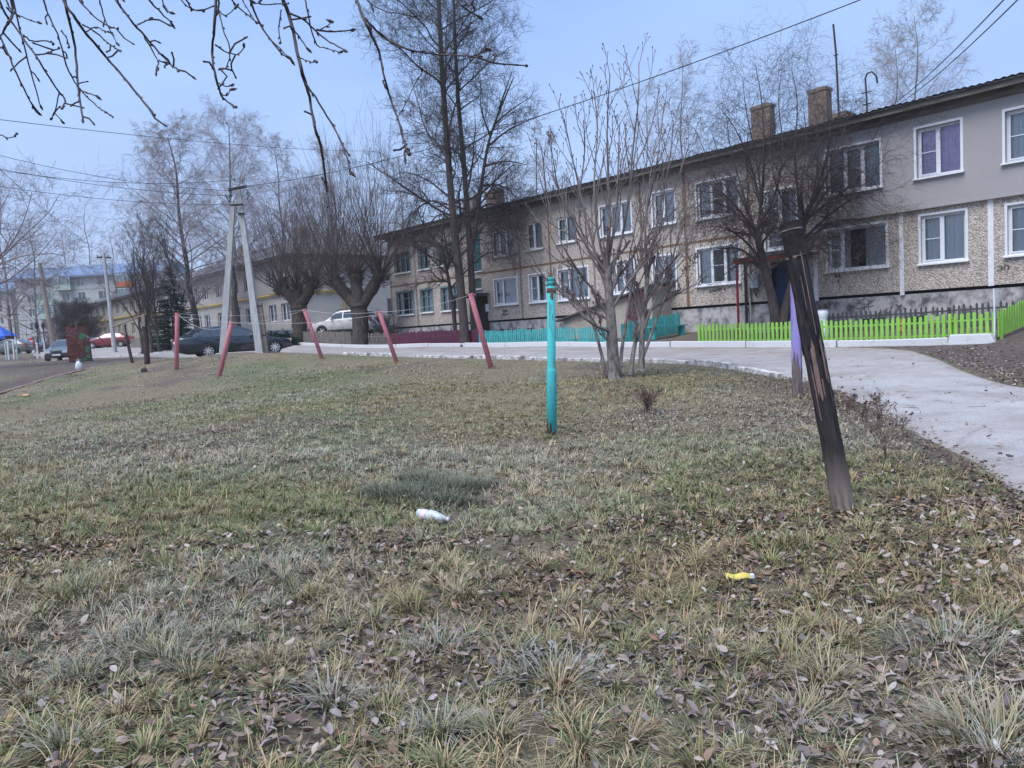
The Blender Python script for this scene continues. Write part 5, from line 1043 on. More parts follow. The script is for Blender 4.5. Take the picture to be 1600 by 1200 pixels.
# ------------------------------------------------------------------ trees
def tubes(polys, k):
    """polys: list of (pts (n,3), radii (n,)); tubes with k sides, batched by point count"""
    by = {}
    for p, r in polys: by.setdefault(len(p), []).append((p, r))
    V, F, o = [], [], 0; an = np.linspace(0, 2*math.pi, k, endpoint=False); ca, sa = np.cos(an), np.sin(an)
    for n, L in by.items():
        Pp = np.array([a for a, _ in L], float); Rr = np.array([b_ for _, b_ in L], float); m = len(L)
        T_ = np.gradient(Pp, axis=1); T_ /= np.linalg.norm(T_, axis=2)[..., None]+1e-9
        d0 = Pp[:, -1]-Pp[:, 0]; ref = np.where((np.abs(d0[:, 2]) > .8*np.linalg.norm(d0, axis=1))[:, None], np.array([1., 0, 0]), np.array([0, 0, 1.]))[:, None]
        A = np.cross(T_, ref); A /= np.linalg.norm(A, axis=2)[..., None]+1e-9; Bv = np.cross(T_, A)
        v = Pp[:, :, None]+Rr[:, :, None, None]*(ca[None, None, :, None]*A[:, :, None]+sa[None, None, :, None]*Bv[:, :, None])
        i, s, j_ = np.meshgrid(np.arange(m), np.arange(n-1), np.arange(k), indexing='ij'); b0 = o+(i*n+s)*k
        F.append(np.stack([b0+j_, b0+(j_+1) % k, b0+k+(j_+1) % k, b0+k+j_], -1).reshape(-1, 4)); V.append(v.reshape(-1, 3)); o += m*n*k
    return np.concatenate(V), np.concatenate(F)
Z3 = np.array([0, 0, 1.0])
def nrm(v): return v/(np.linalg.norm(v)+1e-9)
def grow(p, d, L, r, lvl, S, rng, out):
    n = S['seg'][lvl]; st = L/n; pts = [p]; dd = nrm(d); wob = S['wob'][lvl]; tr_ = S['trop'][lvl]
    W_ = rng.normal(0, wob, (n, 3))
    for i in range(n):
        dd = nrm(dd+W_[i]+Z3*tr_*(1 if not callable(tr_) else 1)); p = p+dd*st; pts.append(p)
    pts = np.array(pts); rad = r*(1-(1-S['tap'][lvl])*np.linspace(0, 1, n+1)); out.append((lvl, pts, rad))
    kids(pts, rad, L, lvl, S, rng, out)
def kids(pts, rad, L, lvl, S, rng, out):
    if lvl+1 >= len(S['seg']): return
    nc = S['n'][lvl]; nc = max(1, int(round(nc*rng.uniform(.8, 1.2)*(min(1.5, L/S['ref'][lvl]) if S.get('ref') else 1)))); n = len(pts)-1; t0 = S['t0'][lvl]
    ts = t0+(1-t0)*(np.arange(nc)+rng.random(nc))/nc; az0 = rng.uniform(0, 6.28)
    for q, t in enumerate(ts):
        f = t*n; i = min(int(f), n-1); p = pts[i]+(pts[i+1]-pts[i])*(f-i); ax_ = nrm(pts[i+1]-pts[i]); rr = rad[i]+(rad[i+1]-rad[i])*(f-i)
        az = az0+q*2.4+rng.normal(0, .5); s = nrm(np.cross(ax_, [.3, .9, .2])); u = np.cross(ax_, s); an = S['ang'][lvl]*rng.uniform(.75, 1.25)
        dv = ax_*math.cos(an)+(s*math.cos(az)+u*math.sin(az))*math.sin(an)
        ln = L*S['len'][lvl]*S['shape'][lvl](t)*rng.uniform(.7, 1.25)
        if ln < .03: continue
        rc = min(rr*S['rr'][lvl], S['rmax'][lvl] if S.get('rmax') else 9)*rng.uniform(.8, 1.1); grow(p, dv, ln, max(rc, S['rmin']), lvl+1, S, rng, out)
def tree(name, label, base, trunks, S, mt, mc, seed, group=None, ntr=8, cat='tree', explicit=(), lowk=3, trunk_noise=.0):
    """trunks: list of (pts world, r0, r1, childscale); explicit: list of (pts world, r0, r1) limbs grown as level 1"""
    rng = np.random.default_rng(seed); base = np.asarray(base, float); T = thing(name, label, cat, base, 0, group); tk = []; out_ = []
    for tp_ in trunks:
        p, ra, rb = tp_[:3]; p = smooth(np.asarray(p, float)-base, 2); s_ = np.linspace(0, 1, len(p)); rad = ra+(rb-ra)*s_**.9; rad[:3] *= np.array([1.35, 1.18, 1.06]) if len(tp_) < 4 else 1
        if trunk_noise: rad *= 1+rng.normal(0, trunk_noise, len(p))
        tk.append((p, rad)); L = np.linalg.norm(np.diff(p, axis=0), axis=1).sum(); kids(p, rad, L, 0, S, rng, out_)
    for p, ra, rb in explicit:
        p = smooth(np.asarray(p, float)-base, 2); rad = rb+(ra-rb)*(1-np.linspace(0, 1, len(p)))**1.6; out_.append((1, p, rad)); L = np.linalg.norm(np.diff(p, axis=0), axis=1).sum(); kids(p, rad, L, 1, S, rng, out_)
    V, F = tubes(tk, ntr+4); raw_mesh('trunk', V, F, mt, None, T)
    Vs, Fs, o = [], [], 0
    for lo_, hi_, k in ((1, 1, 6), (2, 9, lowk)):
        L_ = [(p, r) for l, p, r in out_ if lo_ <= l <= hi_]
        if L_: V, F = tubes(L_, k); Vs.append(V); Fs.append(F+o); o += len(V)
    if Vs: raw_mesh('crown', np.concatenate(Vs), np.concatenate(Fs), mc, None, T)
    return T, out_
one = lambda t: 1.0
LINDEN = dict(seg=[1, 9, 6, 5, 3], n=[34, 14, 8, 5], t0=[.17, .2, .15, .15], ang=[1.0, .8, .75, .7], len=[.185, .45, .42, .45], shape=[lambda t: (.8+.5*t if t < .4 else 1.0 if t < .65 else 2.2-1.85*t), lambda t: 1.1-.6*t, one, one], wob=[0, .13, .2, .24, .25], trop=[0, .02, .02, .02, .02], tap=[1, .25, .35, .4, .5], rr=[.42, .5, .55, .65], rmin=.0052, rmax=[.09, .03, .012, .007], ref=[20, 3.4, 1.2, .45])
BIRCH = dict(seg=[1, 8, 6, 5], n=[46, 16, 14], t0=[.22, .15, .1], ang=[1.0, .75, .7], len=[.37, .42, .42], shape=[lambda t: (.75+.6*t if t < .4 else 1.42-1.1*t), lambda t: 1.1-.5*t, one], wob=[0, .1, .16, .2], trop=[0, .05, -.05, -.26], tap=[1, .2, .3, .4], rr=[.4, .5, .6], rmin=.009, rmax=[.07, .025, .01])
def px_line(pts, d, jit=0.0, seed=0):
    rg = np.random.default_rng(seed); o = []
    for i, (x, y) in enumerate(pts): o.append(P(x, y, d+(rg.normal(0, jit) if i else 0)))
    return o
def ground_start(pts):
    p = [np.array(q) for q in pts]; b0 = p[0]; b0[2] = h(b0[0], b0[1])-.1; return p
# tall lindens
t1 = ground_start(px_line([(727, 526), (719, 440), (709, 350), (701, 260), (694, 160), (688, 60), (684, -30), (678, -150), (675, -260)], 36))
tree('linden_tree', 'tallest bare linden with straight dark trunk leaving the top of the frame', t1[0], [(t1, .24, .03)], LINDEN, MT['barkdark'], MT['twigdark'], 11, 'bare lindens before the building', explicit=[(px_line(q, 36, .7, i), .07, .015) for i, q in enumerate([[(706, 330), (672, 308), (642, 338), (626, 380)], [(704, 310), (662, 275), (622, 268)], [(708, 350), (690, 330), (668, 352), (655, 390)]])])
t2 = ground_start(px_line([(742, 526), (737, 440), (732, 350), (724, 250), (716, 160), (712, 90), (709, 0), (705, -90)], 36.6))
f3 = px_line([(735, 410), (744, 350), (752, 290), (761, 230), (772, 195), (788, 155), (803, 120)], 36.5)
tree('linden_tree', 'slimmer forked bare linden whose right stem bends outward, beside the tallest one', t2[0], [(t2, .2, .03), (f3, .12, .02, 1)], dict(LINDEN, n=[28, 13, 8, 5], t0=[.3, .22, .15, .15]), MT['barkdark'], MT['twigdark'], 12, 'bare lindens before the building', explicit=[(px_line(q, 36.5, .7, i), .07, .015) for i, q in enumerate([[(761, 230), (790, 205), (820, 190), (843, 182)], [(772, 195), (800, 170), (832, 150)], [(757, 260), (790, 250), (825, 258)], [(752, 290), (785, 288), (812, 312)], [(766, 212), (750, 170), (752, 140)], [(780, 170), (790, 140), (800, 112)], [(733, 340), (768, 312), (798, 340), (808, 382)], [(747, 330), (765, 350), (790, 372), (800, 400)]])])
# low spreading tree before the far end of the building
t_ = ground_start(px_line([(712, 526), (708, 480), (700, 430), (690, 390)], 38)); ex = [px_line(q, 38, .5, i) for i, q in enumerate([[(700, 430), (670, 400), (640, 370), (620, 345)], [(705, 450), (740, 410), (770, 390), (800, 400)], [(692, 395), (690, 350), (700, 310)], [(700, 420), (720, 370), (760, 340), (790, 360)], [(703, 440), (665, 440), (640, 450)], [(690, 390), (660, 350), (650, 320)]])]
SPREAD = dict(seg=[1, 7, 6, 4, 3], n=[5, 12, 8, 5], t0=[.5, .15, .15, .15], ang=[.8, .8, .75, .7], len=[.5, .42, .45, .45], shape=[one, lambda t: 1.1-.5*t, one, one], wob=[0, .16, .22, .26, .26], trop=[0, .0, -.03, -.05, -.03], tap=[1, .3, .35, .4, .5], rr=[.6, .55, .6, .65], rmin=.0042, rmax=[.07, .03, .012, .006])
tree('fruit_tree', 'low tangled bare tree in front of the far left end of the building', t_[0], [(t_, .12, .06)], SPREAD, MT['barkdark'], MT['twigdark'], 13, None, explicit=[(e, .06, .02) for e in ex])
# pollard willows
WILLOW = dict(seg=[1, 3, 9, 4], n=[9, 30, 6], t0=[.75, .25, .3], ang=[.9, .62, .35], len=[.24, 5.4, .22], shape=[one, lambda t: .75+.4*t, lambda t: 1.2-.5*t], wob=[0, .2, .035, .07], trop=[0, .2, .055, .05], tap=[1, .75, .15, .4], rr=[.8, .14, .5], rmin=.006, rmax=[.2, .028, .009])
def willow(label, base_px, limbs, d, r, seed, mc, top):
    b0 = at(*base_px, d); tr_ = [np.array([b0[0], b0[1], b0[2]-.1])]+[P(x, y, d) for x, y in limbs[0]]; tks = [(tr_, r, r*.95)]
    for l in limbs[1:]: tks.append(([P(x, y, d+random.uniform(-.2, .2)) for x, y in l], r*.75, r*.62, 1))
    S = dict(WILLOW, len=[.24, top, .22]); S0 = dict(S)
    rng = np.random.default_rng(seed); T = thing('pollard_willow', label, 'tree', b0, 0, 'pollard willows'); tk = []; out_ = []
    for i, tp_ in enumerate(tks):
        p = smooth(np.asarray(tp_[0])-b0, 2); n = len(p); rad = np.linspace(tp_[1], tp_[2], n)*(1+rng.normal(0, .05, n)); rad[-4:] *= np.array([1.08, 1.15, 1.1, .8])
        if i == 0: rad[:3] *= np.array([1.25, 1.12, 1.04])
        tk.append((p, rad))
        if i or len(tks) == 1:
            e = p[-1]; r1 = tp_[2]                        # knob of stubs and last year's shoots
            for q in range(9):
                a = rng.uniform(0, 6.28); dv = nrm(np.array([math.cos(a)*.9, math.sin(a)*.9, rng.uniform(.1, 1.2)])); st = e+dv*r1*.3-Z3*rng.uniform(0, .5); L = rng.uniform(.25, .6); pts = np.array([st, st+dv*L*.5, st+dv*L+Z3*.08]); out_.append((1, pts, np.array([.16, .13, .08])))
            for q in range(88):
                a = rng.uniform(0, 6.28); ti = rng.uniform(0, .85)**.75; dv = np.array([math.cos(a)*math.sin(ti*1.35), math.sin(a)*math.sin(ti*1.35), math.cos(ti*1.35)]); st = e+dv*r1*.6-Z3*rng.uniform(-.1, .55); grow(st, dv, top*rng.uniform(.55, 1.05)*(1-.35*ti), rng.uniform(.013, .03), 2, S, rng, out_)
            for q in range(150):
                a = rng.uniform(0, 6.28); dv = nrm(np.array([math.cos(a), math.sin(a), rng.uniform(-.5, .9)])); st = e+dv*r1*.5-Z3*rng.uniform(0, .9); grow(st, dv, rng.uniform(.25, .95), .011, 2, S, rng, out_)
    V, F = tubes(tk, 18); V = V+rng.normal(0, .022, V.shape); raw_mesh('trunk', V, F, MT['barkwillow'], None, T)
    V, F = tubes([(p, r_) for l, p, r_ in out_ if l == 1], 6); V2, F2 = tubes([(p, r_) for l, p, r_ in out_ if l > 1], 3); raw_mesh('crown', np.concatenate([V, V2]), np.concatenate([F, F2+len(V)]), mc, None, T)
willow('right pollard willow with thick forked trunk and long upright shoots', (564, 541), [[(564, 512), (562, 490), (560, 478)], [(561, 482), (545, 465), (530, 448), (522, 436)], [(561, 482), (575, 462), (588, 440), (594, 426)], [(561, 480), (558, 450), (556, 428)]], 45, .5, 21, MT['twigwillow'], 9.4)
willow('left pollard willow with leaning trunk beside the white off road car', (469, 534), [[(468, 512), (467, 492), (466, 478)], [(467, 482), (452, 462), (438, 446)], [(467, 480), (482, 458), (490, 440)], [(466, 480), (464, 452)]], 50, .48, 22, MT['twigwillow'], 7.6)
# young ash, several stems
ASH = dict(seg=[1, 7, 5, 3], n=[4, 11, 3], t0=[.5, .22, .3], ang=[.6, .5, .6], len=[.34, .33, .3], shape=[one, lambda t: 1.25-.85*t, one], wob=[0, .05, .09, .1], trop=[0, .08, .16, .12], tap=[1, .5, .6, .8], rr=[.5, .62, .75], rmin=.0055, rmax=[.05, .015, .008])
dA = 17.0; b0 = at(960, 588, dA)
def al(q, jit=.25, seed=0): return px_line(q, dA, jit, seed)
trA = [ground_start(al([(960, 588), (957, 545), (955, 500), (951, 455), (950, 415)], 0)), al([(1002, 580), (1003, 530), (1007, 480), (1012, 430)], 0), al([(985, 586), (990, 545), (1000, 505)], 0), al([(968, 587), (972, 540), (982, 480), (990, 420)], 0), al([(948, 588), (938, 545), (925, 500), (905, 450)], 0), al([(994, 583), (1012, 540), (1028, 490), (1050, 440)], 0)]
exA = [[(952, 465), (940, 430), (926, 380), (908, 310), (893, 240), (882, 188)], [(950, 420), (953, 350), (950, 280), (948, 200), (953, 118)], [(951, 440), (972, 375), (983, 305), (989, 230), (999, 150), (998, 100)], [(953, 480), (916, 442), (882, 392), (858, 335), (846, 232)], [(955, 485), (988, 432), (1022, 385), (1050, 310), (1076, 228), (1098, 170)][:5], [(950, 430), (932, 360), (927, 285), (935, 205), (929, 148)], [(952, 450), (996, 395), (1012, 325), (1028, 250), (1037, 168)],
       [(953, 500), (915, 482), (880, 462), (842, 425), (822, 380)], [(957, 520), (920, 505), (890, 470), (868, 440)], [(951, 430), (905, 370), (872, 300), (862, 235)], [(950, 415), (962, 340), (966, 260), (968, 195)], [(952, 445), (918, 395), (900, 330), (915, 240), (912, 190)],
       [(1012, 430), (1022, 380), (1034, 315), (1048, 245), (1052, 190)], [(1008, 470), (1030, 430), (1060, 400), (1082, 350)], [(1006, 490), (1040, 470), (1070, 452), (1092, 442)], [(1012, 435), (1006, 370), (1013, 300), (1022, 230)], [(1004, 520), (1022, 470), (1046, 420), (1066, 350), (1078, 300)], [(1000, 505), (988, 450), (1000, 400), (1032, 350)],
       [(957, 545), (940, 520), (938, 500)]]
T, oA = tree('young_ash', 'young grey many stemmed bare tree at the lawn edge left of centre building', b0, [(trA[0], .155, .075), (trA[1], .075, .045), (trA[2], .06, .04, 1), (trA[3], .05, .022, 1), (trA[4], .045, .02, 1), (trA[5], .045, .02, 1)], ASH, MT['barkgrey'], MT['twigash'], 31, None, cat='tree', explicit=[(al(q, .3, i), .042 if i < 18 else .02, .011) for i, q in enumerate(exA)], lowk=4)
Vb, Fb, o = [], [], 0                                            # buds at the shoot tips
bl = []
for l, p, r in oA:
    e = p[-1]; dv = nrm(p[-1]-p[-2]); bl.append((np.array([e-dv*.015, e+dv*.012, e+dv*.04]), np.array([.006, .0135, .003])))
V, F = tubes(bl, 5); raw_mesh('buds', V, F, MT['twigash_red'], None, T)
# dark spreading tree at the blue door
dK = 24.6; b0 = at(1218, 505, dK)
def kl_(q, jit=.5, seed=0): return px_line(q, dK, jit, seed)
tk_ = [ground_start(kl_([(1214, 505), (1210, 480), (1200, 440), (1190, 400), (1182, 360)], 0)), kl_([(1222, 505), (1232, 465), (1242, 425), (1250, 380), (1256, 345)], 0)]
exK = [[(1188, 395), (1172, 340), (1150, 290), (1125, 250), (1110, 200)], [(1184, 365), (1190, 300), (1180, 240), (1165, 170), (1160, 120)], [(1192, 410), (1160, 370), (1120, 350), (1085, 360)], [(1186, 380), (1150, 330), (1105, 310), (1082, 330)], [(1182, 360), (1215, 300), (1225, 230), (1215, 160), (1222, 105)],
       [(1252, 370), (1270, 310), (1280, 250), (1275, 180)], [(1254, 355), (1290, 300), (1325, 260), (1355, 270), (1385, 310)], [(1248, 390), (1290, 350), (1330, 340), (1365, 350), (1388, 380)], [(1256, 345), (1250, 290), (1262, 230), (1255, 160)], [(1246, 400), (1280, 380), (1310, 385), (1330, 410)], [(1260, 330), (1300, 260), (1320, 200), (1330, 170)], [(1195, 425), (1170, 405), (1140, 420), (1120, 445)],
       [(1186, 380), (1160, 300), (1140, 230), (1135, 180)], [(1256, 345), (1225, 320), (1205, 270), (1200, 200)], [(1250, 380), (1300, 330), (1350, 300), (1395, 330)], [(1182, 360), (1130, 300), (1100, 280), (1085, 300)], [(1256, 345), (1290, 280), (1310, 230), (1350, 220)], [(1190, 330), (1175, 260), (1150, 200), (1118, 160)], [(1256, 345), (1290, 260), (1300, 190), (1290, 135)], [(1250, 330), (1240, 240), (1248, 160), (1236, 105)], [(1182, 360), (1140, 330), (1110, 260), (1088, 205)], [(1256, 345), (1330, 290), (1368, 250), (1392, 235)], [(1190, 320), (1195, 230), (1190, 150), (1180, 100)]]
WEEP = dict(seg=[1, 8, 7, 5, 4], n=[5, 15, 9, 4], t0=[.5, .12, .12, .15], ang=[.8, .85, .8, .7], len=[.5, .42, .5, .45], shape=[one, lambda t: 1.1-.45*t, one, one], wob=[0, .16, .2, .24, .25], trop=[0, .03, -.03, -.07, -.06], tap=[1, .3, .35, .4, .5], rr=[.5, .5, .55, .65], rmin=.0032, rmax=[.05, .018, .008, .005])
tree('weeping_fruit_tree', 'dark wide crowned bare tree with drooping twigs before the blue door', b0, [(tk_[0], .19, .1), (tk_[1], .17, .09)], WEEP, MT['barkdark'], MT['twigdark'], 41, None, explicit=[(kl_(q, .8, i), .062, .006) for i, q in enumerate(exK)], lowk=3)

def simple(name, label, px, pyb, pyt, d, S, seed, mt_, mc_, r, lean_=0, group=None, tscale=1.0):
    b0 = at(px, pyb, d); H_ = (pyb-pyt)*d/FPX; rg = np.random.default_rng(seed); n = 7; pts = []
    for i in range(n+1):
        f = i/n; pts.append(b0+np.array([lean_*f+rg.normal(0, .012*H_)*(f > 0), rg.normal(0, .012*H_)*(f > 0), H_*f-(.1 if i == 0 else 0)]))
    return tree(name, label, b0, [(pts, r, r*.08)], S, mt_, mc_, seed, group)[0]
BG = 'bare birches in the background'
simple('birch_tree', 'broad weeping birch standing left of the double concrete pole', 309, 521, 200, 62, BIRCH, 51, MT['barkdark'], MT['twigbirch'], .3, -.9, BG)
simple('birch_tree', 'tall birch crown directly behind the double concrete pole', 374, 512, 182, 74, dict(BIRCH, n=[44, 16, 13]), 52, MT['barkbirch'], MT['twigbirch'], .3, .3, BG)
simple('birch_tree', 'birch with reddish haze of twigs behind the left pollard willow', 447, 512, 222, 84, BIRCH, 53, MT['barkbirch'], MT['twigred'], .26, .4, BG)
simple('birch_tree', 'smaller birch filling the gap behind the two pollard willows', 530, 512, 235, 88, BIRCH, 54, MT['barkbirch'], MT['twigbirch'], .25, .3, BG)
UPR = dict(seg=[1, 7, 5, 4], n=[26, 12, 8], t0=[.2, .2, .15], ang=[.55, .5, .55], len=[.36, .34, .35], shape=[lambda t: 1.2-.7*t, lambda t: 1.1-.5*t, one], wob=[0, .09, .13, .18], trop=[0, .1, .08, .04], tap=[1, .25, .35, .4], rr=[.5, .5, .6], rmin=.006, rmax=[.06, .022, .01])
for i, (px, pt, lab, r) in enumerate(((222, 365, 'left dark slender tree of the clump behind the dark drying posts', .12), (236, 350, 'middle dark slender tree of the clump behind the dark drying posts', .14), (248, 372, 'right dark slender tree of the clump left of the spruce', .12))): simple('young_tree', lab, px, 533, pt, 50+i*1.5, UPR, 60+i, MT['barkdark'], MT['twigdark'], r, -.2+.15*i, 'dark clump of slender trees')
simple('young_tree', 'dark leaning bare tree rising between the spruce and the broad birch', 288, 528, 345, 57, UPR, 64, MT['barkdark'], MT['twigdark'], .15, -.8)
simple('overgrown_trunk', 'thick brown trunk covered in fine twigs between the legs of the double pole', 372, 528, 395, 50, dict(UPR, n=[90, 9, 6], t0=[.02, .1, .1], ang=[.5, .6, .6], len=[.1, .4, .4]), 65, MT['barkwillow'], MT['twigwillow'], .42, .0)
far = [(150, 540, 318, 165, 'far birch rising above the blue roofed block'), (112, 540, 345, 170, 'far bare tree just right of the leaning wooden pole'), (187, 541, 372, 140, 'low far bare tree beside the slim concrete pole'), (20, 545, 305, 120, 'bare tree at the far left edge of the sky'), (62, 545, 340, 130, 'far bare tree behind the leaning wooden pole')]
for i, (px, pb, pt, d, lab) in enumerate(far): simple('bare_tree', lab, px, pb, pt, d, dict(BIRCH, n=[26, 10, 8], rmin=.013), 70+i, MT['barkbirch'], MT['twigred'], .28, .3, 'bare trees around the far block')
behind_ = [(1074, 505, 118, 78, 'tall narrow birch rising behind the roof right of the ash'), (1432, 480, 40, 62, 'birch crown above the roof beside the hooked aerial'), (1395, 480, 88, 68, 'lower birch above the roof left of the two cables'), (1018, 508, 165, 84, 'hazy birch behind the roof within the ash crown'), (862, 515, 228, 74, 'bare birch above the roof beside the thin black mast'), (640, 520, 268, 90, 'low birch above the far roof end left of the lindens'), (800, 515, 262, 82, 'bare birch above the roof right of the lindens')]
for i, (px, pb, pt, d, lab) in enumerate(behind_): simple('birch_tree', lab, px, pb, pt, d, dict(BIRCH, n=[34, 13, 11], rmin=.0085, trop=[0, .06, -.02, -.16], wob=[0, .08, .11, .14], t0=[.35, .2, .1], len=[.24 if i in (0, 4) else .3, .38, .4]), 80+i, MT['barkbirch'], MT['twigbirch'], .2, .2, 'birches behind the long building')
# left edge tree with reddish limbs
dL = 40; b0 = at(-95, 565, dL); trk = [b0-Z3*.1, b0+Z3*2.2, b0+np.array([.4, 0, 4.2])]
exL = [px_line(q, dL, .6, i) for i, q in enumerate([[(-85, 470), (-30, 455), (10, 440), (30, 425), (60, 400), (88, 365)], [(-80, 440), (-20, 420), (20, 380), (40, 340), (50, 300)], [(-80, 430), (-30, 380), (0, 330), (15, 300)], [(-85, 480), (-20, 480), (20, 500), (60, 520), (88, 528)], [(-80, 440), (-10, 415), (35, 370), (75, 335), (92, 305)], [(-82, 450), (-30, 430), (25, 400), (80, 395), (100, 400)]])]
tree('spreading_tree', 'reddish bare limbs reaching in from the left edge before the pale block', b0, [(trk, .2, .14)], dict(SPREAD, trop=[0, .03, .05, .03, .03], rmin=.006), MT['barkdark'], MT['twigred'], 91, explicit=[(e, .07, .015) for e in exL])
# dense bush, spruce, small shrubs
b0 = at(123, 541, 96); BUSH = dict(seg=[1, 6, 5, 4], n=[90, 12, 8], t0=[.02, .15, .1], ang=[.9, .6, .6], len=[.75, .4, .4], shape=[lambda t: 1-.5*t, one, one], wob=[0, .1, .15, .2], trop=[0, .05, .03, .02], tap=[1, .3, .4, .5], rr=[.5, .5, .6], rmin=.016, rmax=[.06, .03, .016])
tree('dense_bush', 'dense dark rounded bush before the pale five storey block', b0, [([b0-Z3*.1, b0+Z3*2, b0+Z3*4.5], .2, .08)], dict(BUSH, n=[130, 15, 9]), MT['barkdark'], MT['twigdark'], 95, cat='bush')
b0 = at(600, 541, 46); tree('dense_bush', 'brown twiggy bush between the right willow and the maroon fence', b0, [([b0-Z3*.1, b0+Z3*.5, b0+Z3*1.2], .05, .02)], dict(BUSH, n=[40, 9, 5], len=[1.1, .4, .4], rmin=.006), MT['barkdark'], MT['twigwillow'], 96, cat='bush')
def needles(name, label, b0, H_, R0, tiers, seed, droop0=.25, cat='tree'):
    rng = np.random.default_rng(seed); T = thing(name, label, cat, b0); mb = MB(); mb.tube([(0, 0, -.1), (0, 0, H_)], [.1, .01], 8); obj('trunk', mb, MT['barkdark'], T); V, F, n = [], [], 0
    for i in range(tiers):
        f = i/tiers; z0_ = H_*(.04+.94*f); R1 = R0*(1-f)**.85*rng.uniform(.85, 1.12); nb = max(5, int(20*(1-f)+5))
        for k in range(nb):
            a = rng.uniform(0, 6.28); L = R1*rng.uniform(.6, 1.15); m = max(8, int(60*L/R0)); z = z0_+rng.normal(0, .13); droop = droop0*rng.uniform(.5, 1.5)
            for s in np.linspace(.12, 1, m):
                c = np.array([math.cos(a)*L*s, math.sin(a)*L*s, z-droop*L*s+.12*L*s*s]); sd = rng.uniform(-1, 1, 3)*[.4, .4, .25]+np.array([math.cos(a), math.sin(a), -.1])*.6; sd = nrm(sd)*rng.uniform(.12, .3); w_ = nrm(np.cross(sd, rng.normal(0, 1, 3)))*.02
                V += [c-w_, c+w_, c+sd+w_*.3, c+sd-w_*.3]; F.append((n, n+1, n+2, n+3)); n += 4
    raw_mesh('crown', np.array(V), np.array(F), MT['needles'], None, T, False)
needles('spruce_tree', 'small dark green spruce between the pink post and dark clump', at(272, 531, 56), 6.3, 2.1, 34, 5)
for px, hh, lab in ((428, 1.0, 'low dark juniper clump left of the left pollard willow'), (440, .9, 'second low juniper clump nearer the left willow trunk'), (447, .8, 'smallest juniper clump touching the left willow trunk')): needles('juniper_bush', lab, at(px, 537, 49), hh, .9, 8, int(px), .0, 'bush')

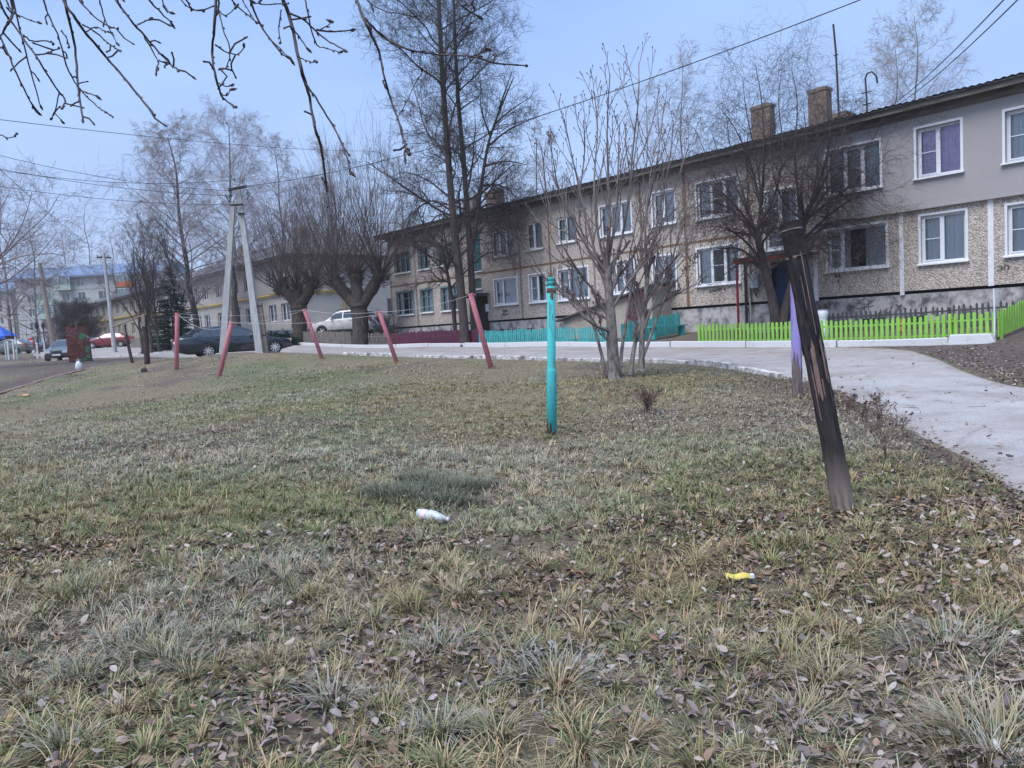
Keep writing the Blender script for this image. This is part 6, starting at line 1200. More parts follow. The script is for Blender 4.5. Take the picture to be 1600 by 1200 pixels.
# ------------------------------------------------------------------ branches overhead (tree just left of the camera)
BL = [[(95, -40), (101, 0), (108, 30), (119, 80), (122, 140), (130, 187), 3.2, 4], [(85, -40), (98, 0), (115, 25), (138, 58), (180, 105), (215, 148), (241, 180), 3.0, 4.6], [(128, 38), (150, 50), (165, 65), (188, 80), 3.0, 2.6], [(62, -40), (68, 0), (75, 25), (92, 55), (105, 110), (125, 140), (150, 165), (176, 182), 3.4, 2.8], [(14, -40), (20, 0), (32, 50), (45, 100), (63, 165), 3.6, 2.8], [(-10, -30), (0, 8), (25, 45), (55, 85), (92, 145), (103, 155), (98, 170), 3.3, 3], [(92, 145), (85, 178), (80, 185), 3.3, 2], [(85, 176), (98, 190), 3.3, 1.8], [(-30, 10), (0, 57), (18, 95), (40, 145), (52, 167), 3.1, 3],
      [(165, -35), (180, 0), (205, 32), (230, 60), (260, 95), (279, 110), 3.2, 3.6], [(222, 50), (240, 82), (248, 96), (246, 107), 3.2, 2.2], [(248, 94), (262, 100), 3.2, 2], [(215, 38), (230, 32), (238, 28), 3.2, 2], [(108, -40), (122, 0), (150, 30), (172, 42), (185, 46), 3.6, 2.6], [(150, -30), (155, 0), (165, 35), (183, 68), 3.6, 2.3], [(215, -30), (232, 0), (250, 18), (268, 36), 3.0, 3], [(245, -20), (257, 12), (267, 20), 3.0, 2.2],
      [(340, -50), (338, 0), (334, 50), (331, 90), (338, 128), (348, 155), (368, 168), 2.8, 4], [(336, 70), (350, 80), (362, 84), (372, 86), (382, 73), 2.8, 2.4], [(340, 10), (350, 50), (362, 80), (352, 110), (342, 108), 2.8, 2.2], [(341, 15), (352, 27), (367, 13), 2.8, 2], [(338, 128), (350, 135), (362, 134), 2.8, 2.2], [(345, 148), (356, 150), (360, 140), 2.8, 2],
      [(425, -60), (442, 0), (455, 32), (463, 75), (474, 122), (485, 155), (490, 195), (503, 230), (510, 290), (513, 322), 2.7, 6.5], [(476, 128), (500, 165), (530, 210), (545, 255), (548, 268), 2.7, 3.4], [(385, -20), (398, 22), (420, 60), (440, 85), (456, 95), 3.0, 3.2], [(420, 60), (433, 72), (450, 88), 3.0, 2.2], [(452, 20), (475, 30), (490, 45), (520, 70), (538, 78), 2.7, 3], [(495, 46), (520, 50), (549, 47), 2.7, 3], [(500, 47), (512, 40), (520, 33), 2.7, 2], [(475, -10), (482, 25), (492, 72), (512, 76), (532, 82), 2.9, 2.4], [(452, 5), (425, 8), (398, 5), 2.9, 2.2], [(465, 88), (478, 95), (494, 97), 2.7, 2], [(440, 15), (434, 40), (438, 66), 2.9, 2.4], [(458, 45), (470, 60), (480, 76), 2.7, 2.6],
      [(540, -60), (556, 0), (569, 30), (580, 55), (592, 78), (600, 120), (612, 160), (625, 195), (632, 225), (640, 240), 2.6, 4.4], [(570, 28), (585, 45), (604, 60), (640, 80), (690, 85), (740, 88), (780, 100), (822, 102), 2.6, 3.4], [(738, 88), (752, 82), (760, 76), 2.6, 1.8], [(622, 182), (632, 165), (645, 138), (660, 110), 2.7, 1.8], [(560, -20), (575, 3), (600, 18), (625, 22), (648, 26), 3.0, 2.2], [(695, -30), (713, 0), (730, 16), (747, 26), 2.5, 3], [(716, 8), (735, 10), (742, -8), 2.5, 2],
      [(270, -30), (282, 2), (300, 15), (318, 18), 3.4, 2], [(285, -20), (292, 4), (300, 14), 3.4, 3], [(345, -30), (360, 0), (385, 22), (410, 40), 3.4, 2.4], [(372, -20), (380, 5), (400, 35), 3.4, 2.2], [(-30, 205), (0, 210), (10, 216), (22, 214), (26, 209), 3.0, 2], [(12, -25), (22, 18), (14, 35), (4, 50), (0, 60), 3.0, 4], [(5, -15), (12, 10), (30, 26), (60, 35), 3.4, 2.2], [(-20, 60), (0, 76), (4, 74), 3.2, 3], [(135, 50), (150, 40), (160, 48), (175, 52), 3.3, 2], [(36, 55), (52, 66), (70, 63), (84, 68), 3.4, 2.4], [(55, 85), (68, 86), (80, 80), (92, 76), 3.3, 2.6], [(124, 140), (137, 146), (152, 150), 3.2, 2.4], [(96, 48), (104, 60), (108, 74), 3.3, 2.4]]
b0 = np.array([-4.3, 1.2, h(-4.3, 1.2)]); T = thing('overhanging_tree', 'bare knotty branches hanging into the top left from a tree beside the camera', 'tree', b0)
rng = np.random.default_rng(5); polys = []; buds = []
limb = smooth(np.array([b0+[0, 0, -.1], b0+[.1, .15, 1.4], b0+[.5, .7, 2.6], b0+[1.3, 1.3, 3.5], b0+[2.6, 1.6, 4.0], b0+[4.0, 1.6, 4.05], b0+[4.9, 1.45, 3.75]]), 3)
polys_l = [(limb-b0, np.linspace(.13, .02, len(limb)))]
for q in BL:
    d, wd = q[-2], q[-1]; raw = q[:-2]; dz = rng.normal(0, .12); pts = smooth([P(x, y, d+dz+.05*i*rng.normal()) for i, (x, y) in enumerate(raw)], 2); r0_ = wd*d/FPX*.5
    if raw[0][1] < -5 and len(raw) > 2:                 # carry it on up to the limb above the frame
        e = pts[0]; i = int(np.argmin(np.linalg.norm(limb[8:]-(e+[0, -.3, .9]), axis=1)))+8; c = limb[i]; dirn = nrm(pts[0]-pts[1]); up = smooth([c, (c+e)/2+dirn*.15+Z3*.1, e+dirn*.2, e], 2); pts = np.concatenate([up[:-1], pts]); rr_ = np.concatenate([np.linspace(r0_*1.7, r0_*1.1, len(up)-1), np.linspace(r0_*1.1, r0_*.6, len(pts)-len(up)+1)])
    else: rr_ = np.linspace(r0_, r0_*.65, len(pts))
    n = len(pts); pts = pts+rng.normal(0, .0012, (n, 3)); rr_ = rr_*(1+np.abs(rng.normal(0, .07, n))); polys.append((pts-b0, rr_))
    L = np.concatenate([[0], np.cumsum(np.linalg.norm(np.diff(pts, axis=0), axis=1))])
    for s in np.arange(.05, L[-1], .065):
        i = min(n-2, int(np.searchsorted(L, s)-1)); i = max(i, 0); ax_ = nrm(pts[i+1]-pts[i]); sd = nrm(np.cross(ax_, rng.normal(0, 1, 3))); p = pts[i]+(s-L[i])*ax_; k = rng.random()
        if k < .7: buds.append((np.array([p, p+(sd*.8+ax_*.8)*.005, p+(sd*.7+ax_*1.3)*.011])-b0, np.array([.0036, .0036, .001])))      # bud
        elif k < .83 and s > L[-1]*.25:                     # spur
            sl = rng.uniform(.02, .1); m1 = p+nrm(sd+ax_*.7)*sl*.5; m2 = m1+nrm(sd*.6+ax_+rng.normal(0, .4, 3))*sl*.5; polys.append((np.array([p, m1, m2])-b0, np.array([.0036, .0034, .003]))); buds.append((np.array([m2-ax_*.004, m2+nrm(m2-m1)*.007, m2+nrm(m2-m1)*.016])-b0, np.array([.0034, .0046, .0012])))
    e = pts[-1]; dv = nrm(pts[-1]-pts[-2]); buds.append((np.array([e-dv*.004, e+dv*.01, e+dv*.024])-b0, np.array([.0045, .0062, .0015])))
V, F = tubes(polys_l, 10); raw_mesh('trunk', V, F, MT['barkdark'], None, T); Vs, Fs = tubes(polys, 6); V2, F2 = tubes(buds, 5)
raw_mesh('crown', np.concatenate([Vs, V2]), np.concatenate([Fs, F2+len(Vs)]), mat('wet_dark_twig', (.04, .028, .032), (.085, .06, .058), 12, .6), None, T)

# ------------------------------------------------------------------ grass, dead leaves, weeds, litter
rng = np.random.default_rng(77)
def gh(x, y): return h(x, y)+bumps(x, y)*np.clip(np.minimum(dist_line(x, y, E1c), dist_line(x, y, E2c))/1.5, .15, 1)
EN = E1r[:160]
def wedge(n, d0, d1, m=.9):
    y = np.sqrt(rng.uniform(d0*d0, d1*d1, n)); x = rng.uniform(-m, m, n)*y; return x, y
def lawn_mask(x, y, far=False):
    road = in_poly(x, y, ROADPOLY); de = dist_line(x, y, E1c); left = in_poly(x, y, LEFTPOLY)
    side = (x*NN[0]+y*NN[1]) > (P0@NN)-4.0
    side |= (x > 4) & (~road) & (x*NN[0]+y*NN[1] > (P0@NN)-10.5) & (dist_line(x, y, E2c) < de)
    return (~road) & (~side) & (de > .05), de, left
GREEN = np.array([.065, .11, .036]); GREEN2 = np.array([.15, .185, .075]); STRAW = np.array([.44, .35, .205]); STRAW2 = np.array([.33, .225, .12]); FROST = np.array([.66, .68, .67]); BROWN = np.array([.14, .1, .075]); YEL = np.array([.32, .27, .055])
def blades(x, y, L, wd, az, bend, col0, col1, seg=3, lift=None):
    """arching blades: root (x,y), length L, width wd, azimuth az, bend 0..1.6 rad total lean"""
    n = len(x); z = gh(x, y)-.01; V = np.zeros((n, 2*(seg+1), 3)); Cc = np.zeros((n, 2*(seg+1), 3)); px_ = x.copy(); py_ = y.copy(); pz = z.copy(); cx, cy = np.cos(az), np.sin(az); l0 = lift if lift is not None else bend*.25
    for s in range(seg+1):
        f = s/seg; w_ = wd*(1-f**1.6)*.5+wd*.04; th = l0+(bend-l0)*f
        V[:, 2*s, 0] = px_-cy*w_; V[:, 2*s, 1] = py_+cx*w_; V[:, 2*s, 2] = pz; V[:, 2*s+1, 0] = px_+cy*w_; V[:, 2*s+1, 1] = py_-cx*w_; V[:, 2*s+1, 2] = pz
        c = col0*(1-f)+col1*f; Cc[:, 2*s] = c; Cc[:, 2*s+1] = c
        st = L/seg; px_ = px_+cx*np.sin(th)*st; py_ = py_+cy*np.sin(th)*st; pz = np.maximum(pz+np.cos(th)*st, z+.008)
    b0 = (np.arange(n)*2*(seg+1))[:, None]; s = np.arange(seg)[None]; a = b0+2*s; F = np.stack([a, a+1, a+3, a+2], -1).reshape(-1, 4)
    return V.reshape(-1, 3), F, Cc.reshape(-1, 3)
def colours(x, y, n, dry):
    k = rng.random(n); fr = np.clip((n2(x, y, 1.7)*.6+n4(x, y, 5)*.4-.4)*2.6, 0, 1)*rng.random(n); g_ = rng.random(n)[:, None]
    gr = np.clip(dry, .02, .98); c = np.where((k < gr)[:, None], STRAW*(1-g_)+STRAW2*g_, GREEN*(1-g_)+GREEN2*g_); y_ = (rng.random(n) < .05)[:, None]; c = np.where(y_, YEL*.8+c*.2, c); fr = np.clip(fr+.35*(rng.random(n) < .25), 0, 1)
    c = c*rng.uniform(.5, 1.3, n)[:, None]; tip = c*.6+(STRAW*(1-.5*g_))*.4; tip = tip*(1-.75*fr[:, None])+FROST*.75*fr[:, None]; c = c*(1-.3*fr[:, None])+FROST*.3*fr[:, None]
    return c, tip
GV, GF, GC, go = [], [], [], 0
def emit(t_):
    global go
    v, f, c = t_; GV.append(v); GF.append(f+go); GC.append(c); go += len(v)
def tufts(nt_, d0, d1, per, Lr, wr, seg, spread, keep=.5):
    x, y = wedge(nt_, d0, d1); ok, de, left = lawn_mask(x, y)
    dens = n1(x, y, 1.1)*.45+n3(x, y, 3.2)*.35+n2(x, y, .5)*.2; dens = dens-np.clip(1-de/2.2, 0, 1)*.28-np.where(left, .22, 0)+np.clip((6-y)/12, 0, .2)
    ok &= dens > keep-rng.random(nt_)*.22
    x, y, dens = x[ok], y[ok], dens[ok]; m = len(x); size = np.clip(.55+(dens-.35)*1.9, .45, 1.5)*rng.uniform(.7, 1.3, m); dry = np.clip(.45+(n4(x, y, 2.4)-.5)*.7+(n2(x, y, .45)-.5)*.9+rng.normal(0, .16, m), .06, .95)
    rep = np.maximum(3, (per*size*rng.uniform(.6, 1.4, m)).astype(int)); idx_ = np.repeat(np.arange(m), rep); n = len(idx_); sp_ = spread*size[idx_]
    az = rng.uniform(0, 2*math.pi, n); rr = np.sqrt(rng.random(n))*sp_; bx = x[idx_]+np.cos(az)*rr; by = y[idx_]+np.sin(az)*rr; az2 = az+rng.normal(0, .7, n); wind = np.repeat(rng.uniform(0, 6.28, m), rep)
    az2 = np.where(rng.random(n) < .35, wind+rng.normal(0, .5, n), az2); L = rng.uniform(*Lr, n)*size[idx_]; bend = np.clip(rng.normal(1.75, .45, n), .3, 2.5); c0, c1 = colours(bx, by, n, dry[idx_])
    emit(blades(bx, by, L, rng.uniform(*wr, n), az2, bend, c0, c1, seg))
ORANGE = np.array([.36, .25, .145])
def tussocks(nt_, d0, d1, per, Lr, wr, seg, root, keep):
    """separate rosettes: blades leave a tight root and arch outward to the ground"""
    nt_ = int(nt_*1.2); x, y = wedge(nt_, d0, d1); ok, de, left = lawn_mask(x, y); dens = n1(x, y, 1.1)*.4+n3(x, y, 3.2)*.35+n2(x, y, .5)*.25-np.clip(1-de/2.2, 0, 1)*.25-np.where(left, .2, 0); ok &= dens > keep-rng.random(nt_)*.3; x, y, dens = x[ok], y[ok], dens[ok]; m = len(x)
    size = np.minimum(rng.lognormal(0, .3, m), 1.55); kind = rng.random(m)+(n4(x, y, 2.0)-.5)*.7+(n2(x, y, .6)-.5)*.4; fro = np.clip((n1(x, y, 2.3)-.28)*1.9, 0, 1)*(rng.random(m) < .85); hue = rng.random((m, 1)); br = rng.uniform(.95, 1.75, (m, 1))
    rep = np.maximum(4, (per*size*rng.uniform(.5, 1.4, m)).astype(int)); q = np.repeat(np.arange(m), rep); n = len(q); az = rng.uniform(0, 2*math.pi, n); ln = np.repeat(rng.uniform(0, 6.28, m), rep); az = np.where(rng.random(n) < .4, ln+rng.normal(0, .6, n), az)
    rr = root*size[q]*np.sqrt(rng.random(n)); bx = x[q]+np.cos(az)*rr; by = y[q]+np.sin(az)*rr; L = rng.uniform(*Lr, n)*size[q]*rng.uniform(.6, 1.15, n); lift = np.clip(rng.normal(.55, .35, n), 0, 1.4); bend = np.clip(lift+rng.normal(1.35, .4, n), .5, 2.6)
    gr = (GREEN*(1-hue)+GREEN2*hue)[q]; st = (STRAW*(1-hue)+ORANGE*hue)[q]*.9; k = rng.random(n); pg = np.clip(1.02-kind[q], .12, .95); g = (k < pg)[:, None]; c0 = np.where(g, gr*.5, st*.4)*br[q]; c1 = np.where(g, gr*.95+STRAW*.27, st*1.1)*br[q]*rng.uniform(.75, 1.3, n)[:, None]; f = (fro[q]*rng.random(n))[:, None]; c1 = c1*(1-.75*f)+FROST*.75*f; c0 = c0*(1-.22*f)+FROST*.22*f  # dark roots are partly painted shade, for depth between blades
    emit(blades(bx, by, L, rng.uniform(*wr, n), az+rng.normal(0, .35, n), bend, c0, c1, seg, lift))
tussocks(1250, 1.9, 5.2, 44, (.055, .16), (.003, .0068), 5, .028, .4)
tussocks(4200, 1.9, 5.2, 13, (.03, .1), (.0028, .006), 4, .03, .45)
tussocks(4600, 5.0, 9.8, 28, (.045, .13), (.0045, .0085), 4, .03, .42)
tussocks(9500, 5.0, 9.8, 10, (.03, .085), (.004, .008), 3, .04, .46)
tussocks(19000, 9.5, 18, 11, (.035, .095), (.006, .011), 3, .05, .44)
tufts(20000, 17.5, 40, 7, (.03, .08), (.012, .022), 2, .12, .46)
# short matted under-layer and flat weeds
for (nn_, d0, d1, Lr, wr) in ((19000, 1.9, 6, (.015, .06), (.0025, .0055)), (30000, 6, 14, (.02, .055), (.005, .009)), (22000, 14, 34, (.03, .06), (.012, .02))):
    x, y = wedge(nn_, d0, d1); ok, de, left = lawn_mask(x, y); ok &= (n1(x, y, .8)*.6+n2(x, y, 2.5)*.4+rng.random(nn_)*.3-np.clip(1-de/1.5, 0, 1)*.3-left*.2) > .45; x, y = x[ok], y[ok]; n = len(x)
    c0, c1 = colours(x, y, n, np.clip(.5+(n4(x, y, 2.4)-.5)*1.2, .1, .95)); emit(blades(x, y, rng.uniform(*Lr, n), rng.uniform(*wr, n), rng.uniform(0, 6.28, n), np.clip(rng.normal(1.9, .4, n), .6, 2.5), c0, c1, 2))
x, y = wedge(700, 2, 12); ok, de, left = lawn_mask(x, y); ok &= n4(x, y, 1.6) > .52; x, y = np.repeat(x[ok], 7), np.repeat(y[ok], 7); n = len(x); g_ = rng.random(n)[:, None]; c0 = np.array([.06, .095, .035])*(.7+.7*g_)
emit(blades(x+rng.normal(0, .012, n), y+rng.normal(0, .012, n), rng.uniform(.03, .075, n), rng.uniform(.012, .022, n), rng.uniform(0, 6.28, n), np.clip(rng.normal(1.7, .25, n), .9, 2.2), c0, c0*.8+FROST*.15, 3, np.full(n, .9)))
# the dark grassy mound beside the bottle and a few big tufts
def big(px, py, R0, n, Lr, gcol, tcol, wd=(.004, .007), mixf=.55):
    c = G(px, py); az = rng.uniform(0, 6.28, n); rr = np.sqrt(rng.random(n))*R0; x = c[0]+np.cos(az)*rr*1.5; y = c[1]+np.sin(az)*rr; g_ = rng.random(n)[:, None]; cc, c1_ = colours(x, y, n, np.full(n, .5)); cc = (cc*(1-mixf)+gcol*(.5+.9*g_)*mixf)*.8; c1_ = c1_*(1-mixf)+tcol*mixf; L = rng.uniform(*Lr, n)*(1.25-.5*rr/R0)
    emit(blades(x, y, L, rng.uniform(*wd, n), az+rng.normal(0, .6, n), np.clip(rng.normal(1.75, .5, n), .3, 2.6), cc, c1_, 4))
for px, py, R0, n_ in ((690, 765, .3, 620), (735, 760, .2, 260), (640, 780, .26, 330), (600, 775, .2, 200), (700, 785, .22, 260), (665, 752, .22, 260)): big(px, py, R0, int(n_*1.6), (.12, .27), np.array([.06, .078, .045]), np.array([.17, .19, .14]), mixf=.9)
big(1232, 1022, .16, 170, (.14, .26), YEL*.8, STRAW); big(1290, 1030, .1, 70, (.1, .2), GREEN2, YEL)
big(1560, 1160, .2, 420, (.16, .32), GREEN2*.9, STRAW*.9); big(1480, 1010, .18, 200, (.12, .26), GREEN2, FROST*.6); big(870, 1060, .16, 220, (.12, .24), GREEN2, FROST*.6); big(440, 900, .2, 260, (.12, .22), GREEN2, FROST*.6); big(120, 945, .25, 380, (.1, .24), GREEN*1.1, STRAW); big(230, 1010, .2, 240, (.1, .22), GREEN*1.2, FROST*.7)
for k in range(22): px, py = rng.uniform(40, 1560), rng.uniform(880, 1190); big(px, py, rng.uniform(.04, .08), int(rng.uniform(60, 130)), (.1, .25), [GREEN, GREEN2, GREEN2*.8+STRAW*.2][k % 3], [STRAW, FROST*.8, YEL][(k//3) % 3])
for px, py in ((862, 687), (855, 690), (1312, 806), (1328, 806), (1246, 624), (768, 574), (620, 568), (504, 563), (342, 594), (276, 578)): big(px, py, .12, 110, (.04, .13), GREEN2*.8, STRAW*.8)
# the vivid mossy patch at the left edge
for px, py in ((20, 845), (70, 852), (140, 838), (40, 910), (180, 850), (0, 870)): big(px, py, .3, 900, (.02, .07), np.array([.035, .105, .03]), np.array([.12, .22, .09]), (.004, .008))
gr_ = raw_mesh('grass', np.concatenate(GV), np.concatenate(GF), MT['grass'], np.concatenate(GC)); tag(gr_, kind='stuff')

# dead leaves: curled ovate leaves
def leaf_proto(seed):
    rg = np.random.default_rng(seed); n = 5; V = []; cu = rg.uniform(.2, 2.3); cu2 = rg.uniform(-.9, 1.5); wk = rg.uniform(.55, 1.25); ir = rg.uniform(.0, .09); tw = rg.uniform(-.5, .5)
    for i in range(n+1):
        f = i/n; wv = math.sin(math.pi*min(1, f*.93+.05))**.75*.36*(1-.25*f)*wk+rg.uniform(-ir, ir); x = f-.5; z = cu2*.35*(f-.5)**2*2
        for j_ in (-1, 0, 1): V.append((x, j_*wv*math.cos(cu*.5*abs(j_))+tw*.12*x, z+abs(j_)*wv*math.sin(cu*.6)+rg.normal(0, .02)))
    F = [(3*i+j_, 3*i+3+j_, 3*i+4+j_, 3*i+1+j_) for i in range(n) for j_ in (0, 1)]
    return np.array(V), np.array(F)
PR = [leaf_proto(s) for s in range(12)]
LV, LF, LC, lo_ = [], [], [], 0
def leaves(x, y, size, zoff):
    global lo_
    n = len(x); k = rng.integers(0, 12, n); z = gh(x, y)+zoff; pal = np.array([[.2, .15, .135], [.27, .215, .195], [.13, .09, .08], [.34, .3, .29], [.22, .14, .1], [.44, .41, .41], [.085, .06, .055], [.3, .21, .15], [.15, .115, .11]])
    for q in range(12):
        m = np.where(k == q)[0]; 
        if not len(m): continue
        V, F = PR[q]; a = rng.uniform(0, 6.28, len(m)); ti = rng.normal(0, .32, len(m)); ro = rng.normal(0, .34, len(m)); flip = np.where(rng.random(len(m)) < .35, -1, 1); s = size[m]
        vx, vy, vz = V[:, 0][None]*s[:, None], V[:, 1][None]*s[:, None], V[:, 2][None]*s[:, None]*flip[:, None]
        y1 = vy*np.cos(ro)[:, None]-vz*np.sin(ro)[:, None]; z1 = vy*np.sin(ro)[:, None]+vz*np.cos(ro)[:, None]; x1 = vx*np.cos(ti)[:, None]+z1*np.sin(ti)[:, None]; z2 = -vx*np.sin(ti)[:, None]+z1*np.cos(ti)[:, None]
        X = x[m][:, None]+x1*np.cos(a)[:, None]-y1*np.sin(a)[:, None]; Y = y[m][:, None]+x1*np.sin(a)[:, None]+y1*np.cos(a)[:, None]; Zz = z[m][:, None]+z2-z2.min(1)[:, None]*.7
        nv = len(V); LV.append(np.stack([X, Y, Zz], -1).reshape(-1, 3)); LF.append((F[None]+(np.arange(len(m))*nv)[:, None, None]+lo_).reshape(-1, 4)); lo_ += len(m)*nv
        c = pal[rng.integers(0, len(pal), len(m))]*rng.uniform(.55, 1.1, len(m))[:, None]*np.array([1.06, .98, .88]); fr = (np.clip((n2(x[m], y[m], 1.7)-.35)*1.5, 0, 1)*rng.random(len(m)))[:, None]; c = c*(1-.45*fr)+np.array([.42, .42, .44])*.45*fr; LC.append(np.repeat(c, nv, 0))
for (nn_, d0, d1, sz, th) in ((24000, 1.9, 6, (.016, .068), .42), (22500, 5.5, 12, (.018, .055), .48), (17000, 11.5, 24, (.02, .05), .55)):
    x, y = wedge(nn_, d0, d1); ok, de, left = lawn_mask(x, y); side = np.clip(1-de/3.2, 0, 1)*.4+np.clip((x/y-.1)*.35, -.12, .2); ok &= (n2(x, y, .9)*.5+n3(x, y, 2.2)*.3+rng.random(nn_)*.35+side) > th; x, y = x[ok], y[ok]; leaves(x, y, rng.uniform(*sz, len(x)), rng.uniform(0, .05, len(x)))
# a drift of litter along the road edge and a few leaves on the asphalt
i = rng.integers(0, len(EN)-1, 4600); p = EN[i]+(EN[i+1]-EN[i])*rng.random(4600)[:, None]; tn = EN[i+1]-EN[i]; nn_ = np.stack([-tn[:, 1], tn[:, 0]], 1); nn_ /= np.linalg.norm(nn_, axis=1)[:, None]+1e-9; off = np.abs(rng.normal(.1, .9, 4600))-.12; x, y = p[:, 0]+nn_[:, 0]*off, p[:, 1]+nn_[:, 1]*off; ok = (y > 2) & (y < 20); leaves(x[ok], y[ok], rng.uniform(.018, .05, ok.sum()), rng.uniform(0, .02, ok.sum()))
i = rng.integers(0, len(E2c)-1, 2600); p = E2c[i]+(E2c[np.minimum(i+1, len(E2c)-1)]-E2c[i])*rng.random(2600)[:, None]+NN*np.abs(rng.normal(.4, 1.6, 2600))[:, None]+rng.normal(0, .1, (2600, 2)); ok = (p[:, 0] > 8) & (p[:, 1] > 6) & (p[:, 1] < 19) & ~in_poly(p[:, 0], p[:, 1], ROADPOLY); leaves(p[ok, 0], p[ok, 1], rng.uniform(.03, .08, ok.sum()), rng.uniform(0, .02, ok.sum()))
i = rng.integers(4, len(EN)-1, 130); f = rng.random(130)**2.2*.8; p = E1r[i]*(1-f)[:, None]+E2m[i]*f[:, None]; leaves(p[:, 0], p[:, 1], rng.uniform(.04, .08, 130), np.full(130, .06))
lf = raw_mesh('fallen_leaves', np.concatenate(LV), np.concatenate(LF), MT['leaf'], np.concatenate(LC), smooth=False); tag(lf, kind='stuff')
# fine twigs and stalks lying about
tw = []
x, y = wedge(900, 2, 14); ok, de, left = lawn_mask(x, y); ok &= rng.random(900) < .25+.6*np.clip(1-de/3, 0, 1); x, y = x[ok], y[ok]; z = gh(x, y)
for a, b_, c in zip(x, y, z):
    an = rng.uniform(0, 6.28); L = rng.uniform(.08, .3); d = np.array([math.cos(an), math.sin(an), rng.normal(0, .1)])*L; tw.append((np.array([[a, b_, c+.02], [a+d[0]*.5+rng.normal(0, .02), b_+d[1]*.5+rng.normal(0, .02), c+.03], [a+d[0], b_+d[1], c+.02+max(0, d[2])]]), np.array([.003, .0026, .0015])))
V, F = tubes(tw, 4); tag(raw_mesh('twig_litter', V, F, mat('grey_twig', (.16, .13, .12), (.08, .06, .055), 5, .9)), kind='stuff')
# dry weeds beside the road
WEED = dict(seg=[1, 5, 4], n=[7, 5], t0=[.3, .35], ang=[.6, .7], len=[.5, .35], shape=[lambda t: 1.2-.6*t, one], wob=[0, .14, .2], trop=[0, .06, .05], tap=[1, .5, .5], rr=[.6, .6], rmin=.0026, rmax=[.0042, .003])
wm = mat('dry_stalk', (.1, .065, .055), (.17, .12, .1), 8, .9)
for i, (px, py, hp, lab) in enumerate(((1384, 728, 66, 'tallest dry branching weed at the road edge right of the charred post'), (1356, 668, 44, 'dry weed stalks close behind the charred post near the road'), (1372, 672, 56, 'thin upright dry weed beside the asphalt edge'), (1325, 640, 22, 'short dark dry weed just right of the charred post'), (1410, 676, 30, 'sparse dry weed leaning over the asphalt edge'), (1012, 648, 38, 'brown dry weed clump in the lawn right of the turquoise post'), (1300, 632, 24, 'low brown weed between the purple and charred posts'), (1500, 745, 30, 'small dry weed on the litter by the asphalt near the right edge'))):
    b0 = G(px, py); d = float((b0-CAM) @ fwd); H_ = hp*d/FPX; stems = []
    for s in range(3 if i != 5 else 12): a = rng.uniform(0, 6.28); o_ = .012 if i != 5 else .06; q0 = b0+np.array([math.cos(a)*o_, math.sin(a)*o_, -.02]); stems.append(([q0, q0+np.array([rng.normal(0, .04), rng.normal(0, .04), H_*.5]), q0+np.array([rng.normal(0, .1), rng.normal(0, .1), H_*rng.uniform(.7, 1.05)])], .0062, .003, 1))
    T = thing('dry_weed', lab, 'weed', b0, 0, 'dry weeds on the lawn and verge'); oo = []; tk = []; rg = np.random.default_rng(200+i)
    for p, ra, rb, _ in stems: p = smooth(np.array(p)-b0, 2); tk.append((p, np.linspace(ra, rb, len(p)))); kids(p, tk[-1][1], H_, 0, WEED, rg, oo)
    V, F = tubes(tk, 4); raw_mesh('stem', V, F, wm, None, T); V, F = tubes([(p, r) for _, p, r in oo], 3)
    LVs, n = [], 0; Fs = []
    for _, p, r in oo:
        if rg.random() < .35: e = p[-1]; a = rg.normal(0, .018, (2, 3)); LVs += [e, e+a[0], e+a[0]+a[1], e+a[1]]; Fs.append((n, n+1, n+2, n+3)); n += 4
    if n: V, F = np.concatenate([V, np.array(LVs)]), np.concatenate([F, np.array(Fs)+len(V)])
    raw_mesh('shoots', V, F, wm, None, T)
# fallen dark branch, bottle, yellow wrapper, small rubbish
a_, c_ = G(1176, 752), G(1248, 728); mid = (a_+c_)/2+[0, 0, .05]; pl = smooth([a_+[0, 0, .02], mid, c_+[0, 0, .03]], 2); po = [(pl-a_, np.linspace(.018, .008, len(pl)))]; rg = np.random.default_rng(4)
for k in range(16): f = rg.random(); q = a_+(c_-a_)*f+[0, 0, .03]; v = (c_-a_)*rg.uniform(.15, .35)*rg.choice([1, 1, -1])+rg.normal(0, .06, 3); v[2] = abs(v[2])*.4; po.append((np.array([q, q+v*.5+rg.normal(0, .01, 3), q+v])-a_, np.array([.007, .005, .003])))
for p_ in [p_ for p_ in po if len(p_[0]) == 3]: pass
V, F = tubes(po, 5); tag(raw_mesh('fallen_branch', V, F, MT['barkdark'], None, None, True, tuple(a_)), 'dark broken branch lying in the grass left of the charred post', 'branch')
c = G(675, 812); T = thing('plastic_bottle', 'crushed white frosted plastic bottle with pink label lying in the grass', 'bottle', np.array([c[0], c[1], float(gh(c[0], c[1]))+.04])); T.rotation_euler = (R_(4), R_(96), R_(-22))
def bottle(mb, prof, k=20, dent=True):
    vs = []; n = len(prof)
    for r, z in prof:
        for j_ in range(k): a = 2*math.pi*j_/k; rr = r*(1+(.14*math.sin(z*42+1.3)*math.cos(a*2+z*9)+.05*math.sin(z*90+a*3) if dent else 0)); vs.append((rr*math.cos(a), rr*math.sin(a)*.92, z))
    mb.add(vs, [(i*k+j_, i*k+(j_+1) % k, (i+1)*k+(j_+1) % k, (i+1)*k+j_) for i in range(n-1) for j_ in range(k)]+[tuple(range(k))[::-1], tuple(range((n-1)*k, n*k))])
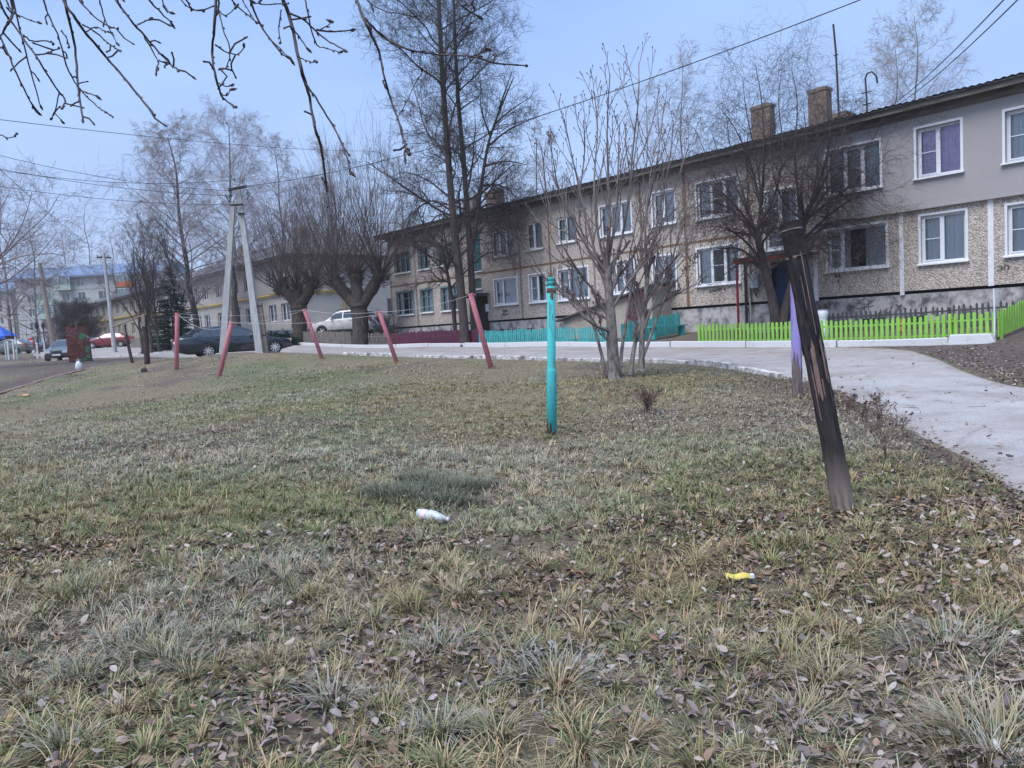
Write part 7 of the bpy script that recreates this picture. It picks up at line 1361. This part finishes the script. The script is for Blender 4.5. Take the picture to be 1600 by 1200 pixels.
mb = MB(); bottle(mb, [(.03, -.14), (.044, -.135), (.047, -.12)]+[(.047+.0025*math.sin(i*1.6), -.12+i*.012) for i in range(1, 15)]+[(.046, .055), (.04, .085), (.028, .115), (.017, .135), (.015, .15)]); frost = mat('frosted_plastic', (.72, .77, .82), (.6, .66, .72), 20, .45, spec=.5); nodes(frost)[1].inputs['Transmission Weight'].default_value = .25; obj('body', mb, frost, T, True)
mb = MB(); bottle(mb, [(.0495, -.095), (.0505, -.085), (.0505, -.055), (.0495, -.045)]); obj('label_band', mb, mat('pink_label', (.7, .5, .56), (.72, .66, .7), 25, .5), T, True)
mb = MB(); mb.lathe([(.018, .148), (.018, .172), (.012, .174)], 16); obj('cap', mb, MT['white'], T, True)
c = G(1157, 910); T = thing('wrapper_strip', 'bright yellow folded wrapper strip lying in the grass in the foreground', 'wrapper', np.array([c[0], c[1], float(gh(c[0], c[1]))+.045]), R_(-5)); mb = MB(); vs = []
for i in range(9):
    x = -.085+i*.018; vs += [(x, -.017, .006*math.sin(i*1.2)), (x, .017, .02+.006*math.cos(i*1.1)), (x, .017, .024+.006*math.cos(i*1.1)), (x, -.017, .004+.006*math.sin(i*1.2))]
mb.add(vs, [(4*i+a, 4*i+(a+1) % 4, 4*i+4+(a+1) % 4, 4*i+4+a) for i in range(8) for a in range(4)]); obj('strip', mb, mat('yellow_foil', (.66, .56, .13), (.5, .42, .1), 30, .5), T)
mb = MB(); mb.box(.058, .08, -.017, .018, .002, .022); obj('white_end', mb, MT['white'], T)
for px, py, lab, s in ((40, 620, 'small orange scrap lying in the grass near the left edge', .11), (1000, 552, 'scrap', 0)):
    if s: c = G(px, py); mb = MB(); mb.prism([(-s, -.04), (s*.8, -.06), (s, .05), (-s*.6, .07)], Matrix.Translation((0, 0, .05)) @ Matrix.Rotation(.5, 4, 'X'), .01); tag(obj('litter_scrap', mb, mat('orange_scrap', (.5, .25, .12), rough=.7), None, loc=c), lab, 'scrap')
for i, (px, py, s) in enumerate(((225, 579, .12), (210, 573, .1))):
    if i == 0: c = G(px, py); mb = MB(); bmx = bmesh.new(); bmesh.ops.create_icosphere(bmx, subdivisions=2, radius=s); rg = random.Random(2); mb.add([tuple(v.co*rg.uniform(.75, 1.1)) for v in bmx.verts], [tuple(v.index for v in f.verts) for f in bmx.faces]); bmx.free(); tag(obj('dark_clod', mb, MT['barkdark'], None, loc=c), 'dark clod on the grass left of the upright pink post', 'clod')

# ------------------------------------------------------------------ thin winter haze
hz = bpy.data.materials.new('thin_haze'); hz.use_nodes = True; t = hz.node_tree; t.nodes.clear(); oh = t.nodes.new('ShaderNodeOutputMaterial'); pv = t.nodes.new('ShaderNodeVolumePrincipled')
pv.inputs['Color'].default_value = (.93, .96, 1, 1); pv.inputs['Density'].default_value = .0006; pv.inputs['Anisotropy'].default_value = .2; t.links.new(pv.outputs[0], oh.inputs['Volume'])
mb = MB(); mb.box(-520, 520, -320, 720, -2, 40); o = tag(obj('haze', mb, hz), kind='stuff')
SC.cycles.volume_bounces = 0; SC.cycles.volume_max_steps = 64

# faint smoke rising from the right brick chimney
sm = bpy.data.materials.new('chimney_smoke'); sm.use_nodes = True; t = sm.node_tree; t.nodes.clear(); oh = t.nodes.new('ShaderNodeOutputMaterial'); pv = t.nodes.new('ShaderNodeVolumePrincipled'); pv.inputs['Color'].default_value = (.55, .55, .62, 1)
tcs = t.nodes.new('ShaderNodeTexCoord'); ln = t.nodes.new('ShaderNodeVectorMath'); ln.operation = 'LENGTH'; t.links.new(tcs.outputs['Object'], ln.inputs[0]); ns_ = t.nodes.new('ShaderNodeTexNoise'); ns_.inputs['Scale'].default_value = 1.6; ns_.inputs['Detail'].default_value = 3; t.links.new(tcs.outputs['Object'], ns_.inputs['Vector'])
mr = t.nodes.new('ShaderNodeMapRange'); mr.inputs['From Min'].default_value = 1.0; mr.inputs['From Max'].default_value = .15; t.links.new(ln.outputs['Value'], mr.inputs['Value'])
mm = t.nodes.new('ShaderNodeMath'); mm.operation = 'MULTIPLY'; t.links.new(mr.outputs[0], mm.inputs[0]); t.links.new(ns_.outputs['Fac'], mm.inputs[1]); m2 = t.nodes.new('ShaderNodeMath'); m2.operation = 'MULTIPLY'; m2.inputs[1].default_value = .42; t.links.new(mm.outputs[0], m2.inputs[0]); t.links.new(m2.outputs[0], pv.inputs['Density']); t.links.new(pv.outputs[0], oh.inputs['Volume'])
bmx = bmesh.new(); bmesh.ops.create_icosphere(bmx, subdivisions=3, radius=1); mb = MB(); mb.add([tuple(v.co) for v in bmx.verts], [tuple(v.index for v in f.verts) for f in bmx.faces]); bmx.free()
o = tag(obj('smoke', mb, sm, None, True, loc=P(1292, 92, 30.5)), kind='stuff'); o.scale = (.95, .8, 1.75); o.rotation_euler = (0, R_(12), 0)
